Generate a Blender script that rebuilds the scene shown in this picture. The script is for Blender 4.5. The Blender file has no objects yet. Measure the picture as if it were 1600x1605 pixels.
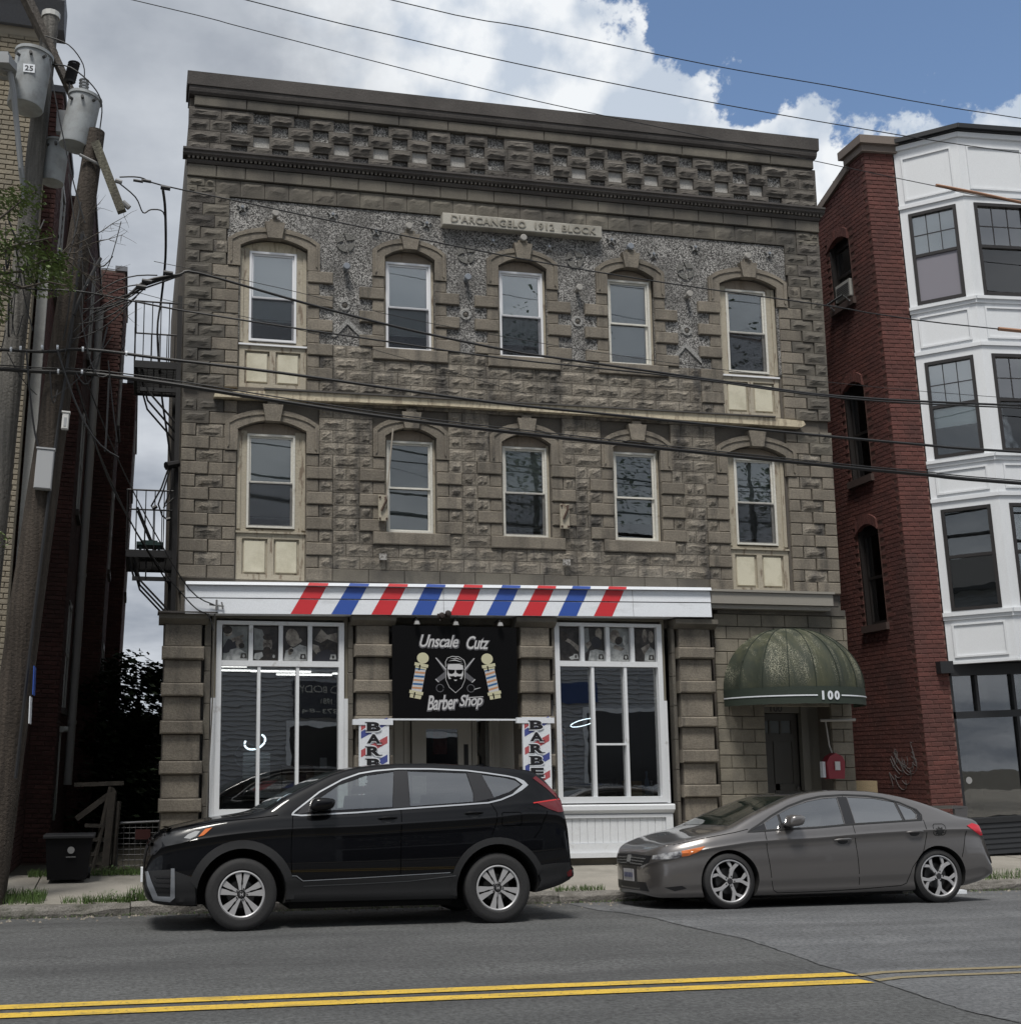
import bpy, bmesh, math, random
from mathutils import Vector, Matrix
from mathutils.bvhtree import BVHTree
R = math.radians
random.seed(7)
scene = bpy.context.scene
COL = scene.collection

# ------------------------------------------------------------------ camera
cam_data = bpy.data.cameras.new("camera")
cam = bpy.data.objects.new("camera", cam_data)
COL.objects.link(cam)
F_PX, PITCH, YAW, ROLL, CX, CY = 1943.36, .1571, .2083, -.0050, 620.3, 895.75
cam_data.sensor_fit = 'HORIZONTAL'
cam_data.sensor_width = 36.0
cam_data.lens = F_PX / 1600 * 36.0
cam_data.shift_x = (800 - CX) / 1600
cam_data.shift_y = (CY - 802.5) / 1600
cam_data.clip_start = .1
cam_data.clip_end = 3000
_fw = Vector((math.sin(YAW) * math.cos(PITCH), math.cos(YAW) * math.cos(PITCH), math.sin(PITCH)))
_rt = Vector((math.cos(YAW), -math.sin(YAW), 0))
_up = _rt.cross(_fw)
_r2 = _rt * math.cos(ROLL) + _up * math.sin(ROLL)
_u2 = -_rt * math.sin(ROLL) + _up * math.cos(ROLL)
cam.matrix_world = Matrix(((_r2.x, _u2.x, -_fw.x, 0), (_r2.y, _u2.y, -_fw.y, 0), (_r2.z, _u2.z, -_fw.z, 1.6), (0, 0, 0, 1)))
scene.camera = cam

# ------------------------------------------------------------------ light
SUN_EL, SUN_AZ = R(62), R(205)          # azimuth clockwise from +y (north)
world = bpy.data.worlds.new("World")
scene.world = world
world.use_nodes = True
def build_world():
    nt = world.node_tree; N = nt.nodes; L = nt.links; N.clear()
    def n(t, **k):
        x = N.new(t)
        for a, b in k.items(): setattr(x, a, b)
        return x
    def math_(op, a, b=None, c=None, clamp=False):
        x = n('ShaderNodeMath', operation=op, use_clamp=clamp)
        for i, s in enumerate((a, b, c)):
            if s is None: continue
            if isinstance(s, (int, float)): x.inputs[i].default_value = s
            else: L.new(s, x.inputs[i])
        return x.outputs[0]
    out = n('ShaderNodeOutputWorld'); bg = n('ShaderNodeBackground')
    bg.inputs['Strength'].default_value = .06
    sky = n('ShaderNodeTexSky', sky_type='NISHITA', sun_disc=False)
    sky.sun_elevation = SUN_EL; sky.sun_rotation = SUN_AZ
    sky.air_density = 1.0; sky.dust_density = .3; sky.ozone_density = 1.6
    tc = n('ShaderNodeTexCoord')
    sep = n('ShaderNodeSeparateXYZ'); L.new(tc.outputs['Generated'], sep.inputs[0])
    den = math_('ADD', math_('MAXIMUM', sep.outputs[2], 0.0), .22)
    px = math_('DIVIDE', sep.outputs[0], den); py = math_('DIVIDE', sep.outputs[1], den)
    comb = n('ShaderNodeCombineXYZ'); L.new(px, comb.inputs[0]); L.new(py, comb.inputs[1])
    big = n('ShaderNodeTexNoise'); big.inputs['Scale'].default_value = 1.9; big.inputs['Detail'].default_value = 8
    big.inputs['Roughness'].default_value = .55; L.new(comb.outputs[0], big.inputs['Vector'])
    # cauliflower edge, on the direction itself
    ed = n('ShaderNodeTexNoise'); ed.inputs['Scale'].default_value = 19; ed.inputs['Detail'].default_value = 11
    ed.inputs['Roughness'].default_value = .62; L.new(tc.outputs['Generated'], ed.inputs['Vector'])
    # large break in the cloud cover that opens up to the upper right and carries on behind the roofs
    dot = n('ShaderNodeVectorMath', operation='DOT_PRODUCT')
    L.new(tc.outputs['Generated'], dot.inputs[0]); dot.inputs[1].default_value = BLUE_DIR
    open_ = math_('SUBTRACT', dot.outputs['Value'], BLUE_COS)
    e = math_('MULTIPLY', math_('SUBTRACT', ed.outputs['Fac'], .5), .062)
    e2 = math_('MULTIPLY', math_('SUBTRACT', big.outputs['Fac'], .5), .018)
    s = math_('ADD', math_('ADD', open_, e), e2)            # >0 : blue
    mask = n('ShaderNodeMapRange', interpolation_type='SMOOTHSTEP'); mask.inputs['From Min'].default_value = -.0015
    mask.inputs['From Max'].default_value = .0035; L.new(s, mask.inputs['Value'])
    # cloud brightness : bright rim next to the opening, grey veil far from it
    rim = n('ShaderNodeMapRange', interpolation_type='SMOOTHSTEP'); rim.inputs['From Min'].default_value = -.10
    rim.inputs['From Max'].default_value = -.03; L.new(s, rim.inputs['Value'])
    ramp = n('ShaderNodeValToRGB'); L.new(big.outputs['Fac'], ramp.inputs[0])
    ramp.color_ramp.elements[0].position = .34; ramp.color_ramp.elements[0].color = (2.1, 2.35, 2.75, 1)
    ramp.color_ramp.elements[1].position = .66; ramp.color_ramp.elements[1].color = (4.9, 5.15, 5.5, 1)
    puff = n('ShaderNodeTexNoise'); puff.inputs['Scale'].default_value = 17; puff.inputs['Detail'].default_value = 7
    mp = n('ShaderNodeMapping'); mp.inputs['Location'].default_value = (.012, 0, -.018); L.new(tc.outputs['Generated'], mp.inputs[0])
    L.new(mp.outputs[0], puff.inputs['Vector'])
    pr = n('ShaderNodeValToRGB'); L.new(puff.outputs['Fac'], pr.inputs[0])
    pr.color_ramp.elements[0].position = .40; pr.color_ramp.elements[0].color = (3.9, 4.4, 5.1, 1)
    pr.color_ramp.elements[1].position = .56; pr.color_ramp.elements[1].color = (6.3, 6.5, 6.7, 1)
    cm = n('ShaderNodeMix', data_type='RGBA'); L.new(rim.outputs[0], cm.inputs[0]); L.new(ramp.outputs[0], cm.inputs[6]); L.new(pr.outputs[0], cm.inputs[7])
    fin = n('ShaderNodeMix', data_type='RGBA'); L.new(mask.outputs[0], fin.inputs[0]); L.new(cm.outputs[2], fin.inputs[6])
    L.new(sky.outputs[0], fin.inputs[7])
    L.new(fin.outputs[2], bg.inputs['Color']); L.new(bg.outputs[0], out.inputs[0])
BLUE_DIR = (.474, .536, .699)
BLUE_COS = .947
_b = Vector(BLUE_DIR).normalized(); BLUE_DIR = tuple(_b)
build_world()
sd = bpy.data.lights.new("sun", 'SUN'); sd.energy = 1.5; sd.angle = R(15); sd.color = (1, .96, .9)
sun = bpy.data.objects.new("sun", sd); COL.objects.link(sun)
_sd = Vector((math.sin(SUN_AZ) * math.cos(SUN_EL), math.cos(SUN_AZ) * math.cos(SUN_EL), math.sin(SUN_EL)))
sun.rotation_euler = (-_sd).to_track_quat('-Z', 'Y').to_euler()
scene.render.engine = 'CYCLES'
vs = scene.view_settings
vs.view_transform = 'Standard'; vs.look = 'None'; vs.exposure = 1.25; vs.gamma = 1.0; vs.use_curve_mapping = False

# ------------------------------------------------------------------ helpers
WM = {}                                  # python-side world matrices (no depsgraph needed)
def reg(o, mw):
    WM[o.name] = mw
    return o
def thing(name, label, cat, loc=(0, 0, 0), group=None, kind=None):
    o = bpy.data.objects.new(name, None); COL.objects.link(o)
    o.empty_display_size = .2
    o.location = loc; reg(o, Matrix.Translation(Vector(loc)))
    tag(o, label, cat, group, kind)
    return o
def tag(o, label=None, cat=None, group=None, kind=None):
    for k, v in (('label', label), ('category', cat), ('group', group), ('kind', kind)):
        if v: o[k] = v
    return o
def link(name, me, parent=None, loc=None):
    o = bpy.data.objects.new(name, me); COL.objects.link(o)
    m = Matrix.Translation(Vector(loc)) if loc else Matrix.Identity(4)
    if parent is not None:
        o.parent = parent; o.matrix_parent_inverse = WM[parent.name].inverted()
    if loc: o.location = loc
    return reg(o, m)
def copy_tree(o, parent=None):
    c = o.copy(); COL.objects.link(c); WM[c.name] = WM[o.name]
    if parent is not None: c.parent = parent
    for ch in [k for k in bpy.data.objects if k.parent is o]: copy_tree(ch, c)
    return c
class MB:
    def __init__(s): s.v = []; s.f = []; s.m = []; s.cur = 0
    def add(s, vs_, fs, m=None):
        b = len(s.v); s.v += [tuple(p) for p in vs_]
        s.f += [tuple(b + i for i in f) for f in fs]; s.m += [s.cur if m is None else m] * len(fs)
    def box(s, x0, x1, y0, y1, z0, z1, m=None):
        s.add([(x0, y0, z0), (x1, y0, z0), (x1, y1, z0), (x0, y1, z0), (x0, y0, z1), (x1, y0, z1), (x1, y1, z1), (x0, y1, z1)],
              [(0, 3, 2, 1), (4, 5, 6, 7), (0, 1, 5, 4), (1, 2, 6, 5), (2, 3, 7, 6), (3, 0, 4, 7)], m)
    def cbox(s, x0, x1, y0, y1, z0, z1, c, m=None):          # front (low y) face chamfered by c
        s.add([(x0, y0 + c, z0), (x1, y0 + c, z0), (x1, y1, z0), (x0, y1, z0), (x0, y0 + c, z1), (x1, y0 + c, z1), (x1, y1, z1), (x0, y1, z1),
               (x0 + c, y0, z0 + c), (x1 - c, y0, z0 + c), (x1 - c, y0, z1 - c), (x0 + c, y0, z1 - c)],
              [(0, 3, 2, 1), (4, 5, 6, 7), (1, 2, 6, 5), (2, 3, 7, 6), (3, 0, 4, 7), (0, 1, 9, 8), (1, 5, 10, 9), (5, 4, 11, 10), (4, 0, 8, 11), (8, 9, 10, 11)], m)
    def prism(s, pts, y0, y1, m=None):                        # polygon in x,z extruded along y
        n = len(pts)
        a = sum(pts[i][0] * pts[(i + 1) % n][1] - pts[(i + 1) % n][0] * pts[i][1] for i in range(n))
        if a < 0: pts = pts[::-1]
        s.add([(x, y0, z) for x, z in pts] + [(x, y1, z) for x, z in pts],
              [tuple(range(n)), tuple(range(2 * n - 1, n - 1, -1))] + [(i, i + n, (i + 1) % n + n, (i + 1) % n) for i in range(n)], m)
    def prismx(s, pts, x0, x1, m=None):                       # polygon in y,z extruded along x
        n = len(pts)
        s.add([(x0, y, z) for y, z in pts] + [(x1, y, z) for y, z in pts],
              [tuple(range(n)), tuple(range(2 * n - 1, n - 1, -1))] + [(i, i + n, (i + 1) % n + n, (i + 1) % n) for i in range(n)], m)
    def prismz(s, pts, z0, z1, m=None):
        n = len(pts)
        s.add([(x, y, z0) for x, y in pts] + [(x, y, z1) for x, y in pts],
              [tuple(range(n - 1, -1, -1)), tuple(range(n, 2 * n))] + [(i, (i + 1) % n, (i + 1) % n + n, i + n) for i in range(n)], m)
    def tube(s, pts, r, n=6, m=None, caps=True, rs=None):
        pts = [Vector(p) for p in pts]; b = len(s.v); k = len(pts)
        for i, p in enumerate(pts):
            d = (pts[min(i + 1, k - 1)] - pts[max(i - 1, 0)]).normalized()
            a = Vector((0, 0, 1)) if abs(d.z) < .9 else Vector((1, 0, 0))
            u = d.cross(a).normalized(); w = d.cross(u)
            rr = rs[i] if rs else r
            for j in range(n):
                t = 2 * math.pi * j / n
                s.v.append(tuple(p + (u * math.cos(t) + w * math.sin(t)) * rr))
        fs = [(b + i * n + j, b + i * n + (j + 1) % n, b + (i + 1) * n + (j + 1) % n, b + (i + 1) * n + j) for i in range(k - 1) for j in range(n)]
        if caps: fs += [tuple(b + j for j in range(n - 1, -1, -1)), tuple(b + (k - 1) * n + j for j in range(n))]
        s.f += fs; s.m += [s.cur if m is None else m] * len(fs)
    def lathe(s, prof, c, axis='z', n=24, m=None):            # prof: (r, h) list
        b = len(s.v); c = Vector(c)
        for r, h in prof:
            for j in range(n):
                t = 2 * math.pi * j / n; a, d = r * math.cos(t), r * math.sin(t)
                p = {'z': (a, d, h), 'y': (a, h, d), 'x': (h, a, d)}[axis]
                s.v.append(tuple(c + Vector(p)))
        fs = [(b + i * n + j, b + i * n + (j + 1) % n, b + (i + 1) * n + (j + 1) % n, b + (i + 1) * n + j) for i in range(len(prof) - 1) for j in range(n)]
        s.f += fs; s.m += [s.cur if m is None else m] * len(fs)
    def mesh(s, name, mats, smooth=False, angle=None):
        me = bpy.data.meshes.new(name); me.from_pydata(s.v, [], s.f)
        for mt in (mats if isinstance(mats, (list, tuple)) else [mats]): me.materials.append(mt)
        me.polygons.foreach_set('material_index', s.m)
        if smooth: me.polygons.foreach_set('use_smooth', [True] * len(s.f))
        me.update()
        if smooth and angle: me.set_sharp_from_angle(angle=R(angle))
        return me
    def build(s, name, mats, parent=None, smooth=False, angle=40, loc=None):
        return link(name, s.mesh(name, mats, smooth, angle), parent, loc)
def one(name, mats, parent=None, **k):
    """build(lambda b: ...) shorthand"""
    def deco(fn):
        b = MB(); fn(b); return b.build(name, mats, parent, **k)
    return deco
def box(name, mt, parent, *a, **k):
    b = MB(); b.box(*a); return b.build(name, mt, parent, **k)

# ------------------------------------------------------------------ materials
MATS = {}
def M(name, col=(.5, .5, .5), rough=.6, metal=0, spec=.5, var=None, vscale=3.0, vstretch=(1, 1, 1), fine=0, fscale=60,
      bump=0, bscale=40, rand=0, emit=0, coat=0, stain=None, sscale=.8, sstretch=(1, 1, 1), spos=(.45, .62), island=True, extra=None):
    """principled material; var = second colour mixed by noise, stain = third colour in broad patches,
    rand = brightness scatter between islands/objects, fine = small speckle strength"""
    if name in MATS: return MATS[name]
    m = bpy.data.materials.new(name); m.use_nodes = True; nt = m.node_tree; N = nt.nodes; L = nt.links
    p = N['Principled BSDF']; c = None
    p.inputs['Roughness'].default_value = rough; p.inputs['Metallic'].default_value = metal
    p.inputs['Specular IOR Level'].default_value = spec; p.inputs['Coat Weight'].default_value = coat
    p.inputs['Coat Roughness'].default_value = .02
    p.inputs['Base Color'].default_value = (*col, 1)
    if emit: p.inputs['Emission Color'].default_value = (*col, 1); p.inputs['Emission Strength'].default_value = emit
    geo = N.new('ShaderNodeNewGeometry')
    def vec(st):
        if st == (1, 1, 1): return geo.outputs['Position']
        mp = N.new('ShaderNodeMapping'); mp.inputs['Scale'].default_value = st; L.new(geo.outputs['Position'], mp.inputs[0]); return mp.outputs[0]
    def noise(sc, st=(1, 1, 1), det=5):
        x = N.new('ShaderNodeTexNoise'); x.inputs['Scale'].default_value = sc; x.inputs['Detail'].default_value = det; x.inputs['Roughness'].default_value = .6
        L.new(vec(st), x.inputs['Vector']); return x.outputs['Fac']
    def mix(f, a, b, bt='MIX'):
        x = N.new('ShaderNodeMix'); x.data_type = 'RGBA'; x.blend_type = bt
        for i, s in ((0, f), (6, a), (7, b)):
            if isinstance(s, tuple): x.inputs[i].default_value = (*s, 1) if len(s) == 3 else s
            elif isinstance(s, (int, float)): x.inputs[i].default_value = s
            else: L.new(s, x.inputs[i])
        return x.outputs[2]
    def rng(f, a, b, c0=0., d=1.):
        x = N.new('ShaderNodeMapRange'); x.inputs[1].default_value = a; x.inputs[2].default_value = b; x.inputs[3].default_value = c0; x.inputs[4].default_value = d
        L.new(f, x.inputs[0]); return x.outputs[0]
    if var: c = mix(rng(noise(vscale, vstretch), .38, .62), col, var)
    if stain: c = mix(rng(noise(sscale, sstretch, 6), *spos), c or col, stain)
    if fine: c = mix(1.0, c or col, mix(rng(noise(fscale, (1, 1, 1), 3), .35, .65), (1 - fine,) * 3, (1 + fine,) * 3), 'MULTIPLY')
    if rand:
        oi = N.new('ShaderNodeObjectInfo'); a = N.new('ShaderNodeMath'); a.operation = 'ADD'
        L.new(oi.outputs['Random'], a.inputs[0]); L.new(geo.outputs['Random Per Island'], a.inputs[1])
        w = N.new('ShaderNodeMath'); w.operation = 'FRACT'; L.new(a.outputs[0], w.inputs[0])
        g = N.new('ShaderNodeCombineColor')
        v = rng(w.outputs[0], 0, 1, 1 - rand, 1 + rand)
        for i in range(3): L.new(v, g.inputs[i])
        c = mix(1.0, c or col, g.outputs[0], 'MULTIPLY')
    if extra: c = extra(N, L, geo, mix, rng, noise, c or col)
    if c is not None: L.new(c, p.inputs['Base Color'])
    if bump:
        bn = N.new('ShaderNodeBump'); bn.inputs['Strength'].default_value = min(bump, 1); bn.inputs['Distance'].default_value = .01 * max(bump, 1)
        L.new(noise(bscale, (1, 1, 1), 8), bn.inputs['Height']); L.new(bn.outputs[0], p.inputs['Normal'])
    MATS[name] = m
    return m
def glass_mat(name, tint=(1, 1, 1), body=(.01, .012, .014), solid=0.0, refl=1.0, ior=1.5):
    """thin sheet of glass: mirror reflection by fresnel over a clear (or partly smoked) sheet"""
    if name in MATS: return MATS[name]
    m = bpy.data.materials.new(name); m.use_nodes = True; nt = m.node_tree; N = nt.nodes; L = nt.links; N.clear()
    out = N.new('ShaderNodeOutputMaterial'); mx = N.new('ShaderNodeMixShader'); fr = N.new('ShaderNodeFresnel'); fr.inputs[0].default_value = ior
    mu = N.new('ShaderNodeMath'); mu.operation = 'MULTIPLY'; mu.use_clamp = True; mu.inputs[1].default_value = 2.0 * refl; L.new(fr.outputs[0], mu.inputs[0])
    gl = N.new('ShaderNodeBsdfGlossy'); gl.inputs['Roughness'].default_value = .0
    tr = N.new('ShaderNodeBsdfTransparent'); tr.inputs[0].default_value = (*tint, 1)
    df = N.new('ShaderNodeBsdfDiffuse'); df.inputs[0].default_value = (*body, 1)
    m2 = N.new('ShaderNodeMixShader'); m2.inputs[0].default_value = solid; L.new(tr.outputs[0], m2.inputs[1]); L.new(df.outputs[0], m2.inputs[2])
    L.new(mu.outputs[0], mx.inputs[0]); L.new(m2.outputs[0], mx.inputs[1]); L.new(gl.outputs[0], mx.inputs[2]); L.new(mx.outputs[0], out.inputs[0])
    # old glass is slightly wavy
    geo = N.new('ShaderNodeNewGeometry'); no = N.new('ShaderNodeTexNoise'); no.inputs['Scale'].default_value = 2.2; L.new(geo.outputs['Position'], no.inputs['Vector'])
    bn = N.new('ShaderNodeBump'); bn.inputs['Strength'].default_value = .04; bn.inputs['Distance'].default_value = .02; L.new(no.outputs['Fac'], bn.inputs['Height'])
    L.new(bn.outputs[0], gl.inputs['Normal'])
    MATS[name] = m
    return m
STONE = M('stone', (.228, .205, .170), .9, var=(.150, .132, .107), vscale=2.6, stain=(.055, .051, .047), sscale=1.7, sstretch=(2.2, 1, .5), spos=(.47, .66), fine=.26, fscale=45, rand=.17, bump=1.6, bscale=32)
QUOIN = M('smooth_stone', (.202, .178, .143), .85, var=(.150, .132, .107), vscale=2.1, stain=(.066, .060, .052), sscale=1.6, sstretch=(2.4, 1, .45), spos=(.52, .73), fine=.16, fscale=40, rand=.12, bump=1, bscale=45)
PARA = M('sooty_stone', (.115, .105, .092), .92, var=(.082, .074, .065), vscale=2.5, stain=(.055, .05, .046), sscale=1.3, spos=(.5, .7), fine=.2, rand=.16, bump=1.3, bscale=38)
BAND = M('band_stone', (.14, .128, .105), .9, var=(.1, .09, .076), vscale=1.5, stain=(.06, .056, .05), sscale=1.1, sstretch=(1, 1, .6), spos=(.48, .68), fine=.1, rand=.1, bump=.7, bscale=50)
COPING = M('dark_coping', (.080, .072, .067), .85, var=(.052, .047, .044), vscale=1.4, fine=.15, bump=.6, bscale=30)
MORTAR = M('mortar', (.11, .098, .082), .95, fine=.1, stain=(.09, .08, .07), bump=.5)
def pebble_extra(N, L, geo, mix, rng, noise, c):
    v = N.new('ShaderNodeTexVoronoi'); v.inputs['Scale'].default_value = 66; L.new(geo.outputs['Position'], v.inputs['Vector'])
    sp = N.new('ShaderNodeSeparateColor'); L.new(v.outputs['Color'], sp.inputs[0])
    a = mix(rng(sp.outputs[0], .25, .85), (.05, .048, .046), (.47, .46, .44))
    return mix(rng(noise(2.6, (1, 1, 1), 6), .38, .62), a, mix(.62, a, (.085, .082, .078)))
PEBBLE = M('pebbledash', (.15, .147, .14), .9, bump=2.5, bscale=70, extra=pebble_extra)
PEBBLE_L = M('pale_cement', (.36, .35, .33), .9, fine=.25, fscale=80, bump=1)
PLAQUE = M('plaque_stone', (.40, .385, .34), .85, fine=.1, bump=.5, stain=(.25, .24, .21))
def peel(name, col, under=(.19, .15, .11), amt=(.56, .64)):
    return M(name, col, .7, stain=under, sscale=9, sstretch=(1.5, 1, .35), spos=amt, fine=.06, bump=.8, bscale=30)
TRIM = peel('weathered_trim', (.36, .325, .255)); TRIM_D = peel('old_trim_head', (.24, .2, .155)); CREAM = M('cream_panel', (.56, .53, .42), .6, fine=.05, stain=(.46, .43, .33), sscale=3)
BOARD = peel('bare_board', (.50, .44, .32), (.30, .25, .18), (.5, .62))
VINYL = M('white_vinyl', (.72, .73, .75), .4); OLDWHITE = peel('old_white_sash', (.58, .57, .52), (.4, .37, .3), (.62, .7))
SHOPWHITE = M('shop_white_paint', (.66, .68, .70), .5, fine=.04, stain=(.5, .5, .5), sscale=6, spos=(.62, .72))
DARKROOM = M('dark_interior', (.03, .03, .032), .9)
BLIND_L = M('pale_blind', (.80, .86, .86), .6); BLIND_D = M('grey_blind', (.30, .315, .31), .6)
SCREEN = glass_mat('insect_screen', (.84, .84, .85), (.03, .03, .03), .09, .2)
GLASS = glass_mat('window_glass', (.95, .985, .985), refl=1.4); SHOPGLASS = glass_mat('shop_glass', (.9, .92, .92), refl=3.2)
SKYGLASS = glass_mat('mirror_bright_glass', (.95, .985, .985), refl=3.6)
BLACK = M('black_paint', (.012, .012, .014), .45); BLACKMET = M('black_iron', (.014, .014, .015), .55)
# ================================================================== main stone building
FY = 17.62                                # front plane of the plain stones
BLD = thing('stone_building', 'three storey brown block building with checkered parapet and pebbled top floor, between two brick buildings', 'building', (5.75, 17.7, .2))
P0, PH = 4.28, .189                       # course lines
def zc(k): return P0 + PH * k
WC = [1.885, 3.965, 5.77, 7.565, 9.60]    # window centres
WH = [.505, .393, .393, .393, .505]       # half openings
_rv = []
def rock_mesh(w, h, d0=.03, d1=.02, nx=6, nz=5):
    """rock-faced block: flat margin, raised broken face"""
    vs_ = []; rim = random.uniform(.022, .036); pt = random.choice(((.35, 1.0, .62), (.5, .8, .9), (.7, 1.1, .4), (.4, .6, 1.0), (.8, .7, .8))); ph = random.uniform(.6, 2.6)
    xs = [rim + (w - 2 * rim) * i / (nx - 1) for i in range(nx)]; zs = [rim + (h - 2 * rim) * j / (nz - 1) for j in range(nz)]
    for j, z in enumerate(zs):
        for i, x in enumerate(xs):
            e = i in (0, nx - 1) or j in (0, nz - 1)
            prof = pt[min(j - 1, 2)] * (1 + .25 * math.sin(i * ph)) if not e else 0
            if e: y = -d0
            else: y = -d0 - d1 * prof * random.uniform(.7, 1.25)
            vs_.append((x + (0 if e else random.uniform(-.008, .008)), y, z + (0 if e else random.uniform(-.012, .012))))
    b = MB()
    b.add(vs_, [(j * nx + i, j * nx + i + 1, (j + 1) * nx + i + 1, (j + 1) * nx + i) for j in range(nz - 1) for i in range(nx - 1)])
    o = [(0, -d0 + .004, 0), (w, -d0 + .004, 0), (w, -d0 + .004, h), (0, -d0 + .004, h)]; q = [(0, .05, 0), (w, .05, 0), (w, .05, h), (0, .05, h)]
    r = [(rim, -d0, rim), (w - rim, -d0, rim), (w - rim, -d0, h - rim), (rim, -d0, h - rim)]
    b.add(o + q + r, [(0, 1, 9, 8), (1, 2, 10, 9), (2, 3, 11, 10), (3, 0, 8, 11), (0, 4, 5, 1), (1, 5, 6, 2), (2, 6, 7, 3), (3, 7, 4, 0)])
    return b
RC = {}
def rock(name, x0, x1, z0, z1, mt=None, y=FY, g=.007, d1=.021, parent=None):
    mt = mt or STONE
    w, h = round(x1 - x0 - g, 3), round(z1 - z0 - g, 3)
    if w < .07 or h < .06: return None
    key = (w, h, mt.name, d1, random.randrange(9))
    if key not in RC: RC[key] = rock_mesh(w, h, d1=d1, nx=6 if w > .25 else 5).mesh('rock_faced_block', mt)
    return link(name, RC[key], parent or BLD, (x0 + g / 2, y + .03, z0 + g / 2))
QC = {}
def plain(name, x0, x1, z0, z1, mt=None, y=FY, g=.008, c=.012, parent=None, d=.07):
    mt = mt or QUOIN
    w, h = round(x1 - x0 - g, 3), round(z1 - z0 - g, 3)
    if w < .03: return None
    key = (w, h, mt.name, c, d)
    if key not in QC:
        b = MB(); b.cbox(0, w, 0, d, 0, h, c); QC[key] = b.mesh('dressed_block', mt)
    return link(name, QC[key], parent or BLD, (x0 + g / 2, y, z0 + g / 2))
# --- wall core (one box per solid stretch, so the window openings are real)
LX, RX = .57, 10.94
@one('wall', MORTAR, BLD)
def _(b):
    y0, y1 = 17.672, 17.95
    edges = [LX + .02]
    for c, h in zip(WC, WH): edges += [c - h, c + h]
    edges.append(RX - .02)
    for i in range(0, 12, 2): b.box(edges[i], edges[i + 1], y0, y1, 4.1, 11.64)
    for c, h in zip(WC, WH):
        side = h > .45
        b.box(c - h, c + h, y0, y1, 4.1, 4.27 if side else 5.05)
        b.box(c - h, c + h, y0, y1, 6.66, 7.15 if side else 7.87)
        b.box(c - h, c + h, y0, y1, 9.49, 11.64)
        for s, cr in ((6.49, 6.66), (9.32, 9.49)):         # segmental soffit fill
            pts = [(c - h, cr)] + [(c - h + 2 * h * i / 8, s + (cr - s - .015) * (1 - (i / 4 - 1) ** 2)) for i in range(9)] + [(c + h, cr)]
            b.prism(pts, y0, y1)
@one('side_wall', M('side_wall_block', (.15, .13, .105), .9, var=(.1, .09, .075), bump=1), BLD)
def _(b):
    b.box(LX + .02, LX + .25, 17.95, 27, .15, 11.5); b.box(RX - .25, RX - .02, 17.95, 27, .15, 11.5)
    b.box(LX + .02, RX - .02, 26.8, 27, .15, 11.5)
box('roof', M('tar_roof', (.04, .04, .04), .9), BLD, LX + .3, RX - .3, 17.96, 26.7, 11.1, 11.3)
@one('room_partition', DARKROOM, BLD)
def _(b):
    b.box(LX + .26, RX - .26, 20.5, 20.6, .2, 11.1)
    for z in (4.05, 6.98): b.box(LX + .26, RX - .26, 17.96, 20.5, z, z + .12)
    for x in (2.9, 4.9, 6.7, 8.6): b.box(x, x + .1, 17.96, 20.5, 4.2, 11.1)
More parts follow.
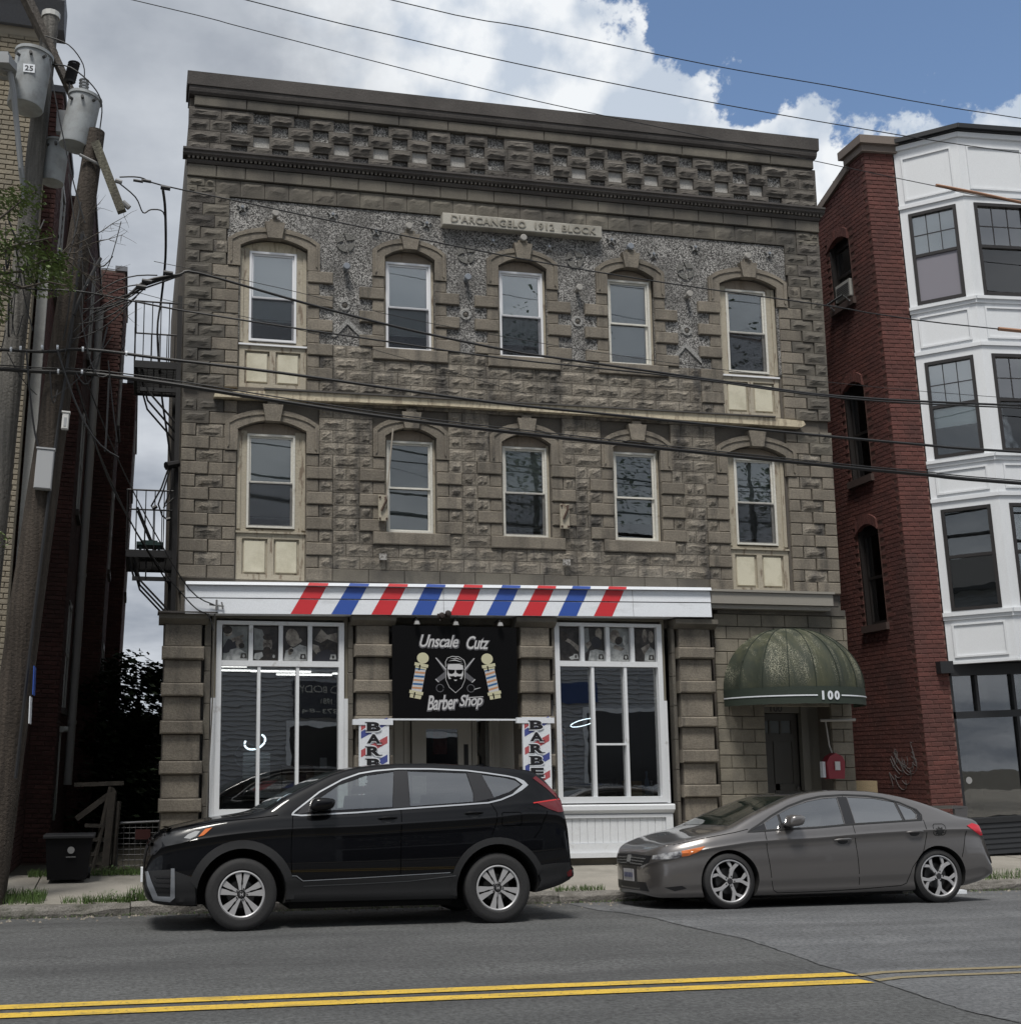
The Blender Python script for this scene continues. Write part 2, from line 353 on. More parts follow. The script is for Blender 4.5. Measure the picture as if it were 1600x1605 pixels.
# --- stones
def quoin_ends():                                          # (centre idx, side, floor) -> first course long?
    d = {}
    for i in range(5):
        for s in (-1, 1): d[(i, s, 2)] = 1; d[(i, s, 3)] = 1
    d[(2, -1, 2)] = 0; d[(2, 1, 2)] = 0; d[(0, 1, 3)] = 0; d[(4, -1, 3)] = 0
    return d
QE = quoin_ends()
ROCKS = []
def field(k, x0, x1, lo=.1):
    """rock-faced blocks of course k between two x, on the shared joint grid"""
    z0 = zc(k); p = .395; off = 2.59 + (.1975 if k % 2 else 0)
    n0 = math.floor((x0 - off) / p) - 1; xs = [x0]
    for n in range(n0, n0 + 40):
        x = off + n * p
        if x0 + .09 < x < x1 - .09: xs.append(x)
    xs.append(x1)
    for a, c in zip(xs, xs[1:]): ROCKS.append((a, c, z0, z0 + PH))
for k in range(0, 31):                                     # courses 4.28 .. 10.1
    z0 = zc(k); z1 = z0 + PH
    fl = 2 if k < 14 else 3
    top = 10 if fl == 2 else 25                            # course index of arch foot
    gaps = []                                              # free spans between window zones
    par = k % 2
    # corner strips
    for s in (-1, 1):
        def X(a, c): return (LX + a, LX + c) if s < 0 else (RX - c, RX - a)
        if k == 14: continue
        if k > 27: 
            a = X(0, .24 if par else .42); (rock if par else rock)('corner_stone', a[0], a[1], z0, z1, PARA if k > 20 else STONE, y=FY - .01)
            a = X(.24, .64) if par else X(.42, .64); rock('corner_stone', a[0], a[1], z0, z1, BAND)
            continue
        inner = .80 if not (25 <= k) else .62
        jit = random.uniform(-.012, .012)
        rough = k >= 12
        if par:
            a = X(0, .21); (rock if rough else plain)('corner_stone', a[0], a[1], z0, z1, BAND if rough else QUOIN, y=FY - .02)
            a = X(.215, .60); rock('corner_stone', a[0], a[1], z0, z1, BAND if rough else STONE)
            if inner > .7: a = X(.605, .80); plain('quoin', a[0], a[1], z0, z1)
        else:
            a = X(0, .40 + jit); (rock if rough else plain)('corner_stone', a[0], a[1], z0, z1, BAND if rough else QUOIN, y=FY - .02)
            a = X(.405 + jit, .80 if inner > .7 else .62); (plain if inner > .7 else rock)('quoin', a[0], a[1], z0, z1)
    # between windows
    for i in range(4):
        a0, b0 = WC[i] + WH[i], WC[i + 1] - WH[i + 1]
        rel = top - 1 - k
        sillk = {2: 3, 3: 18}[fl]                           # sill course of the narrow windows
        ends = []
        for (ci, s, ed) in ((i, 1, a0), (i + 1, -1, b0)):
            wide = WH[ci] > .45
            if rel < 0: w = .19
            elif k > sillk or (wide and not (k < 0)):
                lng = (rel % 2 == QE[(ci, s, fl)])
                w = .39 if lng else .19
                if rel >= 0: plain('quoin', *( (ed, ed + w) if s > 0 else (ed - w, ed)), z0, z1, y=FY - (.025 if lng else 0))
            elif k == sillk: w = .19
            else: w = -10
            ends.append(w)
        gaps.append((a0 + ends[0], b0 - ends[1]))
    spans = []
    cur = None
    for i, (g0, g1) in enumerate(gaps):
        lo = g0 if g0 > 0 and gaps[i][0] > WC[i] else None
        if g0 < WC[i]: g0 = WC[i] if i else g0
        if g1 > WC[i + 1]: g1 = WC[i + 1]
        if spans and abs(spans[-1][1] - g0) < .01: spans[-1][1] = g1
        else: spans.append([g0, g1])
    for g0, g1 in spans:
        if k == 0:
            n = max(1, round((g1 - g0) / .55))
            for j in range(n): plain('course_stone', g0 + (g1 - g0) * j / n, g0 + (g1 - g0) * (j + 1) / n, z0, z1, BAND, c=.006)
        elif k == 14 and False: pass
        elif k >= 19: continue                              # pebbled above
        else: field(k, g0, g1)
ROCKS = [r for r in ROCKS if r[1] - r[0] > .08]
random.shuffle(ROCKS)
ROCKS.sort(key=lambda r: -(r[1] - r[0]) + .0)
for j, (a, c, z0, z1) in enumerate(ROCKS):
    if j < 298: rock('stone', a, c, z0, z1)
    else:
        pass
_rest = ROCKS[298:]
if _rest:
    b = MB()
    for a, c, z0, z1 in _rest:
        q = rock_mesh(c - a - .007, z1 - z0 - .007); b.add([(x + a + .0035, y + FY + .03, z + z0 + .0035) for x, y, z in q.v], q.f)
    tag(b.build('stone', STONE, BLD), kind='stuff')
# --- pebbled zone of the top floor
@one('pebbledash_panel', PEBBLE, BLD)
def _(b):
    xs = [1.19, WC[0] - WH[0], WC[0] + WH[0], WC[1] - WH[1], WC[1] + WH[1], WC[2] - WH[2], WC[2] + WH[2], WC[3] - WH[3], WC[3] + WH[3], WC[4] - WH[4], WC[4] + WH[4], 10.3]
    y0 = FY + .028
    for i in range(0, 12, 2): b.box(xs[i], xs[i + 1], y0, 17.67, 7.86, 10.075)
    for i in range(1, 11, 2): b.box(xs[i], xs[i + 1], y0, 17.67, 9.5, 10.075)
    for x in (1.0, 10.3): b.box(x, x + .19, y0 - .01, 17.67, 9.76, 9.945)
# --- window dressings
def arch_pts(c, a, dz, bo=.185, lift=0.):
    foot, spr, crn, top_s, top_c = 6.175 + dz, 6.50 + dz, 6.645 + dz, 6.60 + dz, 6.80 + dz
    o = a + bo
    pts = [(c - o + lift, foot + lift), (c - o + lift, top_s - lift)]
    for i in range(1, 12):
        t = i / 6 - 1; pts.append((c + (o - lift) * .97 * t, top_s + .01 + (top_c - top_s - lift) * (1 - t * t) ** .8))
    pts += [(c + o - lift, top_s - lift), (c + o - lift, foot + lift), (c + a + lift * .6, foot + lift), (c + a + lift * .6, spr)]
    for i in range(1, 10):
        t = 1 - i / 5; pts.append((c + (a + lift * .6) * t, spr + (crn - spr + lift * .6) * (1 - t * t)))
    pts += [(c - a - lift * .6, spr), (c - a - lift * .6, foot + lift)]
    return pts
for fl, dz in ((2, 0.), (3, 2.83)):
    for i, (c, h) in enumerate(zip(WC, WH)):
        b = MB(); b.prism(arch_pts(c, h, dz), FY - .02, 17.69)
        arch = b.build('window_arch', QUOIN, BLD)
        b = MB()                                           # raised rim inside the edge of the arch block
        o = h + .15
        pts = [(c - o, 6.21 + dz), (c - o, 6.585 + dz)] + [(c + o * t, 6.60 + dz + .165 * (1 - t * t) ** .8) for t in [j / 6 - 1 for j in range(1, 12)]] + [(c + o, 6.585 + dz), (c + o, 6.21 + dz)]
        q = o - .028
        pin = [(c + q, 6.24 + dz), (c + q, 6.57 + dz)] + [(c - q * t, 6.575 + dz + .155 * (1 - t * t) ** .8) for t in [j / 6 - 1 for j in range(1, 12)]] + [(c - q, 6.57 + dz), (c - q, 6.24 + dz)]
        b.prism(pts + pin, FY - .036, FY - .018); b.build('arch_moulding', QUOIN, arch)
        b = MB(); b.prism([(c - .105, 6.62 + dz), (c + .105, 6.62 + dz), (c + .15, 6.87 + dz), (c - .15, 6.87 + dz)], FY - .085, 17.67)
        ks = b.build('keystone', QUOIN, BLD)
        box('keystone_cap', QUOIN, ks, c - .075, c + .075, FY - .06, 17.66, 6.872 + dz, 6.925 + dz)
        if h < .45:
            b = MB(); b.cbox(c - h - .19, c + h + .19, FY - .045, 17.72, 4.852 + dz, 5.035 + dz, .012); b.build('window_sill', QUOIN, BLD)
# --- windows
def make_window(c, h, dz, frame, casing, light, low, gapz, blind, top_light=False):
    """double-hung window: casing fills the opening, two sashes, blind, screen"""
    side = h > .45; z0 = 5.05 + dz; zt = 6.455 + dz; yf = 17.69
    sw = .355; cc = c - .005
    b = MB()                                                # outer casing
    for s in (-1, 1):
        xa, xb = sorted((cc + s * sw, c + s * (h - .004))); b.box(xa, xb, yf + .02, yf + .12, z0 - .02, 6.50 + dz)
        if side: b.box(*sorted((c + s * (h - .06), c + s * (h - .004))), yf, yf + .05, z0 - .02, 6.49 + dz)
    b.box(c - h + .004, c + h - .004, yf + .02, yf + .13, z0 - .075, z0 - .0205)
    w = b.build('window', casing, BLD)
    pts = [(c - h + .004, zt + .012)] + [(c + (h - .004) * t, 6.496 + dz + .137 * (1 - t * t)) for t in [j / 5 - 1 for j in range(11)]] + [(c + h - .004, zt + .012)]
    b = MB(); b.prism(pts, yf + .04, yf + .14); b.build('window_head', TRIM_D if not (i_win == 0 and dz) else BOARD, w)
    b = MB()                                                # frame
    x0, x1 = cc - sw + .002, cc + sw - .002
    t = .032
    b.box(x0, x0 + t, yf + .005, yf + .10, z0, zt); b.box(x1 - t, x1, yf + .005, yf + .10, z0, zt); b.box(x0 + t, x1 - t, yf + .005, yf + .10, zt - t, zt); b.box(x0 + t, x1 - t, yf - .01, yf + .10, z0, z0 + .03)
    b.build('window_frame', frame, w)
    zm = z0 + (zt - z0) * .49
    for nm, za, zb_, yy in (('sash', zm - .015, zt - t, yf + .035), ('sash', z0 + .03, zm + .02, yf + .065)):
        b = MB(); u = .028; a0, a1 = x0 + t, x1 - t
        b.box(a0, a0 + u, yy, yy + .03, za, zb_); b.box(a1 - u, a1, yy, yy + .03, za, zb_); b.box(a0 + u, a1 - u, yy, yy + .03, zb_ - u, zb_); b.box(a0 + u, a1 - u, yy, yy + .03, za, za + u)
        b.build('sash', frame, w)
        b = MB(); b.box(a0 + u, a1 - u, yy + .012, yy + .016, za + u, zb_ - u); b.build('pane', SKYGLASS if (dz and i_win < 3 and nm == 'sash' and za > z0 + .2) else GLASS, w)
    if low: b = MB(); b.box(x0 + t + .004, x1 - t - .004, yf + .018, yf + .021, z0 + .035, zm); b.build('insect_screen', SCREEN, w)
    b = MB(); zz = zt - .06; bt = z0 + gapz
    while zz > bt:
        b.add([(x0 + .04, yf + .128, zz), (x1 - .04, yf + .128, zz), (x1 - .04, yf + .116, zz + .0245), (x0 + .04, yf + .116, zz + .0245)], [(0, 1, 2, 3)]); zz -= .0235
    b.box(x0 + .04, x1 - .04, yf + .112, yf + .132, bt - .01, bt + .008)
    if zt - bt > .1: b.build('blind', blind, w)
    return w
_D = BLIND_D
for i_win, (c, h) in enumerate(zip(WC, WH)):
    make_window(c, h, 2.83, VINYL if i_win < 3 else OLDWHITE, TRIM, 0, i_win != 3, [.36, .27, .25, .20, .05][i_win], [BLIND_L, M('ivory_blind', (.86, .86, .80), .6), M('green_blind', (.42, .50, .46), .6), M('lilac_blind', (.40, .41, .45), .6), M('dark_shade', (.10, .11, .12), .7)][i_win])
    make_window(c, h, 0., OLDWHITE, TRIM, 0, i_win in (0, 2, 4), [.17, .05, .12, .30, .13][i_win], [BLIND_D, M('taupe_blind', (.22, .23, .22), .6), M('pale_shade', (.42, .43, .40), .6), M('slate_blind', (.17, .19, .19), .6), BLIND_D][i_win])
# curtain seen behind the right-hand middle-floor glass, wooden aprons under the outer windows
for i_win in (0, 4):
    for dz in (0., 2.83):
        c = WC[i_win]; x0, x1, z0, z1 = c - .50, c + .50, 4.285 + dz, 4.965 + dz
        if dz: z0 += .02
        b = MB(); y = 17.69
        b.box(x0, x1, y + .03, y + .08, z0, z1)
        for a0, a1, b0, b1 in ((x0, x0 + .085, z0, z1), (x1 - .085, x1, z0, z1), (x0 + .085, x1 - .085, z0, z0 + .08), (x0 + .085, x1 - .085, z1 - .075, z1), (c - .045, c + .045, z0 + .08, z1 - .075)):
            b.box(a0, a1, y - .005, y + .03, b0, b1)
        ap = b.build('apron', TRIM, BLD)
        for a0, a1 in ((x0 + .115, c - .075), (c + .075, x1 - .115)):
            b = MB(); b.cbox(a0, a1, y + .01, y + .032, z0 + .11, z1 - .105, .01); b.build('apron_panel', CREAM, ap)
        b = MB(); b.box(x0 - .01, x1 + .01, y - .035, y + .03, z1 + .002, z1 + .028); b.build('apron_sill', TRIM if not dz else VINYL, ap)
# --- long weathered board left over from a fallen cornice, and its thinner ledge
@one('ledger_board', BOARD, BLD)
def _(b):
    b.prism([(1.02, 6.93), (4.4, 6.985), (10.36, 6.965), (10.44, 7.01), (10.40, 7.07), (9.9, 7.09), (5.6, 7.10), (1.9, 7.07), (1.04, 7.0)], FY - .11, 17.66)
@one('ledger_flashing', M('dark_flashing', (.07, .065, .06), .8), BLD)
def _(b):
    b.prism([(1.75, 7.075), (9.9, 7.095), (9.9, 7.115), (1.75, 7.10)], FY - .14, 17.66)
# --- frieze, cornice, parapet
n = 26
for j in range(n):
    a = 1.0 + (10.52 - 1.0) * j / n; c = 1.0 + (10.52 - 1.0) * (j + 1) / n
    rock('frieze_stone', a, c, 10.085, 10.345, BAND, y=FY + .0, d1=.014)
for s in (0, 1):
    for k2, z in enumerate((10.085, 10.215)):
        x0, x1 = ((LX, 1.0), (10.52, RX))[s]; xm = (x0 + x1) / 2 + (.05 if k2 else -.06)
        rock('corner_stone', x0, xm, z, z + .13, BAND, y=FY - .01); rock('corner_stone', xm, x1, z, z + .13, BAND, y=FY)
n = 24
for j in range(n):
    a = LX + .0 + (RX - LX) * j / n; c = LX + (RX - LX) * (j + 1) / n
    plain('band_stone', a, c, 10.35, 10.545, BAND, y=FY - .035, c=.008, d=.1)
@one('cornice', COPING, BLD)
def _(b):
    x0, x1 = LX - .03, RX + .02
    b.prismx([(17.68, 10.545), (FY - .05, 10.545), (FY - .07, 10.575), (FY - .07, 10.60), (17.68, 10.60)], x0 + .02, x1 - .02)
    b.prismx([(17.68, 10.64), (FY - .10, 10.64), (FY - .13, 10.665), (FY - .13, 10.70), (FY - .155, 10.715), (FY - .155, 10.745), (FY - .05, 10.765), (17.68, 10.765)], x0 - .04, x1 + .04)
_cor = [o for o in bpy.data.objects if o.name == 'cornice'][0]
b = MB(); x = LX
while x < RX:
    b.box(x, x + .036, FY - .10, FY - .05, 10.602, 10.638); x += .066
tag(b.build('dentil', PARA, _cor), kind='stuff')
@one('parapet_core', PARA, BLD)
def _(b): b.box(LX + .03, RX - .03, 17.675, 17.95, 10.60, 11.64)
PB = [10.722, 10.909, 11.096, 11.283, 11.47]
R1 = [1.55 + .617 * k for k in range(6)]; R2 = [1.215 + .622 * k for k in range(7)]
MX = 5.755 * 2
def mir(l, w): return sorted([MX - a - w for a in l])
stack = [5.24, MX - 5.24 - .27]
for row in range(4):                                       # 0 = lowest
    odd = row in (3, 1)
    base = R1 if odd else R2
    rec = [(a, a + .24) for a in base] + [(a, a + .24) for a in mir(base, .24)]
    if odd: rec += [(5.24, 5.51), (MX - 5.51, MX - 5.24)]
    rec.sort(); z0, z1 = PB[row], PB[row + 1]
    for a, c in rec:
        b = MB(); b.box(a - .01, c + .01, 17.655, 17.69, z0, z1)
        b.build('recess_panel', PEBBLE_L if (row == 1 and not 5.2 < a < 6.4) else PEBBLE, BLD)
    prev = LX; lst = []
    for a, c in rec + [(RX, RX)]:
        lst.append((prev, a)); prev = c
    for a, c in lst:
        w = c - a
        if w < .06: continue
        m_ = max(1, round(w / .42)) if w > .55 else 1
        for q in range(m_): rock('parapet_stone', a + w * q / m_, a + w * (q + 1) / m_, z0, z1, PARA, y=FY - .02, d1=.03)
for j in range(13):
    a = LX + .08 + (RX - LX - .12) * j / 13; c = LX + .08 + (RX - LX - .12) * (j + 1) / 13
    plain('band_stone', a, c, 11.475, 11.645, BAND, y=FY - .05, c=.01, d=.12)
@one('coping', COPING, BLD)
def _(b):
    x0, x1 = LX - .03, RX + .03
    b.prismx([(18.0, 11.647), (FY - .06, 11.647), (FY - .09, 11.68), (FY - .10, 11.72), (FY - .10, 11.745), (FY - .10, 11.77), (18.0, 11.77)], x0 + .03, x1 - .03)
    b.prismx([(18.05, 11.771), (FY - .12, 11.771), (FY - .13, 11.98), (18.05, 11.99)], x0, x1)
# --- name stone
pq = MB(); pq.cbox(4.47, 7.07, FY - .12, 17.66, 9.885, 10.078, .01); PLQ = pq.build('name_stone', PLAQUE, BLD)
def text_mesh(body, size=1, shear=0, bold=0, extrude=.01, space=1.0):
    cu = bpy.data.curves.new('lettering', 'FONT'); cu.body = body; cu.size = size; cu.shear = shear; cu.offset = bold; cu.extrude = extrude; cu.space_character = space; cu.resolution_u = 3
    o = bpy.data.objects.new('lettering_tmp', cu); COL.objects.link(o)
    dg = bpy.context.evaluated_depsgraph_get(); me = bpy.data.meshes.new_from_object(o.evaluated_get(dg))
    bpy.data.objects.remove(o); return me
def text(name, body, x0, x1, z0, z1, y, mt, parent, face=-1, extrude=.006, shear=0, bold=0, space=1.0, rot=0):
    """flat lettering fitted in the box x0..x1, z0..z1, facing -y (face=-1) or +y (face=1)"""
    me = text_mesh(body, 1, shear, bold, .5, space)
    xs = [v.co.x for v in me.vertices]; ys = [v.co.y for v in me.vertices]
    mx, my = min(xs), min(ys); sx = (x1 - x0) / (max(xs) - mx); sz = (z1 - z0) / (max(ys) - my)
    cx_, cz_ = (x0 + x1) / 2, (z0 + z1) / 2; cr, sr = math.cos(rot), math.sin(rot)
    for v in me.vertices:
        X_ = (v.co.x - mx) * sx + x0; Z_ = (v.co.y - my) * sz + z0; d = v.co.z * 2 * extrude * .5
        if face > 0: X_ = x0 + x1 - X_
        X_, Z_ = cx_ + (X_ - cx_) * cr - (Z_ - cz_) * sr, cz_ + (X_ - cx_) * sr + (Z_ - cz_) * cr
        v.co = (X_, y - d if face < 0 else y + d, Z_)
    me.materials.clear(); me.materials.append(mt)
    return link(name, me, parent)
text('lettering', "D'ARCANGELO  1912  BLOCK", 4.60, 6.96, 9.93, 10.045, FY - .124, M('plaque_letter', (.24, .225, .19), .9), PLQ, extrude=.018, bold=.015, space=1.08)
# --- ornaments set in the pebbledash
def stud(x, z, r, ln, mt):
    b = MB(); b.lathe([(0, -ln), (r * .8, -ln), (r, -ln + .012), (r, -ln + .05), (r * .62, -ln + .06), (r * .62, 0)], (x, FY + .03, z), 'y', 14)
    o = b.build('ornamental_stud', mt, BLD, smooth=True)
ST = M('stud_grey', (.20, .22, .25), .4); SU = M('stud_stone', (.30, .29, .27), .7)
for j, (x, z) in enumerate([(1.89, 9.83), (3.94, 9.81), (5.77, 9.78), (7.55, 9.79), (9.58, 9.80), (2.97, 9.08), (4.86, 9.06), (6.67, 9.03), (8.53, 9.07)]):
    stud(x, z, .055, .16, ST if j in (3, 5, 6) else SU)
def star(x, z, r=.085):
    b = MB(); b.prism([(x + (r if q % 2 == 0 else r * .42) * math.sin(q * math.pi / 5), z + (r if q % 2 == 0 else r * .42) * math.cos(q * math.pi / 5)) for q in range(10)], FY - .004, FY + .03)
    s_ = b.build('pebble_star', M('white_pebble', (.38, .375, .36), .9, var=(.17, .17, .165), vscale=45, bump=2, bscale=60), BLD)
    b = MB(); b.lathe([(0, -.03), (.02, -.03), (.022, 0)], (x, FY - .002, z), 'y', 8); b.build('star_boss', ST, s_)
for x, z in [(1.40, 9.93), (2.77, 9.94), (3.44, 9.73), (4.24, 9.93), (5.3, 9.73), (6.22, 9.71), (7.27, 9.92), (7.98, 9.74), (8.71, 9.92), (10.02, 9.92)]: star(x, z)
for x, z in [(2.97, 9.51), (4.87, 9.48), (6.65, 9.55), (8.53, 9.51)]:
    b = MB()
    for q in range(4):                                      # four-armed swirl
        a0 = q * math.pi / 2 + .4; pts = []
        for t in range(6): a = a0 + t * .28; pts.append((x + .15 * math.cos(a) * (1 - .02 * t), z + .15 * math.sin(a)))
        for t in range(5, -1, -1): a = a0 + t * .25; r = .15 - .09 * math.sin((t + .3) / 5.6 * math.pi) - .02; pts.append((x + r * math.cos(a), z + r * math.sin(a)))
        b.prism(pts, FY + .008, FY + .03)
    b.build('swirl_ornament', M('swirl_pebble', (.20, .195, .18), .9, var=(.10, .10, .095), vscale=40, bump=2, bscale=60), BLD)
for x, z in [(2.96, 8.51), (4.85, 8.50), (6.67, 8.52), (8.51, 8.50)]:
    b = MB(); b.lathe([(.045, 0), (.05, -.022), (.085, -.022), (.10, 0)], (x, FY + .03, z), 'y', 12); r_ = b.build('pebble_ring', MATS['white_pebble'], BLD)
    b = MB(); b.lathe([(0, -.03), (.03, -.02), (.045, 0)], (x, FY + .03, z), 'y', 8); b.build('ring_core', PARA, r_)
for x in (3.0, 8.47):
    b = MB(); b.prism([(x - .25, 8.0), (x, 8.30), (x + .27, 8.04), (x + .27, 7.96), (x, 8.21), (x - .18, 8.0)], FY + .006, FY + .03); b.build('chevron_ornament', MATS['white_pebble'], BLD)
# --- ground floor -------------------------------------------------
@one('ground_floor_beam', BAND, BLD)
def _(b):
    b.box(.62, 10.96, 17.68, 17.95, 3.70, 4.28); b.box(8.78, 10.96, 17.56, 17.679, 3.93, 4.02)
box('foundation', BAND, BLD, .62, 9.2, 17.60, 17.9, .0, .36)
def pier(x0, x1, zb, cuts, capz=3.6, y=17.47):
    """rusticated pier: alternate sunk and projecting blocks"""
    b = MB(); b.box(x0 + .03, x1 - .03, y + .05, 17.9, zb, capz); c = b.build('pier', MORTAR, BLD)
    z = capz; k = 0
    for zz in cuts:
        if k % 2 == 0: plain('pier_block', x0 + .035, x1 - .035, zz, z, y=y + .02, parent=c, c=.006, d=.1)
        else: plain('pier_block', x0 - .005, x1 + .005, zz, z, y=y - .05, parent=c, c=.02, d=.16)
        z = zz; k += 1
    b = MB(); b.prismx([(17.7, capz), (y + .02, capz), (y - .06, capz + .05), (y - .09, capz + .07), (y - .09, capz + .14), (17.7, capz + .14)], x0 - .05, x1 + .05); b.build('pier_capital', BAND, c)
CUTS = [3.29, 3.10, 2.78, 2.59, 2.26, 2.07, 1.71, 1.52, 1.20, 1.01, .70, .50, .2]
pier(.37, .95, .15, CUTS)
pier(3.08, 3.63, .15, [c + .07 for c in CUTS[:-1]] + [.2], 3.63)
pier(5.54, 6.06, .15, [c + .08 for c in CUTS[:-1]] + [.2], 3.65)
pier(8.05, 8.64, .15, [3.39, 3.21, 2.88, 2.69, 2.34, 2.18, 1.85, 1.65, 1.33, 1.14, .8, .62, .2], 3.67)
for xa, xb in ((.955, 1.05), (3.0, 3.075), (6.07, 6.12), (7.98, 8.04)):   # plain stone returns beside the piers
    for k, z in enumerate([.2, .62, 1.08, 1.55, 2.0, 2.5, 2.95, 3.3]):
        zt = [.62, 1.08, 1.55, 2.0, 2.5, 2.95, 3.3, 3.68][k]
        plain('return_stone', xa, xb, z, zt, BAND, y=17.53, c=.004, d=.14)
box('corner_pier_cap', COPING, BLD, .30, 1.12, 17.33, 17.72, 3.742, 3.765)
# right part: plain block wall round the house door
@one('door_wall', MORTAR, BLD)
def _(b):
    b.box(8.70, 9.50, 17.63, 17.95, .15, 3.9); b.box(10.62, 10.99, 17.63, 17.95, .15, 3.9); b.box(9.50, 10.62, 17.63, 17.95, 2.62, 3.9)
    b.box(10.62, 10.99, 17.95, 18.6, .15, 2.9)
BLK = M('wall_block', (.21, .19, .15), .9, var=(.16, .145, .115), vscale=2.5, stain=(.10, .095, .08), sscale=1.3, spos=(.5, .7), fine=.1, rand=.12, bump=.8, bscale=45)
zr_ = [3.93 - .197 * k for k in range(20)]
for k in range(19):
    z1, z0 = zr_[k], max(zr_[k + 1], .18)
    if z1 - z0 < .05: continue
    for s0, s1 in ([(8.72, 10.99)] if z0 > 2.6 else [(8.72, 9.50), (10.62, 10.99)]):
        off = s0 - (.2 if k % 2 else 0); x = off
        while x < s1 - .02:
            a, c = max(x, s0), min(x + .40, s1)
            if c - a > .05: plain('block', a, c, z0, z1, BLK, y=17.585 + random.uniform(-.004, .004), c=.007, g=.010)
            x += .40
plain('block', 9.50, 10.62, 2.5, 2.63, BLK, y=17.59)
# house door in its recess
@one('door_surround', M('door_trim', (.15, .145, .125), .6), BLD)
def _(b):
    b.box(9.30, 9.52, 17.96, 18.10, .2, 2.52); b.box(10.30, 10.42, 17.92, 18.02, .2, 2.55); b.box(9.52, 10.30, 17.96, 18.06, 2.42, 2.56); b.box(10.42, 10.62, 17.97, 18.10, .2, 2.9); b.box(9.3, 10.7, 17.9, 18.1, 2.561, 2.9)
@one('house_door', M('door_paint', (.055, .052, .046), .5, fine=.05), BLD)
def _(b):
    x0, x1 = 9.53, 10.29
    b.box(x0, x1, 18.06, 18.10, .2, 2.41)
    for a, c, d, e in ((x0, x0 + .1, .2, 2.41), (x1 - .1, x1, .2, 2.41), (x0 + .1, x1 - .1, 2.31, 2.41), (x0 + .1, x1 - .1, 1.98, 2.10), (x0 + .1, x1 - .1, 1.22, 1.32), (x0 + .1, x1 - .1, .2, .42), (9.87, 9.95, .42, 1.98)): b.box(a, c, 18.045, 18.06, d, e)
    for q in (1, 2): b.box(x0 + .1 + q * .187 - .015, x0 + .1 + q * .187 + .015, 18.045, 18.06, 2.10, 2.31)
    b.lathe([(0, -.06), (.03, -.05), (.03, -.03), (.012, -.02), (.012, 0)], (x1 - .05, 18.045, 1.25), 'y', 10)
_dr = [o for o in bpy.data.objects if o.name == 'house_door'][0]
for q in range(3): box('pane', M('door_lite', (.10, .11, .11), .15), _dr, 9.64 + q * .19, 9.79 + q * .19, 18.052, 18.057, 2.11, 2.30)
text('lettering', '100', 9.80, 10.0, 2.44, 2.54, 17.955, M('dull_number', (.04, .04, .04), .5), BLD)
box('door_step', M('concrete_step', (.3, .29, .26), .9, fine=.1), BLD, 9.3, 10.7, 17.5, 18.3, .12, .26)
# ================================================================== shop front
RED = M('sign_red', (.52, .022, .03), .45); BLUE = M('sign_blue', (.025, .075, .33), .45); SIGNW = M('sign_white', (.70, .73, .77), .45, fine=.05, stain=(.50, .52, .54), sscale=2.2, sstretch=(.6, 1, 2.5), spos=(.58, .80))
FY2 = 17.34
FAS = thing('shop_fascia', 'white clapboard shop fascia with slanted red and blue barber stripes', 'sign board', (4.6, 17.4, 3.7))
def fz(x): return .0135 * (x - .68)                       # the old fascia climbs slightly to the right
@one('fascia_board', SIGNW, FAS)
def _(b):
    n = 8
    for (za, zb_, y0) in ((3.735, 3.948, FY2), (3.962, 4.135, FY2 + .012), (4.140, 4.185, FY2 - .03)):
        xa, xb = .67, 8.57
        b.add([(xa, y0 - .01, za), (xb, y0 - .01, za + fz(xb)), (xb, y0 + .008, zb_ + fz(xb)), (xa, y0 + .008, zb_), (xa, 17.68, za), (xb, 17.68, za + fz(xb)), (xb, 17.68, zb_ + fz(xb)), (xa, 17.68, zb_)],
              [(0, 1, 2, 3), (4, 7, 6, 5), (0, 4, 5, 1), (3, 2, 6, 7), (0, 3, 7, 4), (1, 5, 6, 2)])
for x in (4.37, 7.30):
    b = MB()
    for za, zb_, y0 in ((3.737, 3.946, FY2), (3.964, 4.133, FY2 + .012)): b.add([(x, y0 - .0135, za + fz(x)), (x + .006, y0 - .0135, za + fz(x)), (x + .006, y0 + .0035, zb_ + fz(x)), (x, y0 + .0035, zb_ + fz(x))], [(0, 1, 2, 3)])
    b.build('seam', M('seam_grey', (.2, .2, .21), .8), FAS)
tops = [2.40, 2.99, 3.56, 4.12, 4.68, 5.26, 5.81, 6.35, 6.92]; bots = [2.14, 2.72, 3.30, 3.89, 4.46, 5.01, 5.56, 6.11, 6.67]
for j, (t, bo) in enumerate(zip(tops, bots)):
    b = MB()
    for (za, zb_, y0) in ((3.735, 3.948, FY2), (3.962, 4.135, FY2 + .012), (4.140, 4.185, FY2 - .03)):
        f = lambda z: (z - 3.735) / .45
        w0, w1 = .30, .265
        xa, xb = bo + (t - bo) * f(za), bo + (t - bo) * f(zb_)
        zl, zh = za + fz(xa) + .001, zb_ + fz(xb) - .001
        b.add([(xa, y0 - .0125, zl), (xa + .29, y0 - .0125, zl), (xb + .28, y0 + .0045, zh), (xb, y0 + .0045, zh)], [(0, 1, 2, 3)])
    b.build('red_stripe' if j % 2 == 0 else 'blue_stripe', RED if j % 2 == 0 else BLUE, FAS)
GF = thing('grey_fascia', 'plain grey painted fascia board above the domed green awning', 'fascia board', (9.6, 17.5, 4.05))
@one('fascia_panel', M('greige_paint', (.26, .245, .215), .5, fine=.04), GF)
def _(b):
    b.box(8.585, 10.64, 17.36, 17.61, 4.06, 4.235); b.box(8.575, 10.66, 17.33, 17.61, 4.24, 4.275); b.box(8.60, 10.62, 17.42, 17.61, 3.99, 4.055)
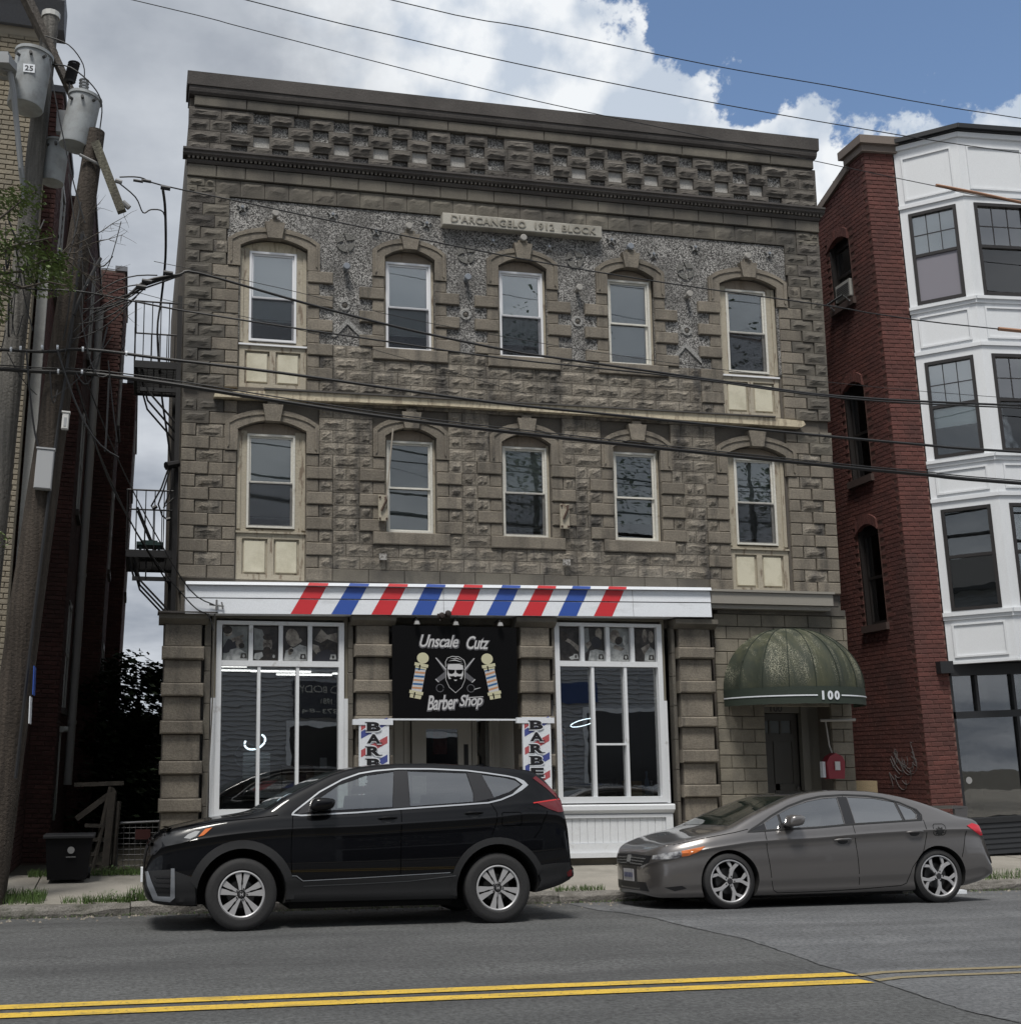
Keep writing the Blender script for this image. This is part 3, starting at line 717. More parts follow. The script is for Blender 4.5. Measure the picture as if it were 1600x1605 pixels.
# shop windows ----------------------------------------------------------
CHR_ = M('chair_chrome', (.5, .5, .5), .25, metal=1)
INT = thing('shop_interior', 'dim barber shop room seen through the glass, with lit ceiling tubes', 'room', (4.5, 19.5, .2))
@one('room_shell', M('shop_wall', (.14, .14, .145), .8), INT)
def _(b):
    b.box(.85, 8.7, 20.3, 20.4, .2, 3.7); b.box(.85, .95, 17.95, 20.3, .2, 3.7); b.box(8.6, 8.7, 17.95, 20.3, .2, 3.7)
    b.box(.95, 8.6, 17.95, 20.3, .2, .35); b.box(.95, 8.6, 17.95, 20.3, 3.6, 3.7)
    b.box(3.9, 3.96, 18.7, 20.3, .35, 3.6); b.box(5.66, 5.72, 18.7, 20.3, .35, 3.6)
TUBE = M('lit_tube', (1, .98, .95), .5, emit=1.2)
for x0, x1, y, z in ((1.25, 1.62, 18.3, 3.08), (1.7, 2.6, 18.5, 3.03), (2.1, 2.95, 18.7, 3.0), (1.3, 2.2, 19.3, 3.10), (2.4, 3.3, 19.2, 3.06)):
    b = MB(); b.tube([(x0, y, z), (x1, y, z)], .014, 6); b.box(x0, x1, y - .05, y + .05, z + .02, z + .05, 1)
    b.build('ceiling_tube', [TUBE, SHOPWHITE], INT)
def ring(nm, lb, c, r, rz, tilt, mt, arc=(0, 360), th=.012):
    pts = []
    for k in range(25):
        t = R(arc[0] + (arc[1] - arc[0]) * k / 24); p = Vector((r * math.cos(t), 0, rz * math.sin(t))); p.rotate(Matrix.Rotation(tilt, 3, 'Y')); pts.append(Vector(c) + p)
    b = MB(); b.tube(pts, th, 6, caps=False); return b.build(nm, mt, None, smooth=True)
NEON = M('lit_ring', (.75, .9, 1), .5, emit=1.5)
tag(ring('ring_light', '', (1.74, 18.15, 1.98), .155, .10, R(-22), NEON, (140, 395), .015), 'lit white ring lamp hanging behind the left shop window', 'lamp')
tag(ring('wire_hoop', '', (1.62, 18.12, 1.78), .17, .17, 0, M('grey_tube', (.35, .36, .37), .4), th=.009), 'round grey hoop behind the left shop window, below the lit ring', 'hoop')
tag(ring('ring_light', '', (6.78, 18.2, 2.27), .21, .045, R(-14), NEON, (20, 340), .007), 'thin lit oval lamp behind the right shop window', 'lamp')
# things standing in the shop
def simple(nm, lb, cat, fn, mats, loc, group=None, **k):
    t = MB(); fn(t); o = t.build(nm, mats, None, **k); tag(o, lb, cat, group); return o
CARD = M('cardboard', (.30, .20, .11), .8)
def _f(b): b.box(7.34, 7.58, 17.9, 18.1, 1.15, 1.38)
simple('cardboard_box', 'small brown cardboard box on the sill inside the right shop window', 'box', _f, CARD, 0)
for x, hgt, c, lb in ((7.67, .36, (.20, .28, .42), 'blue spray bottle on the sill inside the right shop window'), (7.74, .22, (.6, .62, .62), 'white bottle beside the blue spray bottle inside the right shop window')):
    b = MB(); b.lathe([(0, 0), (.035, 0), (.037, hgt * .55), (.012, hgt * .75), (.012, hgt * .9), (.02, hgt * .9), (.018, hgt), (0, hgt)], (x, 17.92, 1.17), 'z', 12)
    tag(b.build('bottle', M('bottle_%d' % int(hgt * 100), c, .3), None, smooth=True), lb, 'bottle')
def _f(b): b.box(6.32, 7.2, 18.0, 18.5, .35, 1.12); b.box(6.9, 8.4, 18.9, 19.5, .35, 1.3); b.box(1.3, 2.9, 18.4, 18.9, .35, 1.2)
simple('shop_counter', 'dark low counters inside the barber shop', 'counter', _f, M('counter_black', (.02, .02, .02), .3), 0)
# barber pole in the right window
bp = thing('barber_pole', 'red, white and blue spiral barber pole standing inside the right shop window', 'barber pole', (6.31, 17.85, 1.5))
def _spiral(N, L, geo, mix, rng, noise, c):
    s = N.new('ShaderNodeSeparateXYZ'); L.new(geo.outputs['Position'], s.inputs[0])
    a = N.new('ShaderNodeMath'); a.operation = 'MULTIPLY_ADD'; L.new(s.outputs[0], a.inputs[0]); a.inputs[1].default_value = 1.1; L.new(s.outputs[2], a.inputs[2])
    w = N.new('ShaderNodeMath'); w.operation = 'MULTIPLY'; w.inputs[1].default_value = 9.0; L.new(a.outputs[0], w.inputs[0])
    fr = N.new('ShaderNodeMath'); fr.operation = 'FRACT'; L.new(w.outputs[0], fr.inputs[0])
    r = N.new('ShaderNodeValToRGB'); r.color_ramp.interpolation = 'CONSTANT'; L.new(fr.outputs[0], r.inputs[0])
    el = r.color_ramp.elements; el[0].color = (.6, .6, .62, 1); el[1].position = .25; el[1].color = (.45, .03, .04, 1)
    e = el.new(.5); e.color = (.6, .6, .62, 1); e = el.new(.75); e.color = (.03, .06, .30, 1)
    return r.outputs[0]
b = MB(); b.lathe([(0, 1.62), (.055, 1.62), (.055, 2.18), (0, 2.18)], (6.31, 17.86, 0), 'z', 16); b.build('striped_cylinder', M('spiral', (.6, .6, .6), .3, extra=_spiral), bp, smooth=True)
b = MB(); b.lathe([(0, 1.54), (.05, 1.55), (.065, 1.62), (0, 1.62)], (6.31, 17.86, 0), 'z', 16); b.lathe([(0, 2.18), (.065, 2.18), (.05, 2.24), (0, 2.27)], (6.31, 17.86, 0), 'z', 16); b.build('pole_cap', BLACKMET, bp, smooth=True)
# more of the shop seen dimly through the glass
op = thing('open_sign', 'unlit dark OPEN sign low inside the right shop window', 'sign', (7.0, 17.95, 1.17)); box('sign_box', M('sign_dark', (.02, .02, .022), .4), op, 6.80, 7.18, 17.93, 17.97, 1.19, 1.42); text('lettering', 'OPEN', 6.86, 7.12, 1.26, 1.35, 17.926, M('dim_letter', (.10, .07, .07), .4), op)
sp_ = thing('slatted_panel', 'white slats standing for reflected window blinds behind the lit ring in the left shop window', 'panel', (1.78, 18.5, 1.5))  # solid white slats stand in for a lit window reflection with blinds
box('panel_back', M('panel_grey', (.3, .31, .31), .6), sp_, 1.62, 1.98, 18.52, 18.54, 1.45, 1.84)
for k in range(8): box('slat', SHOPWHITE, sp_, 1.60, 2.0, 18.48, 18.515, 1.455 + k * .048, 1.49 + k * .048)
def _f(b): b.box(2.70, 2.80, 18.2, 18.22, 1.60, 1.75); b.box(1.75, 2.25, 18.2, 18.21, 1.18, 1.26)
simple('wall_notice', 'small white cards behind the lower part of the left shop window', 'card', _f, SHOPWHITE, 0)
for k, x in enumerate((1.45, 2.55)):
    ch = thing('barber_chair', ['dim barber chair behind the left pane of the left shop window', 'dim barber chair behind the right pane of the left shop window'][k], 'chair', (x, 19.3, .35), 'barber chairs')
    b = MB(); b.cbox(x - .28, x + .28, 19.1, 19.6, .85, 1.0, .03); b.build('seat', M('chair_leather', (.05, .02, .02), .35), ch); b = MB(); b.cbox(x - .26, x + .26, 19.55, 19.66, 1.0, 1.65, .03); b.build('backrest', MATS['chair_leather'], ch)
    b = MB(); b.lathe([(.28, 0), (.28, .03), (.05, .06), (.05, .5)], (x, 19.35, .35), 'z', 16); b.build('base', CHR_, ch)
    for sg in (-1, 1): b = MB(); b.cbox(x + sg * .30 - .03, x + sg * .30 + .03, 19.15, 19.5, 1.12, 1.18, .01); b.build('armrest', MATS['chair_leather'], ch)
# framed windows
def shop_window(nm_lb, xl0, xl1, z0, ztop, ztr, mull, trans, slant, cross=None, panel=True):
    """white timber shop window: side posts widen below, transom lights above with printed pictures"""
    w = thing('shop_window', nm_lb, 'window', ((xl0 + xl1) / 2, 17.6, .3))
    y0, y1 = 17.55, 17.66
    b = MB()
    b.box(xl0 - .075, xl0, y0, y1, z0 - .09, ztop + .05); b.box(xl1, xl1 + .075, y0, y1, z0 - .09, ztop + .05)
    b.box(xl0, xl1, y0, y1, ztop, ztop + .05); b.box(xl0, xl1, y0, y1, z0 - .09, z0)
    b.box(xl0, xl1, y0 + .01, y1, ztr - .045, ztr + .035)
    b.box(xl0 - slant, xl0 - .076, y0 + .015, y1, z0 - .10, 2.58); b.box(xl1 + .076, xl1 + slant - .0, y0 + .015, y1, z0 - .10, 2.58)
    b.build('window_frame', SHOPWHITE, w)
    b = MB(); b.box(xl0 - .135, xl0 - .076, y0 + .05, y1, 2.585, ztop + .09); b.box(xl1 + .076, xl1 + .135, y0 + .05, y1, 2.585, ztop + .09); b.box(xl0 - .135, xl1 + .135, y0 + .05, y1, ztop + .091, ztop + .15)
    b.build('casing', M('taupe_trim', (.17, .155, .12), .6, fine=.08), w)
    for x in mull: box('mullion', SHOPWHITE, w, x - .022, x + .022, y0 + .02, y1, z0, ztr - .045)
    for x in trans: box('mullion', SHOPWHITE, w, x - .03, x + .03, y0 + .02, y1, ztr + .035, ztop)
    if cross: box('glazing_bar', SHOPWHITE, w, cross[0] + .022, cross[1] - .022, y0 + .025, y1, cross[2] - .015, cross[2] + .015)
    ed = [xl0] + mull + [xl1]
    for a, c in zip(ed, ed[1:]): box('pane', SHOPGLASS, w, a + (.022 if a != xl0 else 0), c - (.022 if c != xl1 else 0), y1 - .02, y1 - .014, z0, ztr - .045)
    return w
W1 = shop_window('tall white timber shop window left of the entrance, with four barber pictures along the top', 1.20, 2.87, 1.04, 3.62, 3.075, [1.73, 2.28], [1.61, 2.035, 2.455], .14)
W2 = shop_window('white timber shop window right of the entrance, with a beadboard panel beneath', 6.20, 7.76, 1.16, 3.69, 3.13, [6.72, 7.24], [6.57, 6.975, 7.37], .13, (6.72, 7.24, 1.93))
for w, x0, x1 in ((W1, 1.02, 3.0), (W2, 6.08, 7.92)):
    b = MB(); zt = .93 if w is W1 else 1.05
    b.prismx([(17.66, zt), (17.50, zt), (17.485, zt - .02), (17.485, zt - .08), (17.55, zt - .14), (17.66, zt - .14)], x0, x1); b.build('sill', SHOPWHITE, w)
    b = MB(); z0, z1 = .36, zt - .145
    b.box(x0 + .02, x0 + .13, 17.53, 17.60, z0, z1); b.box(x1 - .13, x1 - .02, 17.53, 17.60, z0, z1); b.box(x0 + .13, x1 - .13, 17.53, 17.60, z0, z0 + .13); b.box(x0 + .13, x1 - .13, 17.53, 17.60, z1 - .05, z1)
    b.box(x0 - .0, x1, 17.49, 17.60, .29, .358); b.build('panel_frame', SHOPWHITE, w)
    x = x0 + .13; q = 0
    while x < x1 - .14:
        xe = min(x + .118, x1 - .13); b = MB(); b.cbox(x + .002, xe - .002, 17.56, 17.60, z0 + .131, z1 - .051, .005); b.build('bead_board', SHOPWHITE, w); x = xe
# printed barber pictures (invented, plain): dark ground, head in profile or full face, cape
PR = [M('print_dark', (.022, .020, .020), .35, var=(.05, .045, .043), vscale=12), M('print_skin', (.33, .305, .265), .4, var=(.10, .085, .075), vscale=9), M('print_cape', (.44, .45, .44), .4, var=(.22, .23, .23), vscale=11), M('print_hair', (.045, .036, .030), .5, var=(.015, .013, .012), vscale=20), M('print_wall', (.24, .255, .25), .4, var=(.13, .14, .14), vscale=7), M('print_navy', (.025, .025, .032), .4)]
def ell(cx_, cz_, rx, rz, n=14, rot=0):
    return [(cx_ + rx * math.cos(t) * math.cos(rot) - rz * math.sin(t) * math.sin(rot), cz_ + rx * math.cos(t) * math.sin(rot) + rz * math.sin(t) * math.cos(rot)) for t in [2 * math.pi * k / n for k in range(n)]]
def picture(w, x0, x1, z0, z1, kind):
    W_, H_ = x1 - x0, z1 - z0; y = 17.63; lay = [0]
    b = MB(); b.box(x0, x1, y, y + .012, z0, z1, [4, 0, 0, 0, 0, 0, 4, 0][kind])
    def P_(pts, m):
        lay[0] += 1; q = [(x0 + min(max(u, 0), 1) * W_, z0 + min(max(v, 0), 1) * H_) for u, v in pts]
        b.add([(u, y - .0006 * lay[0], v) for u, v in q], [tuple(range(len(q)))] , m)
    if kind == 0:
        P_([(0, .35), (.2, .62), (.52, .55), (.6, .48), (.5, .3), (.15, .2), (0, .2)], 5); P_(ell(.2, .82, .17, .14), 1); P_(ell(.17, .88, .2, .12), 3)
        P_([(.1, 0), (.3, .3), (.6, .36), (.95, .2), (1, 0)], 2); P_(ell(.66, .5, .16, .15, rot=.3), 1); P_(ell(.75, .42, .12, .08), 3); P_([(.3, .62), (.8, .75), (.85, .7), (.4, .52)], 1)
    elif kind == 1:
        P_([(0, .3), (0, .95), (.35, .9), (.5, .6), (.4, .3)], 4); P_([(.2, 0), (.35, .3), (.75, .32), (.95, .18), (1, 0)], 3); P_(ell(.58, .48, .2, .22), 1); P_(ell(.58, .68, .21, .09), 3); P_(ell(.56, .32, .15, .08), 3); P_([(0, .05), (.05, .2), (.35, .25), (.4, .12), (.2, 0)], 2); P_([(.45, .5), (.52, .5), (.52, .47), (.45, .47)], 3); P_([(.62, .5), (.7, .5), (.7, .47), (.62, .47)], 3)
    elif kind == 2:
        P_(ell(.38, .68, .3, .26, rot=-.5), 1); P_([(.4, .4), (.75, .55), (.8, .6), (.72, .68), (.5, .5)], 1); P_([(0, 0), (.1, .3), (.5, .4), (.7, .48), (1, .42), (1, 0)], 2); P_(ell(.3, .28, .13, .1, rot=.8), 1); P_(ell(.34, .3, .09, .05), 0)
    elif kind == 3:
        P_([(.05, .62), (.35, .95), (.6, .78), (1, .85), (1, .5), (.6, .4), (.3, .55)], 1); P_([(.3, .52), (.6, .66), (1, .55), (1, .35), (.5, .3)], 3); P_([(0, .5), (.25, .45), (.35, .25), (.15, .2), (0, .35)], 1); P_([(0, 0), (.2, .25), (.6, .35), (1, .2), (1, 0)], 5)
    elif kind == 4:
        P_([(.2, .62), (.6, .5), (1, .25), (1, .45), (.6, .62), (.3, .7)], 1); P_(ell(.25, .72, .22, .15), 3); P_([(.5, .1), (.9, .2), (.85, .05), (.6, .02)], 2)
    elif kind == 5:
        P_([(.2, 0), (.3, .3), (.6, .35), (1, .3), (1, 0)], 2); P_([(0, .2), (0, .95), (.25, 1), (.3, .5), (.2, .3)], 4); P_(ell(.75, .8, .17, .2), 1); P_(ell(.62, .55, .24, .18), 5); P_([(.05, .5), (.3, .6), (.4, .5), (.2, .35)], 1)
    elif kind == 6:
        P_([(0, 0), (0, .55), (.35, .5), (.7, .4), (1, .55), (1, 0)], 2); P_(ell(.3, .75, .26, .2, rot=.3), 1); P_(ell(.5, .62, .2, .12, rot=.2), 3); P_([(.2, .38), (.6, .3), (.8, .38), (.3, .5)], 1); P_(ell(.8, .62, .1, .16), 2)
    else:
        P_([(.5, 0), (.55, .4), (.8, .45), (1, .35), (1, 0)], 2); P_([(.35, .4), (.75, .55), (.8, .45), (.5, .2)], 1); P_(ell(.55, .78, .12, .2), 1); P_(ell(.85, .75, .14, .18), 1); P_(ell(.2, .8, .18, .16), 3)
    P_([(.7, .05), (.74, .2), (.94, .2), (.98, .05)], 0 if kind not in (3, 4) else 2); P_(ell(.84, .12, .05, .05), 2 if kind not in (3, 4) else 0)
    b.build('printed_picture', PR, w)
for q, (a, c) in enumerate(((1.205, 1.58), (1.64, 2.005), (2.065, 2.425), (2.485, 2.865))): picture(W1, a + .015, c - .01, 3.12, 3.605, q)
for q, (a, c) in enumerate(((6.205, 6.54), (6.60, 6.945), (7.005, 7.34), (7.40, 7.755))): picture(W2, a + .01, c - .01, 3.175, 3.68, q + 4)
# entrance (recess behind the banner)
EN = thing('shop_entrance', 'recessed grey panelled shop doorway beneath the black banner, half hidden by the SUV', 'doorway', (4.6, 18.6, .2))
GP = M('entrance_paint', (.42, .41, .38), .55, fine=.05)
@one('recess_wall', GP, EN)
def _(b):
    b.box(3.64, 3.70, 17.9, 18.7, .2, 2.75); b.box(5.56, 5.62, 17.9, 18.7, .2, 2.75); b.box(3.7, 5.56, 17.7, 18.7, 2.76, 2.86)
    b.box(3.70, 4.15, 18.62, 18.7, .2, 2.75); b.box(4.15, 5.1, 18.62, 18.7, 2.32, 2.75); b.box(5.1, 5.2, 18.62, 18.7, .2, 2.75); b.box(5.4, 5.56, 18.62, 18.7, .2, 2.75)
    for x in (3.76, 3.9, 4.05, 5.12, 5.44): b.box(x, x + .035, 18.60, 18.62, .2, 2.6)
dr = one('shop_door', GP, EN)(lambda b: [b.box(*a) for a in ((4.16, 4.38, 18.55, 18.6, .25, 2.31), (4.88, 5.09, 18.55, 18.6, .25, 2.31), (4.38, 4.88, 18.55, 18.6, 2.18, 2.31), (4.38, 4.88, 18.55, 18.6, .25, .9))])
dr = [o for o in bpy.data.objects if o.name == 'shop_door'][0]
box('pane', SHOPGLASS, dr, 4.38, 4.88, 18.57, 18.575, .9, 2.18); box('price_list', M('red_print', (.25, .06, .05), .5), dr, 4.50, 4.72, 18.60, 18.604, 1.8, 2.14)
box('letter_slot', BLACK, dr, 4.97, 5.04, 18.545, 18.549, 1.2, 1.95); box('side_light', SHOPGLASS, EN, 5.2, 5.4, 18.65, 18.655, .3, 2.6)
# banner ---------------------------------------------------------------
BN = thing('shop_banner', 'black barber shop banner with a bearded face and two barber poles hung over the entrance', 'banner', (4.55, 17.45, 2.3))
VINB = M('banner_black', (.003, .003, .0035), .5, spec=.12, bump=.3, bscale=6); VW = M('banner_white', (.52, .52, .53), .5); VG = M('banner_grey', (.10, .10, .11), .5)
VC = M('banner_cream', (.52, .50, .34), .5); VO = M('banner_orange', (.48, .25, .13), .5); VB = M('banner_blue', (.03, .12, .28), .5)
yb = 17.38
box('banner_sheet', VINB, BN, 3.615, 5.48, yb, yb + .012, 2.30, 3.625)
box('banner_rail', SIGNW, BN, 3.56, 5.53, yb - .005, yb + .03, 2.268, 2.292)
def flat(nm, polys, mt, y=yb, parent=BN):
    b = MB()
    for k, p in enumerate(polys):
        n = len(p); a = sum(p[i][0] * p[(i + 1) % n][1] - p[(i + 1) % n][0] * p[i][1] for i in range(n))
        if a < 0: p = p[::-1]
        b.add([(u, y - .0002 * k, v) for u, v in p], [tuple(range(len(p)))])
    return b.build(nm, mt, parent)
def script(body, x0, x1, z0, z1, rot=0):
    text('lettering_shadow', body, x0 - .012, x1 + .02, z0 - .02, z1 + .004, yb - .002, VG, BN, extrude=.001, shear=.35, bold=.055, rot=rot, space=.92)
    text('lettering', body, x0, x1, z0, z1, yb - .004, VW, BN, extrude=.001, shear=.35, bold=.012, rot=rot, space=.92)
script('Unscale', 4.02, 4.60, 3.32, 3.50); script('Cutz', 4.72, 5.06, 3.30, 3.49); script('Barber', 4.12, 4.58, 2.42, 2.63, R(3)); script('Shop', 4.60, 4.95, 2.43, 2.64, R(3))
flat('flourish', [[(4.68, 2.60), (4.96, 2.615), (4.96, 2.605), (4.70, 2.59)], [(4.82, 2.72), (4.92, 2.745), (4.92, 2.738), (4.83, 2.712)]], VW, yb - .002)
# crossed razors, head
for s in (-1, 1):
    def mx(p): return [(4.545 + s * u, v) for u, v in p]
    flat('razor', [mx([(.29, 3.16), (.27, 3.17), (.10, 2.98), (.14, 2.94)]), mx([(.03, 2.96), (.24, 2.82), (.29, 2.86), (.08, 3.03)])], VG, yb - .001)
    flat('razor_edge', [mx([(.295, 3.165), (.285, 3.17), (.12, 2.985), (.13, 2.975)]), mx([(.24, 2.815), (.255, 2.815), (.30, 2.855), (.29, 2.865)])], VW, yb - .0016)
    flat('scissor_ring', [[(4.545 + s * .23 + r * math.cos(t), 2.73 + r * math.sin(t)) for r, t in [(.06, k * .5) for k in range(13)] + [(.05, k * .5) for k in range(12, -1, -1)]]], VG, yb - .001)
flat('beard_outline', [[(4.40, 3.0), (4.40, 2.85), (4.45, 2.74), (4.545, 2.66), (4.64, 2.74), (4.69, 2.85), (4.69, 3.0)]], VW, yb - .003)
flat('beard', [[(4.407, 3.0), (4.407, 2.85), (4.456, 2.745), (4.545, 2.67), (4.634, 2.745), (4.683, 2.85), (4.683, 3.0)]], VINB, yb - .004)
flat('face', [[(4.43, 3.06), (4.425, 2.93), (4.45, 2.86), (4.50, 2.87), (4.545, 2.885), (4.59, 2.87), (4.64, 2.86), (4.665, 2.93), (4.66, 3.06), (4.60, 3.08), (4.49, 3.08)]], VW, yb - .005)
flat('hair_outline', [[(4.40, 3.03), (4.395, 3.11), (4.43, 3.17), (4.50, 3.195), (4.60, 3.19), (4.68, 3.14), (4.70, 3.08), (4.69, 3.02), (4.66, 3.08), (4.43, 3.07)]], VW, yb - .0055)
flat('hair', [[(4.408, 3.04), (4.404, 3.11), (4.435, 3.163), (4.50, 3.187), (4.60, 3.182), (4.672, 3.135), (4.69, 3.08), (4.683, 3.03), (4.655, 3.085), (4.43, 3.08)]], VINB, yb - .0065)
flat('hair_highlight', [[(4.46, 3.15), (4.56, 3.172), (4.66, 3.13), (4.56, 3.16)], [(4.44, 3.12), (4.54, 3.145), (4.66, 3.105), (4.54, 3.13)]], VW, yb - .007)
flat('sunglasses', [[(4.43, 3.0), (4.54, 2.995), (4.53, 2.955), (4.49, 2.935), (4.45, 2.945)], [(4.55, 2.995), (4.66, 3.0), (4.64, 2.945), (4.60, 2.935), (4.56, 2.955)]], VINB, yb - .0075)
flat('moustache', [[(4.45, 2.90), (4.52, 2.905), (4.545, 2.892), (4.57, 2.905), (4.64, 2.90), (4.60, 2.865), (4.545, 2.875), (4.49, 2.865)], [(4.50, 2.86), (4.59, 2.86), (4.60, 2.80), (4.545, 2.78), (4.49, 2.80)]], VINB, yb - .008)
flat('lip', [[(4.515, 2.852), (4.575, 2.852), (4.545, 2.832)]], VW, yb - .009)
for s, xt in ((-1, 4.065), (1, 5.025)):
    dxb = -s * -.10
    def ax(t, u):                                           # t along the pole from bulb (0) to foot (1), u across
        x = xt + s * .0 + (t * .11) * (-1 if s < 0 else 1); z = 3.17 - t * .55
        return (x + u, z + u * (.18 if s > 0 else -.18))
    flat('pole_bulb', [ell(xt, 3.16, .088, .08, 18)], VC, yb - .002)
    flat('pole_body', [[ax(.24, -.075), ax(.24, .075), ax(.96, .075), ax(.96, -.075)]], VW, yb - .002)
    for k in range(6):
        t = .27 + k * .10
        flat('pole_band', [[ax(t + .02, -.072), ax(t - .01, .072), ax(t + .04, .072), ax(t + .07, -.072)]], VB if k % 2 == 0 else VO, yb - .003)
    for t in (.20, .92):
        flat('pole_collar', [[ax(t - .04, -.10), ax(t - .04, .10), ax(t + .04, .10), ax(t + .04, -.10)], [ax(t - .03 + .04, -.085), ax(t + .01, .085), ax(t + (.15 if t > .5 else .10), .08), ax(t + (.15 if t > .5 else .10), -.08)]], VC, yb - .0035)
        flat('collar_line', [[ax(t + .045, -.09), ax(t + .045, .09), ax(t + .055, .09), ax(t + .055, -.09)], [ax(t + .0, -.03), ax(t, -.01), ax(t + .14, -.01), ax(t + .14, -.03)]], VINB, yb - .0045)
# flood lamps above the banner
for x in (3.97, 4.55, 5.22):
    t = thing('flood_lamp', {3.97: 'small black lamp over the left end of the black banner', 4.55: 'small black lamp over the middle of the black banner', 5.22: 'small black lamp over the right end of the black banner'}[x], 'lamp', (x, 17.5, 3.7), 'lamps above the banner')
    b = MB(); b.tube([(x, 17.6, 3.72), (x, 17.40, 3.75), (x, 17.33, 3.68)], .014); b.build('bracket', BLACKMET, t)
    b = MB(); b.lathe([(0, 0), (.03, 0), (.045, -.05), (0, -.05)], (x, 17.32, 3.69), 'z', 10); b.build('lamp_head', M('lamp_grey', (.3, .3, .3), .4), t)
def _f(b):
    b.lathe([(0, -.04), (.035, -.035), (.05, 0), (.035, .05), (0, .055)], (4.42, 17.26, 3.80), 'y', 12); b.lathe([(0, -.04), (.035, -.035), (.05, 0), (.035, .05), (0, .055)], (4.33, 17.28, 3.77), 'y', 12); b.box(4.27, 4.47, 17.30, 17.325, 3.745, 3.80); b.tube([(4.4, 17.3, 3.78), (4.3, 17.29, 3.70)], .01)
simple('security_lamp', 'dark twin security lamp fixed on the striped fascia above the banner', 'lamp', _f, M('bronze', (.03, .02, .017), .5), 0, smooth=True)
# BARBER panels -------------------------------------------------------
for side, (x0, x1, zt) in enumerate(((3.125, 3.555, 2.285), (5.53, 5.955, 2.315))):
    S = thing('barber_sign', 'tall BARBER SHOP panel with striped ground left of the entrance' if side == 0 else 'tall BARBER SHOP panel with striped ground right of the entrance', 'sign', ((x0 + x1) / 2, 17.4, .9), 'vertical BARBER panels')
    zb_ = zt - 1.75; y = 17.33
    b = MB(); b.box(x0, x1, y, y + .05, zb_, zt); b.build('panel', SIGNW, S)
    b = MB(); b.box(x0 - .09, x1 + .055, y - .012, y + .06, zt - .085, zt - .005); b.build('bracket_rail', SIGNW, S)
    ix0, ix1 = x0 + .025, x1 - .025
    for k in range(6):
        za = zt - .30 - k * .26 + .02
        z_a, z_b = za, za + .20
        poly = [(ix0, z_a), (ix1, z_b), (ix1, z_b + .10), (ix0, z_a + .10)]
        flat('blue_band' if k % 2 == (0 if side == 0 else 0) else 'red_band', [poly], M('faded_blue', (.06, .08, .27), .5) if k % 2 == 0 else M('faded_red', (.42, .09, .10), .5), y - .013 if k == 99 else y - .002, S)
    flat('red_band', [[(ix0, zt - .095), (ix0, zt - .17), (ix0 + .1, zt - .095)]], MATS['faded_red'], y - .002, S)
    for k, ch in enumerate('BARBERSHOP'):
        z1 = zt - .035 - k * .170 if k < 99 else 0
        cx_ = (x0 + x1) / 2 - .01
        text('letter_outline', ch, cx_ - .115, cx_ + .115, z1 - .158, z1 + .006, y - .0145, SIGNW, S, extrude=.001, bold=.07)
        text('letter', ch, cx_ - .10, cx_ + .10, z1 - .142, z1 - .01, y - .0165, BLACK, S, extrude=.001, bold=.045)
        # slab serifs
        if ch in 'BR': flat('serif', [[(cx_ - .125, z1 - .142), (cx_ - .04, z1 - .142), (cx_ - .04, z1 - .128), (cx_ - .125, z1 - .128)], [(cx_ - .125, z1 - .024), (cx_ - .04, z1 - .024), (cx_ - .04, z1 - .01), (cx_ - .125, z1 - .01)]], BLACK, y - .0185, S)
        if ch in 'AR': flat('serif', [[(cx_ + .04, z1 - .142), (cx_ + .125, z1 - .142), (cx_ + .125, z1 - .128), (cx_ + .04, z1 - .128)]], BLACK, y - .019, S)
# domed awning ----------------------------------------------------------
AW = thing('domed_awning', 'moss stained green domed awning with the number 100 over the house door', 'awning', (9.75, 17.5, 2.5))
def _moss(N, L, geo, mix, rng, noise, c):
    a = mix(rng(noise(75, (1, 1, .8), 3), .51, .57), (0, 0, 0), (1, 1, 1)); k = mix(rng(noise(1.6, (4.2, 1, .35), 6), .47, .62), (0, 0, 0), (1, 1, 1))
    z = N.new('ShaderNodeSeparateXYZ'); L.new(geo.outputs['Position'], z.inputs[0])
    zm = mix(rng(z.outputs[2], 2.74, 3.0), (0, 0, 0), (1, 1, 1))
    m = mix(1.0, mix(1.0, a, k, 'MULTIPLY'), zm, 'MULTIPLY')
    c2 = mix(rng(noise(2.0, (2, 1, .6), 4), .42, .62), c, (.052, .056, .030))
    return mix(m, mix(rng(z.outputs[2], 2.72, 2.76), c, c2), (.27, .265, .20))
CANVAS = M('awning_canvas', (.024, .031, .020), .75, bump=.5, bscale=25, extra=_moss)
ax_, ay_, rx_, ry_, rz_ = 9.89, 17.53, 1.085, 1.15, .96
def dome(u, t, s=1.0):
    """u 0..1 across the half circle left to right, t 0 rim .. 1 crown"""
    th = math.pi * (1 - u); f = math.cos(t * math.pi / 2) ** .93; rib = 1 - .035 * abs(math.sin(u * math.pi * 9))
    return (ax_ + rx_ * math.cos(th) * f * rib * s, ay_ - ry_ * math.sin(th) * f * rib * s, 2.74 + rz_ * math.sin(t * math.pi / 2) * s)
b = MB(); nu, nt_ = 54, 16
pts = [dome(i / nu, j / nt_) for j in range(nt_ + 1) for i in range(nu + 1)]
b.add(pts, [(j * (nu + 1) + i, j * (nu + 1) + i + 1, (j + 1) * (nu + 1) + i + 1, (j + 1) * (nu + 1) + i) for j in range(nt_) for i in range(nu)])
b.build('canopy', CANVAS, AW, smooth=True, angle=60)
for k in range(1, 9):
    b = MB(); b.tube([dome(k / 9, j / 14, 1.004) for j in range(15)], .007, 5); b.build('rib', M('seam_dark', (.014, .022, .014), .8), AW, smooth=True)
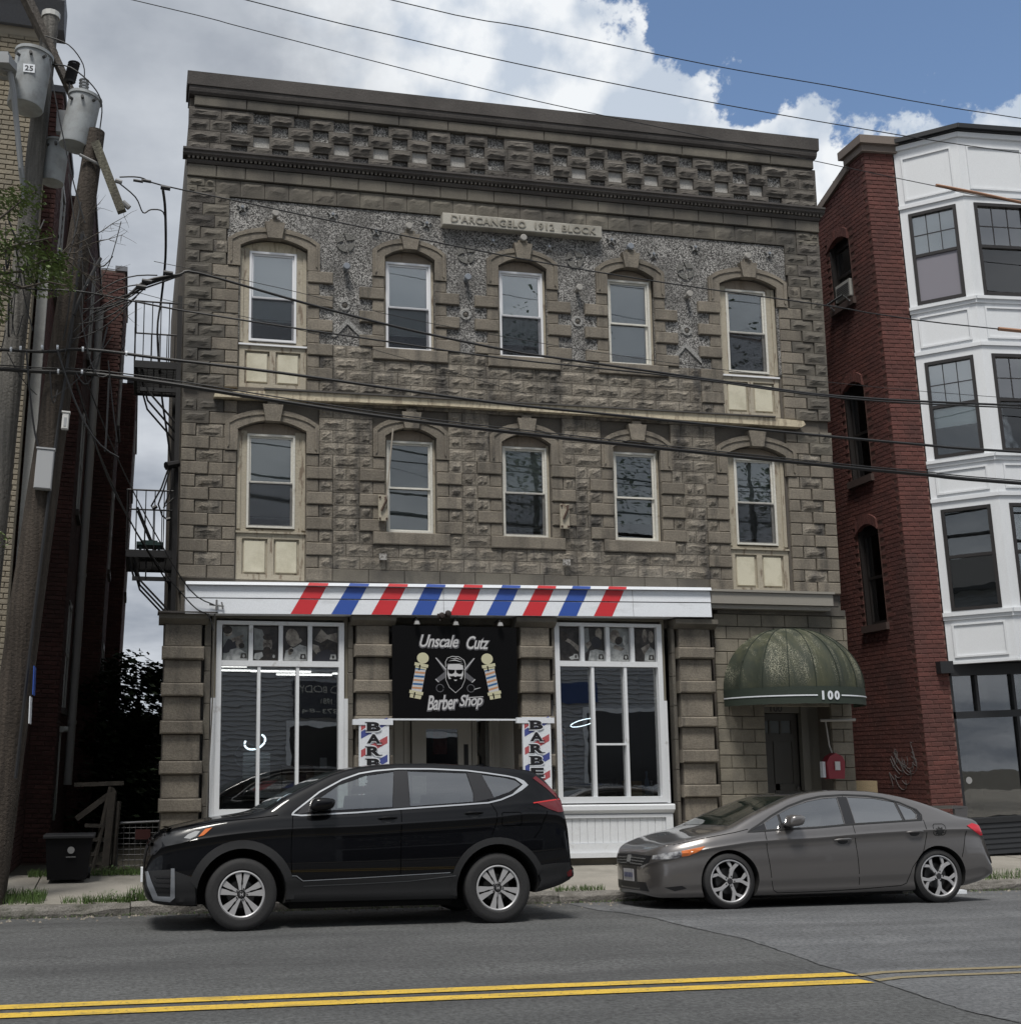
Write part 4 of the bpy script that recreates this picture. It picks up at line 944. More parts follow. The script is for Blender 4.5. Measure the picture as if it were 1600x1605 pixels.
VAL = M('valance_canvas', (.021, .031, .022), .75, bump=.4)
b = MB(); pts = []
def rim(i, n=54, s=1.003): th = math.pi * (1 - i / n); return ax_ + rx_ * math.cos(th) * s, ay_ - ry_ * math.sin(th) * s
for j, z in enumerate((2.742, 2.66, 2.58, 2.495)):
    for i in range(55): x, y = rim(i); pts.append((x, y - .004 * j, z - (0 if j < 3 else .006 * abs(math.sin(i * .9)))))
b.add(pts, [(j * 55 + i, (j + 1) * 55 + i, (j + 1) * 55 + i + 1, j * 55 + i + 1) for j in range(3) for i in range(54)]); b.build('valance', VAL, AW, smooth=True)
b = MB(); pts = []; gap = (24, 30)
for i in range(55):
    x, y = rim(i, s=1.009); pts += [(x, y - .012, 2.62), (x, y - .013, 2.602)]
b.add(pts, [(2 * i, 2 * i + 1, 2 * i + 3, 2 * i + 2) for i in range(54) if not gap[0] <= i < gap[1]]); b.build('white_line', SIGNW, AW)
for q, ch in enumerate('100'):                              # digits laid round the rim
    x, y = rim(25.2 + q * 1.75, s=1.009); th = math.pi * (1 - (25.2 + q * 1.75) / 54)
    me = text_mesh(ch, .165, 0, .008, .001)
    xs = [v.co.x for v in me.vertices]; mx_ = (min(xs) + max(xs)) / 2
    tx, ty = math.sin(th) * 1.0, math.cos(th) * ry_ / rx_; L_ = math.hypot(tx, ty); tx, ty = tx / L_, ty / L_
    for v in me.vertices: u = v.co.x - mx_; v.co = (x + u * tx, y - .016 + u * ty - v.co.z, 2.553 + v.co.y)
    me.materials.append(SIGNW); link('digit', me, AW)
# fire alarm box and bracket -------------------------------------------
FB = thing('fire_alarm_box', 'red gabled fire alarm box on the block wall right of the house door', 'alarm box', (10.55, 17.4, 1.38))
b = MB(); b.prism([(10.42, 1.40), (10.68, 1.40), (10.70, 1.66), (10.66, 1.74), (10.55, 1.79), (10.45, 1.74), (10.40, 1.66)], 17.40, 17.55); b.build('box', M('alarm_red', (.24, .025, .038), .45), FB)
box('white_plate', M('plate_white', (.55, .55, .55), .4), FB, 10.52, 10.60, 17.375, 17.395, 1.53, 1.66); box('label_strip', SIGNW, FB, 10.35, 10.395, 17.45, 17.53, 1.42, 1.66)
b = MB(); b.tube([(10.52, 17.45, 1.79), (10.51, 17.5, 1.9), (10.50, 17.55, 2.27)], .012); b.tube([(10.42, 17.56, 2.29), (10.98, 17.5, 2.30)], .022, 8); b.build('conduit', M('conduit_grey', (.35, .34, .32), .5), FB)
def _f(b): b.box(10.98, 11.45, 17.75, 18.1, .2, 1.36)
simple('planter_box', 'tan wooden box in the gap beside the red brick building', 'box', _f, M('tan_wood', (.22, .17, .10), .8, fine=.2), 0)
# rods that held an old sign: plate with hook, rod
for x, z in ((3.52, 5.38), (6.33, 5.36)):
    t = thing('hook_plate', 'rusty hooked anchor plate %s' % ('with a rod, left of the second middle-floor window' if x < 4 else 'right of the central middle-floor window'), 'anchor plate', (x, 17.6, z))
    b = MB(); b.box(x - .07, x + .07, 17.52, 17.56, z - .19, z + .19); b.build('plate', TRIM, t)
    b = MB(); b.tube([(x + .03, 17.5, z + .16), (x + .035, 17.48, z + .1), (x - .03, 17.5, z - .05)], .018); b.build('hook', M('rust', (.06, .035, .025), .8), t)
    for dx in (-.05, .05):
        for dz in (-.16, .16): b = MB(); b.lathe([(0, -.02), (.015, -.018), (.016, 0)], (x + dx, 17.52, z + dz), 'y', 6); b.build('bolt', MATS['rust'], t)
b = MB(); b.tube([(3.56, 17.49, 5.5), (3.68, 17.56, 6.60)], .012); tag(b.build('tie_rod', M('pale_rod', (.28, .25, .21), .7), None), 'thin rod running up beside the second middle-floor window', 'rod')
for x in (3.52, 6.35):
    b = MB(); b.box(x - .055, x + .055, 17.54, 17.58, 4.61, 4.70); tag(b.build('anchor_square', M('anchor_white', (.35, .34, .32), .7, stain=(.05, .035, .03), sscale=22), None), 'small square anchor plate low on the block wall, %s' % ('left one' if x < 4 else 'right one'), 'anchor plate', 'square anchor plates')
# ================================================================== right building
BRICK = M('red_brick', (.118, .041, .033), .85, var=(.092, .033, .028), vscale=3, stain=(.055, .026, .023), sscale=.7, spos=(.5, .75), fine=.15, rand=.16, bump=1, bscale=45)
BMORT = M('brick_mortar', (.16, .085, .07), .95, fine=.15)
RB = thing('bay_window_building', 'red brick building with white panelled bay windows, right of the stone building', 'building', (12.24, 17.6, .2))
PX0, PX1 = 12.24, 12.80
WHITE = M('bay_white', (.70, .72, .74), .5, fine=.03, stain=(.58, .60, .61), sscale=1.2, sstretch=(2, 2, .4), spos=(.55, .8)); DKBR = M('bronze_frame', (.022, .019, .018), .4); CHAR = M('charcoal_paint', (.016, .017, .019), .5)
@one('wall_core', BMORT, RB)
def _(b):
    b.box(PX0 + .012, PX1, 17.512, 17.9, .15, 11.85)
    ys = [17.9, 18.19, 18.77, 30]
    b.box(PX0 + .012, PX0 + .3, 17.9, 18.19, .15, 11.6); b.box(PX0 + .012, PX0 + .3, 18.77, 30, .15, 11.3)
    for a, c in ((.15, 3.90), (5.62, 6.40), (8.10, 9.50), (10.72, 11.45)): b.box(PX0 + .012, PX0 + .3, 18.19, 18.77, a, c)
    b.box(PX0 + .3, 20, 29.8, 30, .15, 11.3); b.box(PX0 + .3, 20, 18.2, 29.8, 11.1, 11.2)
b = MB(); singles = 0
bm_ = MB(); bm_.cbox(0, .203, 0, .03, 0, .062, .006); BM1 = bm_.mesh('brick', BRICK)
z = .2; k = 0
while z < 11.80:
    x = PX0 + (-.11 if k % 2 else 0)
    while x < PX1 - .02:
        a, c = max(x, PX0), min(x + .213, PX1)
        if c - a > .04:
            if singles < 300 and c - a > .1:
                w = round(c - a - .010, 3)
                if w == .203: link('brick', BM1, RB, (a + .005, 17.5 + random.uniform(-.002, .002), z))
                else:
                    key = ('b', w)
                    if key not in QC: q = MB(); q.cbox(0, w, 0, .03, 0, .062, .006); QC[key] = q.mesh('brick_cut', BRICK)
                    link('brick', QC[key], RB, (a + .005, 17.5 + random.uniform(-.002, .002), z))
                singles += 1
            else: b.cbox(a + .005, c - .005, 17.5, 17.53, z, z + .062, .006)
        x += .213
    # side wall bricks
    y = 17.515 + (.1 if k % 2 else 0); ymax = 21.2
    while y < ymax:
        y2 = y + .205
        top = 11.85 - max(0, y - 17.9) * .36
        hole = any(y2 > 18.19 and y < 18.77 and zb0 - .06 < z < zt0 for zb0, zt0 in ((3.90, 5.62), (6.40, 8.10), (9.50, 10.72)))
        if z < top and not hole: b.box(PX0 - .002, PX0 + .02, y, y2 - .008, z, z + .062)
        y += .213
    z += .0733; k += 1
tag(b.build('brick', BRICK, RB), kind='stuff')
@one('pier_cap', M('cap_stone', (.17, .14, .12), .8, fine=.1), RB)
def _(b): b.box(PX0 - .06, PX1 + .04, 17.44, 18.0, 11.83, 11.95); b.box(PX0 - .12, PX1 + .09, 17.38, 18.06, 11.95, 12.09)
@one('side_coping', MATS['cap_stone'], RB)
def _(b): b.prismx([(17.95, 11.72), (20.0, 11.05), (30, 11.3), (30, 11.4), (20.0, 11.18), (17.95, 11.86)], PX0 - .05, PX0 + .3)
for q, (z0, z1) in enumerate(((3.90, 5.50), (6.40, 7.98), (9.50, 10.60))):
    w = box('window', DKBR, RB, PX0 + .10, PX0 + .14, 18.20, 18.26, z0 + .03, z1)
    b = MB(); b.box(PX0 + .006, PX0 + .15, 18.735, 18.768, z0 + .03, z1 + .1); b.box(PX0 + .09, PX0 + .15, 18.70, 18.735, z0 + .03, z1); b.box(PX0 + .09, PX0 + .15, 18.26, 18.70, z1 - .06, z1); b.box(PX0 + .09, PX0 + .15, 18.26, 18.70, z0 + .03, z0 + .09); b.box(PX0 + .09, PX0 + .15, 18.26, 18.70, (z0 + z1) / 2, (z0 + z1) / 2 + .05)
    b.build('window_frame', DKBR, w)
    b = MB(); b.box(PX0 + .12, PX0 + .125, 18.26, 18.70, z0 + .09, z1 - .06); b.build('pane', GLASS, w)
    b = MB(); b.box(PX0 + .2, PX0 + .22, 18.2, 18.76, z0, z1); b.build('blind', M('pale_curtain', (.6, .6, .6), .7), w)
    b = MB(); b.box(PX0 - .06, PX0 + .10, 18.12, 18.84, z0 - .09, z0 + .028); b.build('window_sill', M('dark_sill', (.06, .04, .035), .8, fine=.2), w)
    b = MB()
    n = 9; prev = None
    for j in range(n):
        t0, t1 = j / n, (j + 1) / n
        ys_ = [18.17 + .62 * t for t in (t0, t1)]; zz = [z1 + .13 * (1 - (2 * t - 1) ** 2) for t in (t0, t1)]
        b.prismx([(ys_[0] + .004, zz[0]), (ys_[1] - .004, zz[1]), (ys_[1] - .004, zz[1] + .17), (ys_[0] + .004, zz[0] + .17)], PX0 - .03, PX0 + .05)
    b.build('arch_brick', BRICK, w)
    b = MB(); b.box(PX0 + .11, PX0 + .13, 18.2, 18.76, z1, z1 + .13); b.build('window_head', DKBR, w)
AC = thing('window_air_conditioner', 'window air conditioner on steel struts in the top side window of the brick building', 'air conditioner', (12.0, 18.4, 9.5))
b = MB(); b.box(11.86, 12.30, 18.25, 18.68, 9.60, 9.90); b.build('housing', M('ac_grey', (.32, .32, .30), .5), AC)
for k in range(7): box('fin', M('ac_dark', (.08, .08, .08), .5), AC, 11.852, 11.859, 18.28, 18.65, 9.63 + k * .033, 9.645 + k * .033)
b = MB()
for y in (18.22, 18.70): b.tube([(12.3, y, 9.57), (11.70, y, 9.57), (12.23, y, 9.15)], .018); b.tube([(11.70, 18.22, 9.57), (11.70, 18.70, 9.57)], .018)
b.build('bracket', M('galvanised', (.35, .36, .36), .4, metal=.6), AC)
# bay: facet then front faces
A_ = Vector((PX1 + .01, 17.50)); B_ = Vector((13.56, 16.86)); Cc = Vector((16.3, 16.86))
def wallface(p, q, ulen=None):
    d = (q - p); L_ = d.length; d.normalize(); nrm = Vector((d.y, -d.x))
    def T(u, out, z): v = p + d * u + nrm * out; return (v.x, v.y, z)
    return T, L_
def pbox(b, T, u0, u1, o0, o1, z0, z1, m=None):
    v = [T(u0, o1, z0), T(u1, o1, z0), T(u1, o0, z0), T(u0, o0, z0), T(u0, o1, z1), T(u1, o1, z1), T(u1, o0, z1), T(u0, o0, z1)]
    b.add(v, [(0, 3, 2, 1), (4, 5, 6, 7), (0, 1, 5, 4), (1, 2, 6, 5), (2, 3, 7, 6), (3, 0, 4, 7)], m)
WZ = ((4.00, 5.66), (6.50, 8.13), (9.12, 10.72))
BAY = one('bay_core', WHITE, RB)(lambda b: None) if False else None
T1, L1 = wallface(A_, B_); T2, L2 = wallface(B_, Cc)
b = MB()
wins = [(T1, .12, L1 - .13), (T2, .17, 1.15), (T2, 1.55, 2.5)]
def solid(T, L_, ws):
    zs_ = [3.16] + [v for w in WZ for v in w] + [11.95]
    for k in range(0, len(zs_), 2): pbox(b, T, 0, L_, -.15, 0, zs_[k], zs_[k + 1])
    for z0, z1 in WZ:
        e = [0] + [v for w in ws for v in w] + [L_]
        for k in range(0, len(e), 2): pbox(b, T, e[k], e[k + 1], -.15, 0, z0, z1)
solid(T1, L1, [(.12, L1 - .13)]); solid(T2, L2, [(.17, 1.15), (1.55, 2.5)])
b.build('bay_wall', WHITE, RB)
for T, L_ in ((T1, L1), (T2, L2)):
    for z0, z1, o in ((3.16, 3.20, .012), (3.86, 3.92, .03), (3.92, 3.98, .06), (5.78, 5.84, .03), (6.36, 6.42, .03), (6.42, 6.47, .06), (8.26, 8.32, .03), (8.98, 9.04, .03), (9.04, 9.09, .06), (10.82, 10.88, .03), (11.86, 11.94, .04)): b = MB(); pbox(b, T, -.01, L_ + .01, .001, o, z0, z1); b.build('string_course', WHITE, RB)
for T, spans_ in ((T1, [(.10, L1 - .11)]), (T2, [(.14, 1.18), (1.5, 2.6)])):
    for u0, u1 in spans_:
        for z0, z1 in ((3.26, 3.80), (5.90, 6.30), (8.38, 8.92), (10.95, 11.72)):
            b = MB(); w_ = .03
            pbox(b, T, u0, u1, .001, .022, z0, z0 + w_); pbox(b, T, u0, u1, .001, .022, z1 - w_, z1); pbox(b, T, u0, u0 + w_, .001, .022, z0 + w_, z1 - w_); pbox(b, T, u1 - w_, u1, .001, .022, z0 + w_, z1 - w_)
            b.build('panel_moulding', WHITE, RB)
curt = {(0, 2): M('white_blind', (.85, .87, .88), .6), (1, 2): M('sheer_curtain', (.72, .75, .77), .7), (0, 1): MATS['white_blind'], (1, 1): M('grey_shade', (.10, .10, .11), .6), (0, 0): DARKROOM, (1, 0): DARKROOM, (2, 2): MATS['sheer_curtain'], (2, 1): DARKROOM, (2, 0): DARKROOM}
for wi, (T, u0, u1) in enumerate(wins):
    for fi, (z0, z1) in enumerate(WZ):
        b = MB(); t = .055
        pbox(b, T, u0 + .003, u0 + t, -.06, .015, z0 + .003, z1 - .003); pbox(b, T, u1 - t, u1 - .003, -.06, .015, z0 + .003, z1 - .003); pbox(b, T, u0 + t, u1 - t, -.06, .015, z1 - t, z1 - .003); pbox(b, T, u0 + t, u1 - t, -.06, .02, z0 + .003, z0 + t)
        w = b.build('window', DKBR, RB); zm = (z0 + z1) / 2 + .05
        b = MB(); pbox(b, T, u0 + t, u1 - t, -.05, .005, zm - .03, zm + .02); b.build('meeting_rail', DKBR, w)
        if fi > 0:
            for q in (1, 2): b = MB(); uu = u0 + t + (u1 - u0 - 2 * t) * q / 3; pbox(b, T, uu - .007, uu + .007, -.045, -.03, zm + .02, z1 - t); b.build('glazing_bar', DKBR, w)
            b = MB(); zz = (zm + z1) / 2 - .02; pbox(b, T, u0 + t, u1 - t, -.048, -.028, zz - .007, zz + .007); b.build('glazing_bar', DKBR, w)
        b = MB(); pbox(b, T, u0 + t, u1 - t, -.040, -.036, z0 + t, zm - .03); b.build('pane', GLASS, w)
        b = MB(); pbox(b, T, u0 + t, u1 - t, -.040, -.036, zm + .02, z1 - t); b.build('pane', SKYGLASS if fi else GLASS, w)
        if fi < 3:
            b = MB(); n = 20; pv = []
            mt = curt[(wi, fi)]; zlow = {2: (z0 if wi == 1 else zm), 1: (zm - .35 if wi == 0 else zm), 0: z0}[fi]
            for j in range(n + 1): uu = u0 + (u1 - u0) * j / n; o = -.075 + (.014 * math.sin(j * 2.1) if 'curtain' in mt.name else 0); pv += [T(uu, o, zlow), T(uu, o, z1)]
            b.add(pv, [(2 * j, 2 * j + 2, 2 * j + 3, 2 * j + 1) for j in range(n)]); b.build('curtain', mt, w)  # dark-interior ones are plain dark sheets standing for the unlit room
            if wi == 0 and fi == 2: b = MB(); pbox(b, T, u0 + t, u1 - t, -.02, -.018, z0 + t, zm - .03); b.build('frosted_film', M('film', (.22, .21, .24), .4), w)
b = MB()
for T, L_ in ((T1, L1), (T2, L2)): pbox(b, T, -.05, L_ + .03, -.2, .07, 11.95, 11.975); pbox(b, T, -.05, L_ + .06, -.2, .12, 11.975, 12.05)
b.build('eaves', CHAR, RB)
@one('bay_back', DARKROOM, RB)
def _(b):
    b.prismz([(PX1, 17.9), (PX1 + .3, 17.55), (13.7, 17.15), (16.3, 17.15), (16.3, 17.2), (13.75, 17.2), (PX1 + .3, 17.95)], 3.2, 11.9)
    b.prismz([(PX1, 17.6), (13.56, 17.0), (16.3, 17.0), (16.3, 18.2), (PX1, 18.2)], 3.17, 3.19); b.prismz([(PX1, 17.6), (13.56, 17.0), (16.3, 17.0), (16.3, 18.2), (PX1, 18.2)], 11.9, 11.94)
# dark shopfront below the bay
@one('shopfront_frame', CHAR, RB)
def _(b):
    y0, y1 = 17.52, 17.62
    b.box(PX1 + .005, 16.3, y0 - .04, y1, 2.98, 3.155); b.box(PX1 + .005, 16.3, y0, y1, 2.30, 2.41); b.box(PX1 + .005, PX1 + .05, y0, y1, .72, 2.98)
    for x in (13.26, 13.93, 14.6, 15.3): b.box(x, x + .05, y0, y1, 2.41, 2.98)
    for x in (13.95, 15.2): b.box(x, x + .05, y0, y1, .72, 2.30)
    b.box(PX1 + .005, 16.3, y0 - .03, y1, .66, .74)
box('header_block', CHAR, RB, 12.57, 12.80, 17.38, 17.498, 3.02, 3.21)
b = MB(); b.lathe([(0, -.002), (.055, -.002), (.055, 0)], (12.99, 17.565, 1.33), 'y', 20); b.build('window_sticker', M('sticker_grey', (.3, .3, .3), .5), RB)
for k in range(6): b = MB(); b.prismx([(17.62, .18 + k * .08), (17.50, .18 + k * .08), (17.52, .257 + k * .08), (17.62, .257 + k * .08)], PX1 + .005, 16.3); b.build('clapboard', CHAR, RB)
SFG = glass_mat('shopfront_glass', (.55, .56, .56), refl=2.2)
for x0, x1 in ((PX1 + .05, 13.26), (13.31, 13.93), (13.98, 14.6), (14.65, 15.3)): box('transom_pane', SFG, RB, x0, x1, 17.57, 17.575, 2.41, 2.98)
for x0, x1 in ((PX1 + .05, 13.95), (14.0, 15.2), (15.25, 16.3)): box('shopfront_pane', SFG, RB, x0, x1, 17.57, 17.575, .74, 2.30)
@one('shopfront_room', M('room_grey', (.09, .09, .09), .8), RB)
def _(b): b.box(PX1, 16.3, 18.3, 18.4, .15, 3.1); b.box(PX1, 16.3, 17.65, 18.3, .15, .3); b.box(PX1, PX1 + .02, 17.65, 18.3, .3, 3.1); b.box(PX1, 16.3, 17.65, 18.3, 3.02, 3.1); b.box(13.5, 13.9, 17.95, 18.25, .3, 1.9)
# grey graffiti scrawl sprayed on the side wall near the ground
GRF = M('spray_grey', (.10, .09, .09), .8)
b = MB(); random.seed(12)
for y, zc_, n in ((18.35, 1.55, 9), (17.98, 1.62, 8)):
    for q in range(n):
        yy = y + random.uniform(-.16, .16); zz = zc_ + random.uniform(-.22, .22); pts = []
        a = random.uniform(0, 6)
        for t in range(9): pts.append((PX0 - .004, yy + .08 * math.cos(a + t * .6) + .02 * t - .08, zz + .13 * math.sin(a * 1.3 + t * .55)))
        b.tube(pts, .0055, 4)
b.build('graffiti', GRF, RB)
RB.rotation_euler = (0, -R(2.2), 0)
random.seed(21)
# ================================================================== ground
def _grain(N, L, geo, mix, rng, noise, c):
    c = mix(rng(noise(42, (1, 1, 1), 2), .60, .72), c, (.17, .175, .18)); c = mix(rng(noise(36, (1, 1, 1), 2), .62, .72), c, (.025, .025, .026))
    c = mix(rng(noise(.55, (.25, 1.6, 1), 4), .40, .66), c, mix(.55, c, (.03, .03, .032)))
    v = N.new('ShaderNodeTexVoronoi'); v.feature = 'DISTANCE_TO_EDGE'; v.inputs['Scale'].default_value = .33
    d = N.new('ShaderNodeMapping'); n_ = N.new('ShaderNodeTexNoise'); n_.inputs['Scale'].default_value = 1.7; n_.inputs['Detail'].default_value = 6; L.new(geo.outputs['Position'], n_.inputs['Vector'])
    a = N.new('ShaderNodeVectorMath'); a.operation = 'MULTIPLY_ADD'; L.new(n_.outputs['Color'], a.inputs[0]); a.inputs[1].default_value = (1.1, 1.1, 0); L.new(geo.outputs['Position'], a.inputs[2]); L.new(a.outputs[0], v.inputs['Vector'])
    return mix(mix(rng(v.outputs['Distance'], .0, .005), (.45, .45, .45), (0, 0, 0)), c, (.025, .025, .025))
ROADM = M('road_asphalt', (.080, .083, .083), .8, var=(.098, .101, .101), vscale=1.1, bump=.9, bscale=120, extra=_grain, fine=.38, fscale=24)
OLDM = M('old_asphalt', (.115, .120, .126), .8, var=(.142, .147, .153), vscale=1.4, bump=1, bscale=110, extra=_grain, fine=.36, fscale=26)
def gz(y): return 0 if y < 13.3 else -.04 * (y - 13.3)
def strip(b, x0, x1, ys, dz=0., n=1):
    for i in range(n):
        a, c = x0 + (x1 - x0) * i / n, x0 + (x1 - x0) * (i + 1) / n
        for y0, y1 in zip(ys, ys[1:]): b.add([(a, y0, gz(y0) + dz), (c, y0, gz(y0) + dz), (c, y1, gz(y1) + dz), (a, y1, gz(y1) + dz)], [(0, 1, 2, 3)])
b = MB(); b.add([(-400, -400, -.35), (400, -400, -.35), (400, 700, -.35), (-400, 700, -.35)], [(0, 1, 2, 3)])
tag(b.build('ground', M('earth', (.08, .075, .06), .95, fine=.2), None), kind='structure')
b = MB(); strip(b, -90, 110, [2.6, 13.3, 15.03]); b.add([(-90, 2.6, 0), (-90, 2.6, -.34), (110, 2.6, -.34), (110, 2.6, 0)], [(0, 1, 2, 3)])
tag(b.build('road', ROADM, None), kind='structure')
b = MB()                                                     # older lighter surface to the right of a ragged seam
seam = [(5.45, 2.7), (5.40, 5.2), (5.52, 6.9), (5.41, 7.51), (5.44, 8.02), (5.54, 9.05), (5.50, 9.5), (5.55, 9.78), (5.65, 11.08), (5.51, 12.09), (5.49, 12.75), (5.36, 13.3), (5.23, 13.76), (5.30, 15.02)]
for (xa, ya), (xb, yb_) in zip(seam, seam[1:]): b.add([(xa, ya, gz(ya) + .004), (110, ya, gz(ya) + .004), (110, yb_, gz(yb_) + .004), (xb, yb_, gz(yb_) + .004)], [(0, 1, 2, 3)])
rp = b.build('road_patch', OLDM, None); tag(rp, kind='structure')
tar = MB(); random.seed(5)
pts = []
for (xa, ya), (xb, yb_) in zip(seam, seam[1:]):
    for k in range(8): t = k / 8; pts.append((xa + (xb - xa) * t + random.uniform(-.012, .012), ya + (yb_ - ya) * t))
for (xa, ya), (xb, yb_) in zip(pts, pts[1:]):
    w0 = random.uniform(.0008, .005); tar.add([(xa - w0, ya, gz(ya) + .006), (xa + w0, ya, gz(ya) + .006), (xb + w0, yb_, gz(yb_) + .006), (xb - w0, yb_, gz(yb_) + .006)], [(0, 1, 2, 3)])
tag(tar.build('road_seam', M('crack_black', (.04, .04, .04), .9), None), kind='structure')
def _worn(N, L, geo, mix, rng, noise, c): return mix(rng(noise(34, (.8, 1.4, 1), 4), .60, .66), mix(rng(noise(5, (.5, 2, 1), 6), .48, .70), c, mix(.55, c, (.12, .10, .06))), (.08, .075, .06))
YEL = M('yellow_paint', (.60, .40, .055), .6, fine=.1, extra=_worn); YELF = M('worn_yellow_paint', (.21, .175, .105), .7, fine=.2)
b = MB()
for yc_, w, xe in ((9.135, .16, 5.50), (8.83, .165, 5.44)):
    sl = -.0195; b.add([(-40, yc_ - w / 2 - 39 * sl * .0 , .008), (xe, yc_ - w / 2 + (xe + .8) * sl * .95, .008), (xe, yc_ + w / 2 + (xe + .8) * sl * .95, .008), (-40, yc_ + w / 2, .008)], [(0, 1, 2, 3)]) if False else b.add([(x_, yc_ + s * w / 2 + (x_ + .8) * sl, .008) for x_, s in ((-30, -1), (xe, -1), (xe - .03, 1), (-30, 1))], [(0, 1, 2, 3)])
tag(b.build('centre_line', YEL, None), kind='structure')
b = MB()
for y, w in ((9.0, .085), (8.76, .075)):
    xs = [5.5, 5.75, 6.1, 7, 30]; yy = [y - .06, y + .02, y + .03, y, y - .3]
    for i in range(4): b.add([(xs[i], yy[i] - w / 2, .010), (xs[i + 1], yy[i + 1] - w / 2, .010), (xs[i + 1], yy[i + 1] + w / 2, .010), (xs[i], yy[i] + w / 2, .010)], [(0, 1, 2, 3)])
tag(b.build('worn_centre_line', YELF, None), kind='structure')
# kerb: rough granite stones with uneven ends
GRAN = M('kerb_granite', (.19, .18, .165), .9, var=(.12, .112, .1), vscale=6, fine=.25, rand=.1, bump=2, bscale=30, stain=(.06, .062, .045), sscale=2.5, spos=(.56, .7))
KB = thing('kerb', 'rough granite kerb along the far side of the road', 'kerb', (5, 15.1, 0)); tag(KB, kind='structure'); del KB['category']
x = -30.0
random.seed(9)
while x < 60:
    w = random.uniform(1.5, 2.3); b = MB(); n = 9; dz = random.uniform(-.012, .012)
    prof = [(15.03, -.16), (15.015, -.03), (15.02, .02), (15.05, .058), (15.17, .066), (15.19, -.1)]
    for i in range(n + 1):
        xx = x + .006 + (w - .012) * i / n
        for q, (yy, zz) in enumerate(prof): b.v.append((xx, yy + (random.uniform(-.014, .014) if 0 < q < 4 else 0), zz + (dz + random.uniform(-.008, .008) if 1 < q < 5 else 0)))
    m_ = len(prof)
    for i in range(n):
        for q in range(m_ - 1): b.f.append((i * m_ + q, i * m_ + q + 1, (i + 1) * m_ + q + 1, (i + 1) * m_ + q)); b.m.append(0)
    b.f += [tuple(range(m_))[::-1], tuple(n * m_ + q for q in range(m_))]; b.m += [0, 0]
    if -8 < x < 20: b.build('kerb_stone', GRAN, KB)
    else: b.build('kerb_stone', GRAN, KB)
    x += w
CONC = M('sidewalk_concrete', (.30, .28, .245), .9, var=(.26, .245, .215), vscale=1.3, stain=(.19, .18, .155), sscale=1.2, spos=(.5, .7), fine=.13, fscale=90, rand=.06, bump=.6, bscale=90)
SW = thing('sidewalk', 'worn concrete sidewalk of square slabs', 'sidewalk', (5, 16, .1)); tag(SW, kind='structure'); del SW['category']
def sz(y): return .066 + (y - 15.19) * .05
x = -22.2; k = 0
while x < 40:
    w = 1.62; tilt = random.uniform(-.006, .006)
    v = []
    for yy in (15.185, 17.72):
        for xx in (x + .007, x + w - .007): v.append((xx, yy, sz(yy) + tilt))
    v = [v[0], v[1], v[3], v[2]]; v += [(a, c, -.1) for a, c, d in v]
    b = MB(); b.add(v, [(0, 1, 2, 3), (0, 4, 5, 1), (1, 5, 6, 2), (2, 6, 7, 3), (3, 7, 4, 0)]); b.build('slab', CONC, SW); x += w
b = MB(); b.box(-25, 40, 15.2, 17.7, -.2, .02); tag(b.build('sidewalk_bed', M('joint_dirt', (.07, .065, .05), .95), None), kind='structure')
b = MB(); b.add([(-3, 17.7, .17), (.57, 17.7, .17), (.57, 45, .17), (-3, 45, .17)], [(0, 1, 2, 3)]); b.add([(10.94, 17.7, .17), (40, 17.7, .17), (40, 45, .17), (10.94, 45, .17)], [(0, 1, 2, 3)])
tag(b.build('alley_ground', M('alley_dirt', (.07, .065, .05), .95, fine=.3), None), kind='structure')
b = MB(); b.box(-60, 80, -30, 2.6, -.3, .12); tag(b.build('near_sidewalk', CONC, None), kind='structure')
# grass tufts
def grass(nm, areas, seed):
    random.seed(seed); b = MB()
    for (x0, x1, y0, y1, z, n, hh) in areas:
        for _ in range(n):
            x, y = random.uniform(x0, x1), random.uniform(y0, y1); h = hh * random.uniform(.4, 1.1); a = random.uniform(0, 6.28); l = random.uniform(.0, .06); w = .004
            dx, dy = math.cos(a), math.sin(a)
            b.add([(x - dy * w, y + dx * w, z), (x + dy * w, y - dx * w, z), (x + dx * l * .5 + dy * w * .6, y + dy * l * .5 - dx * w * .6, z + h * .6), (x + dx * l, y + dy * l, z + h), (x + dx * l * .5 - dy * w * .6, y + dy * l * .5 + dx * w * .6, z + h * .6)], [(0, 1, 2, 3, 4)])
    return tag(b.build(nm, M('grass_blade', (.07, .12, .03), .8, rand=.45), None), kind='stuff')
grass('grass', [(-2.6, -.95, 15.2, 15.9, .07, 2300, .15), (-.75, .05, 15.17, 15.35, .06, 260, .10), (-.5, .4, 15.16, 15.3, .06, 260, .13), (.0, .2, 15.15, 15.3, .06, 130, .2), (5.2, 5.9, 15.15, 15.3, .06, 250, .08), (11.2, 13, 15.16, 15.4, .06, 420, .15), (-3, 4, 14.92, 15.02, -.06, 500, .035), (4, 13, 14.92, 15.02, -.06, 700, .035)], 3)
grass('weeds', [(-1.3, .35, 17.45, 17.7, .19, 1100, .11), (.2, 1.0, 17.3, 17.42, .18, 150, .1)], 4)
b = MB(); random.seed(8)
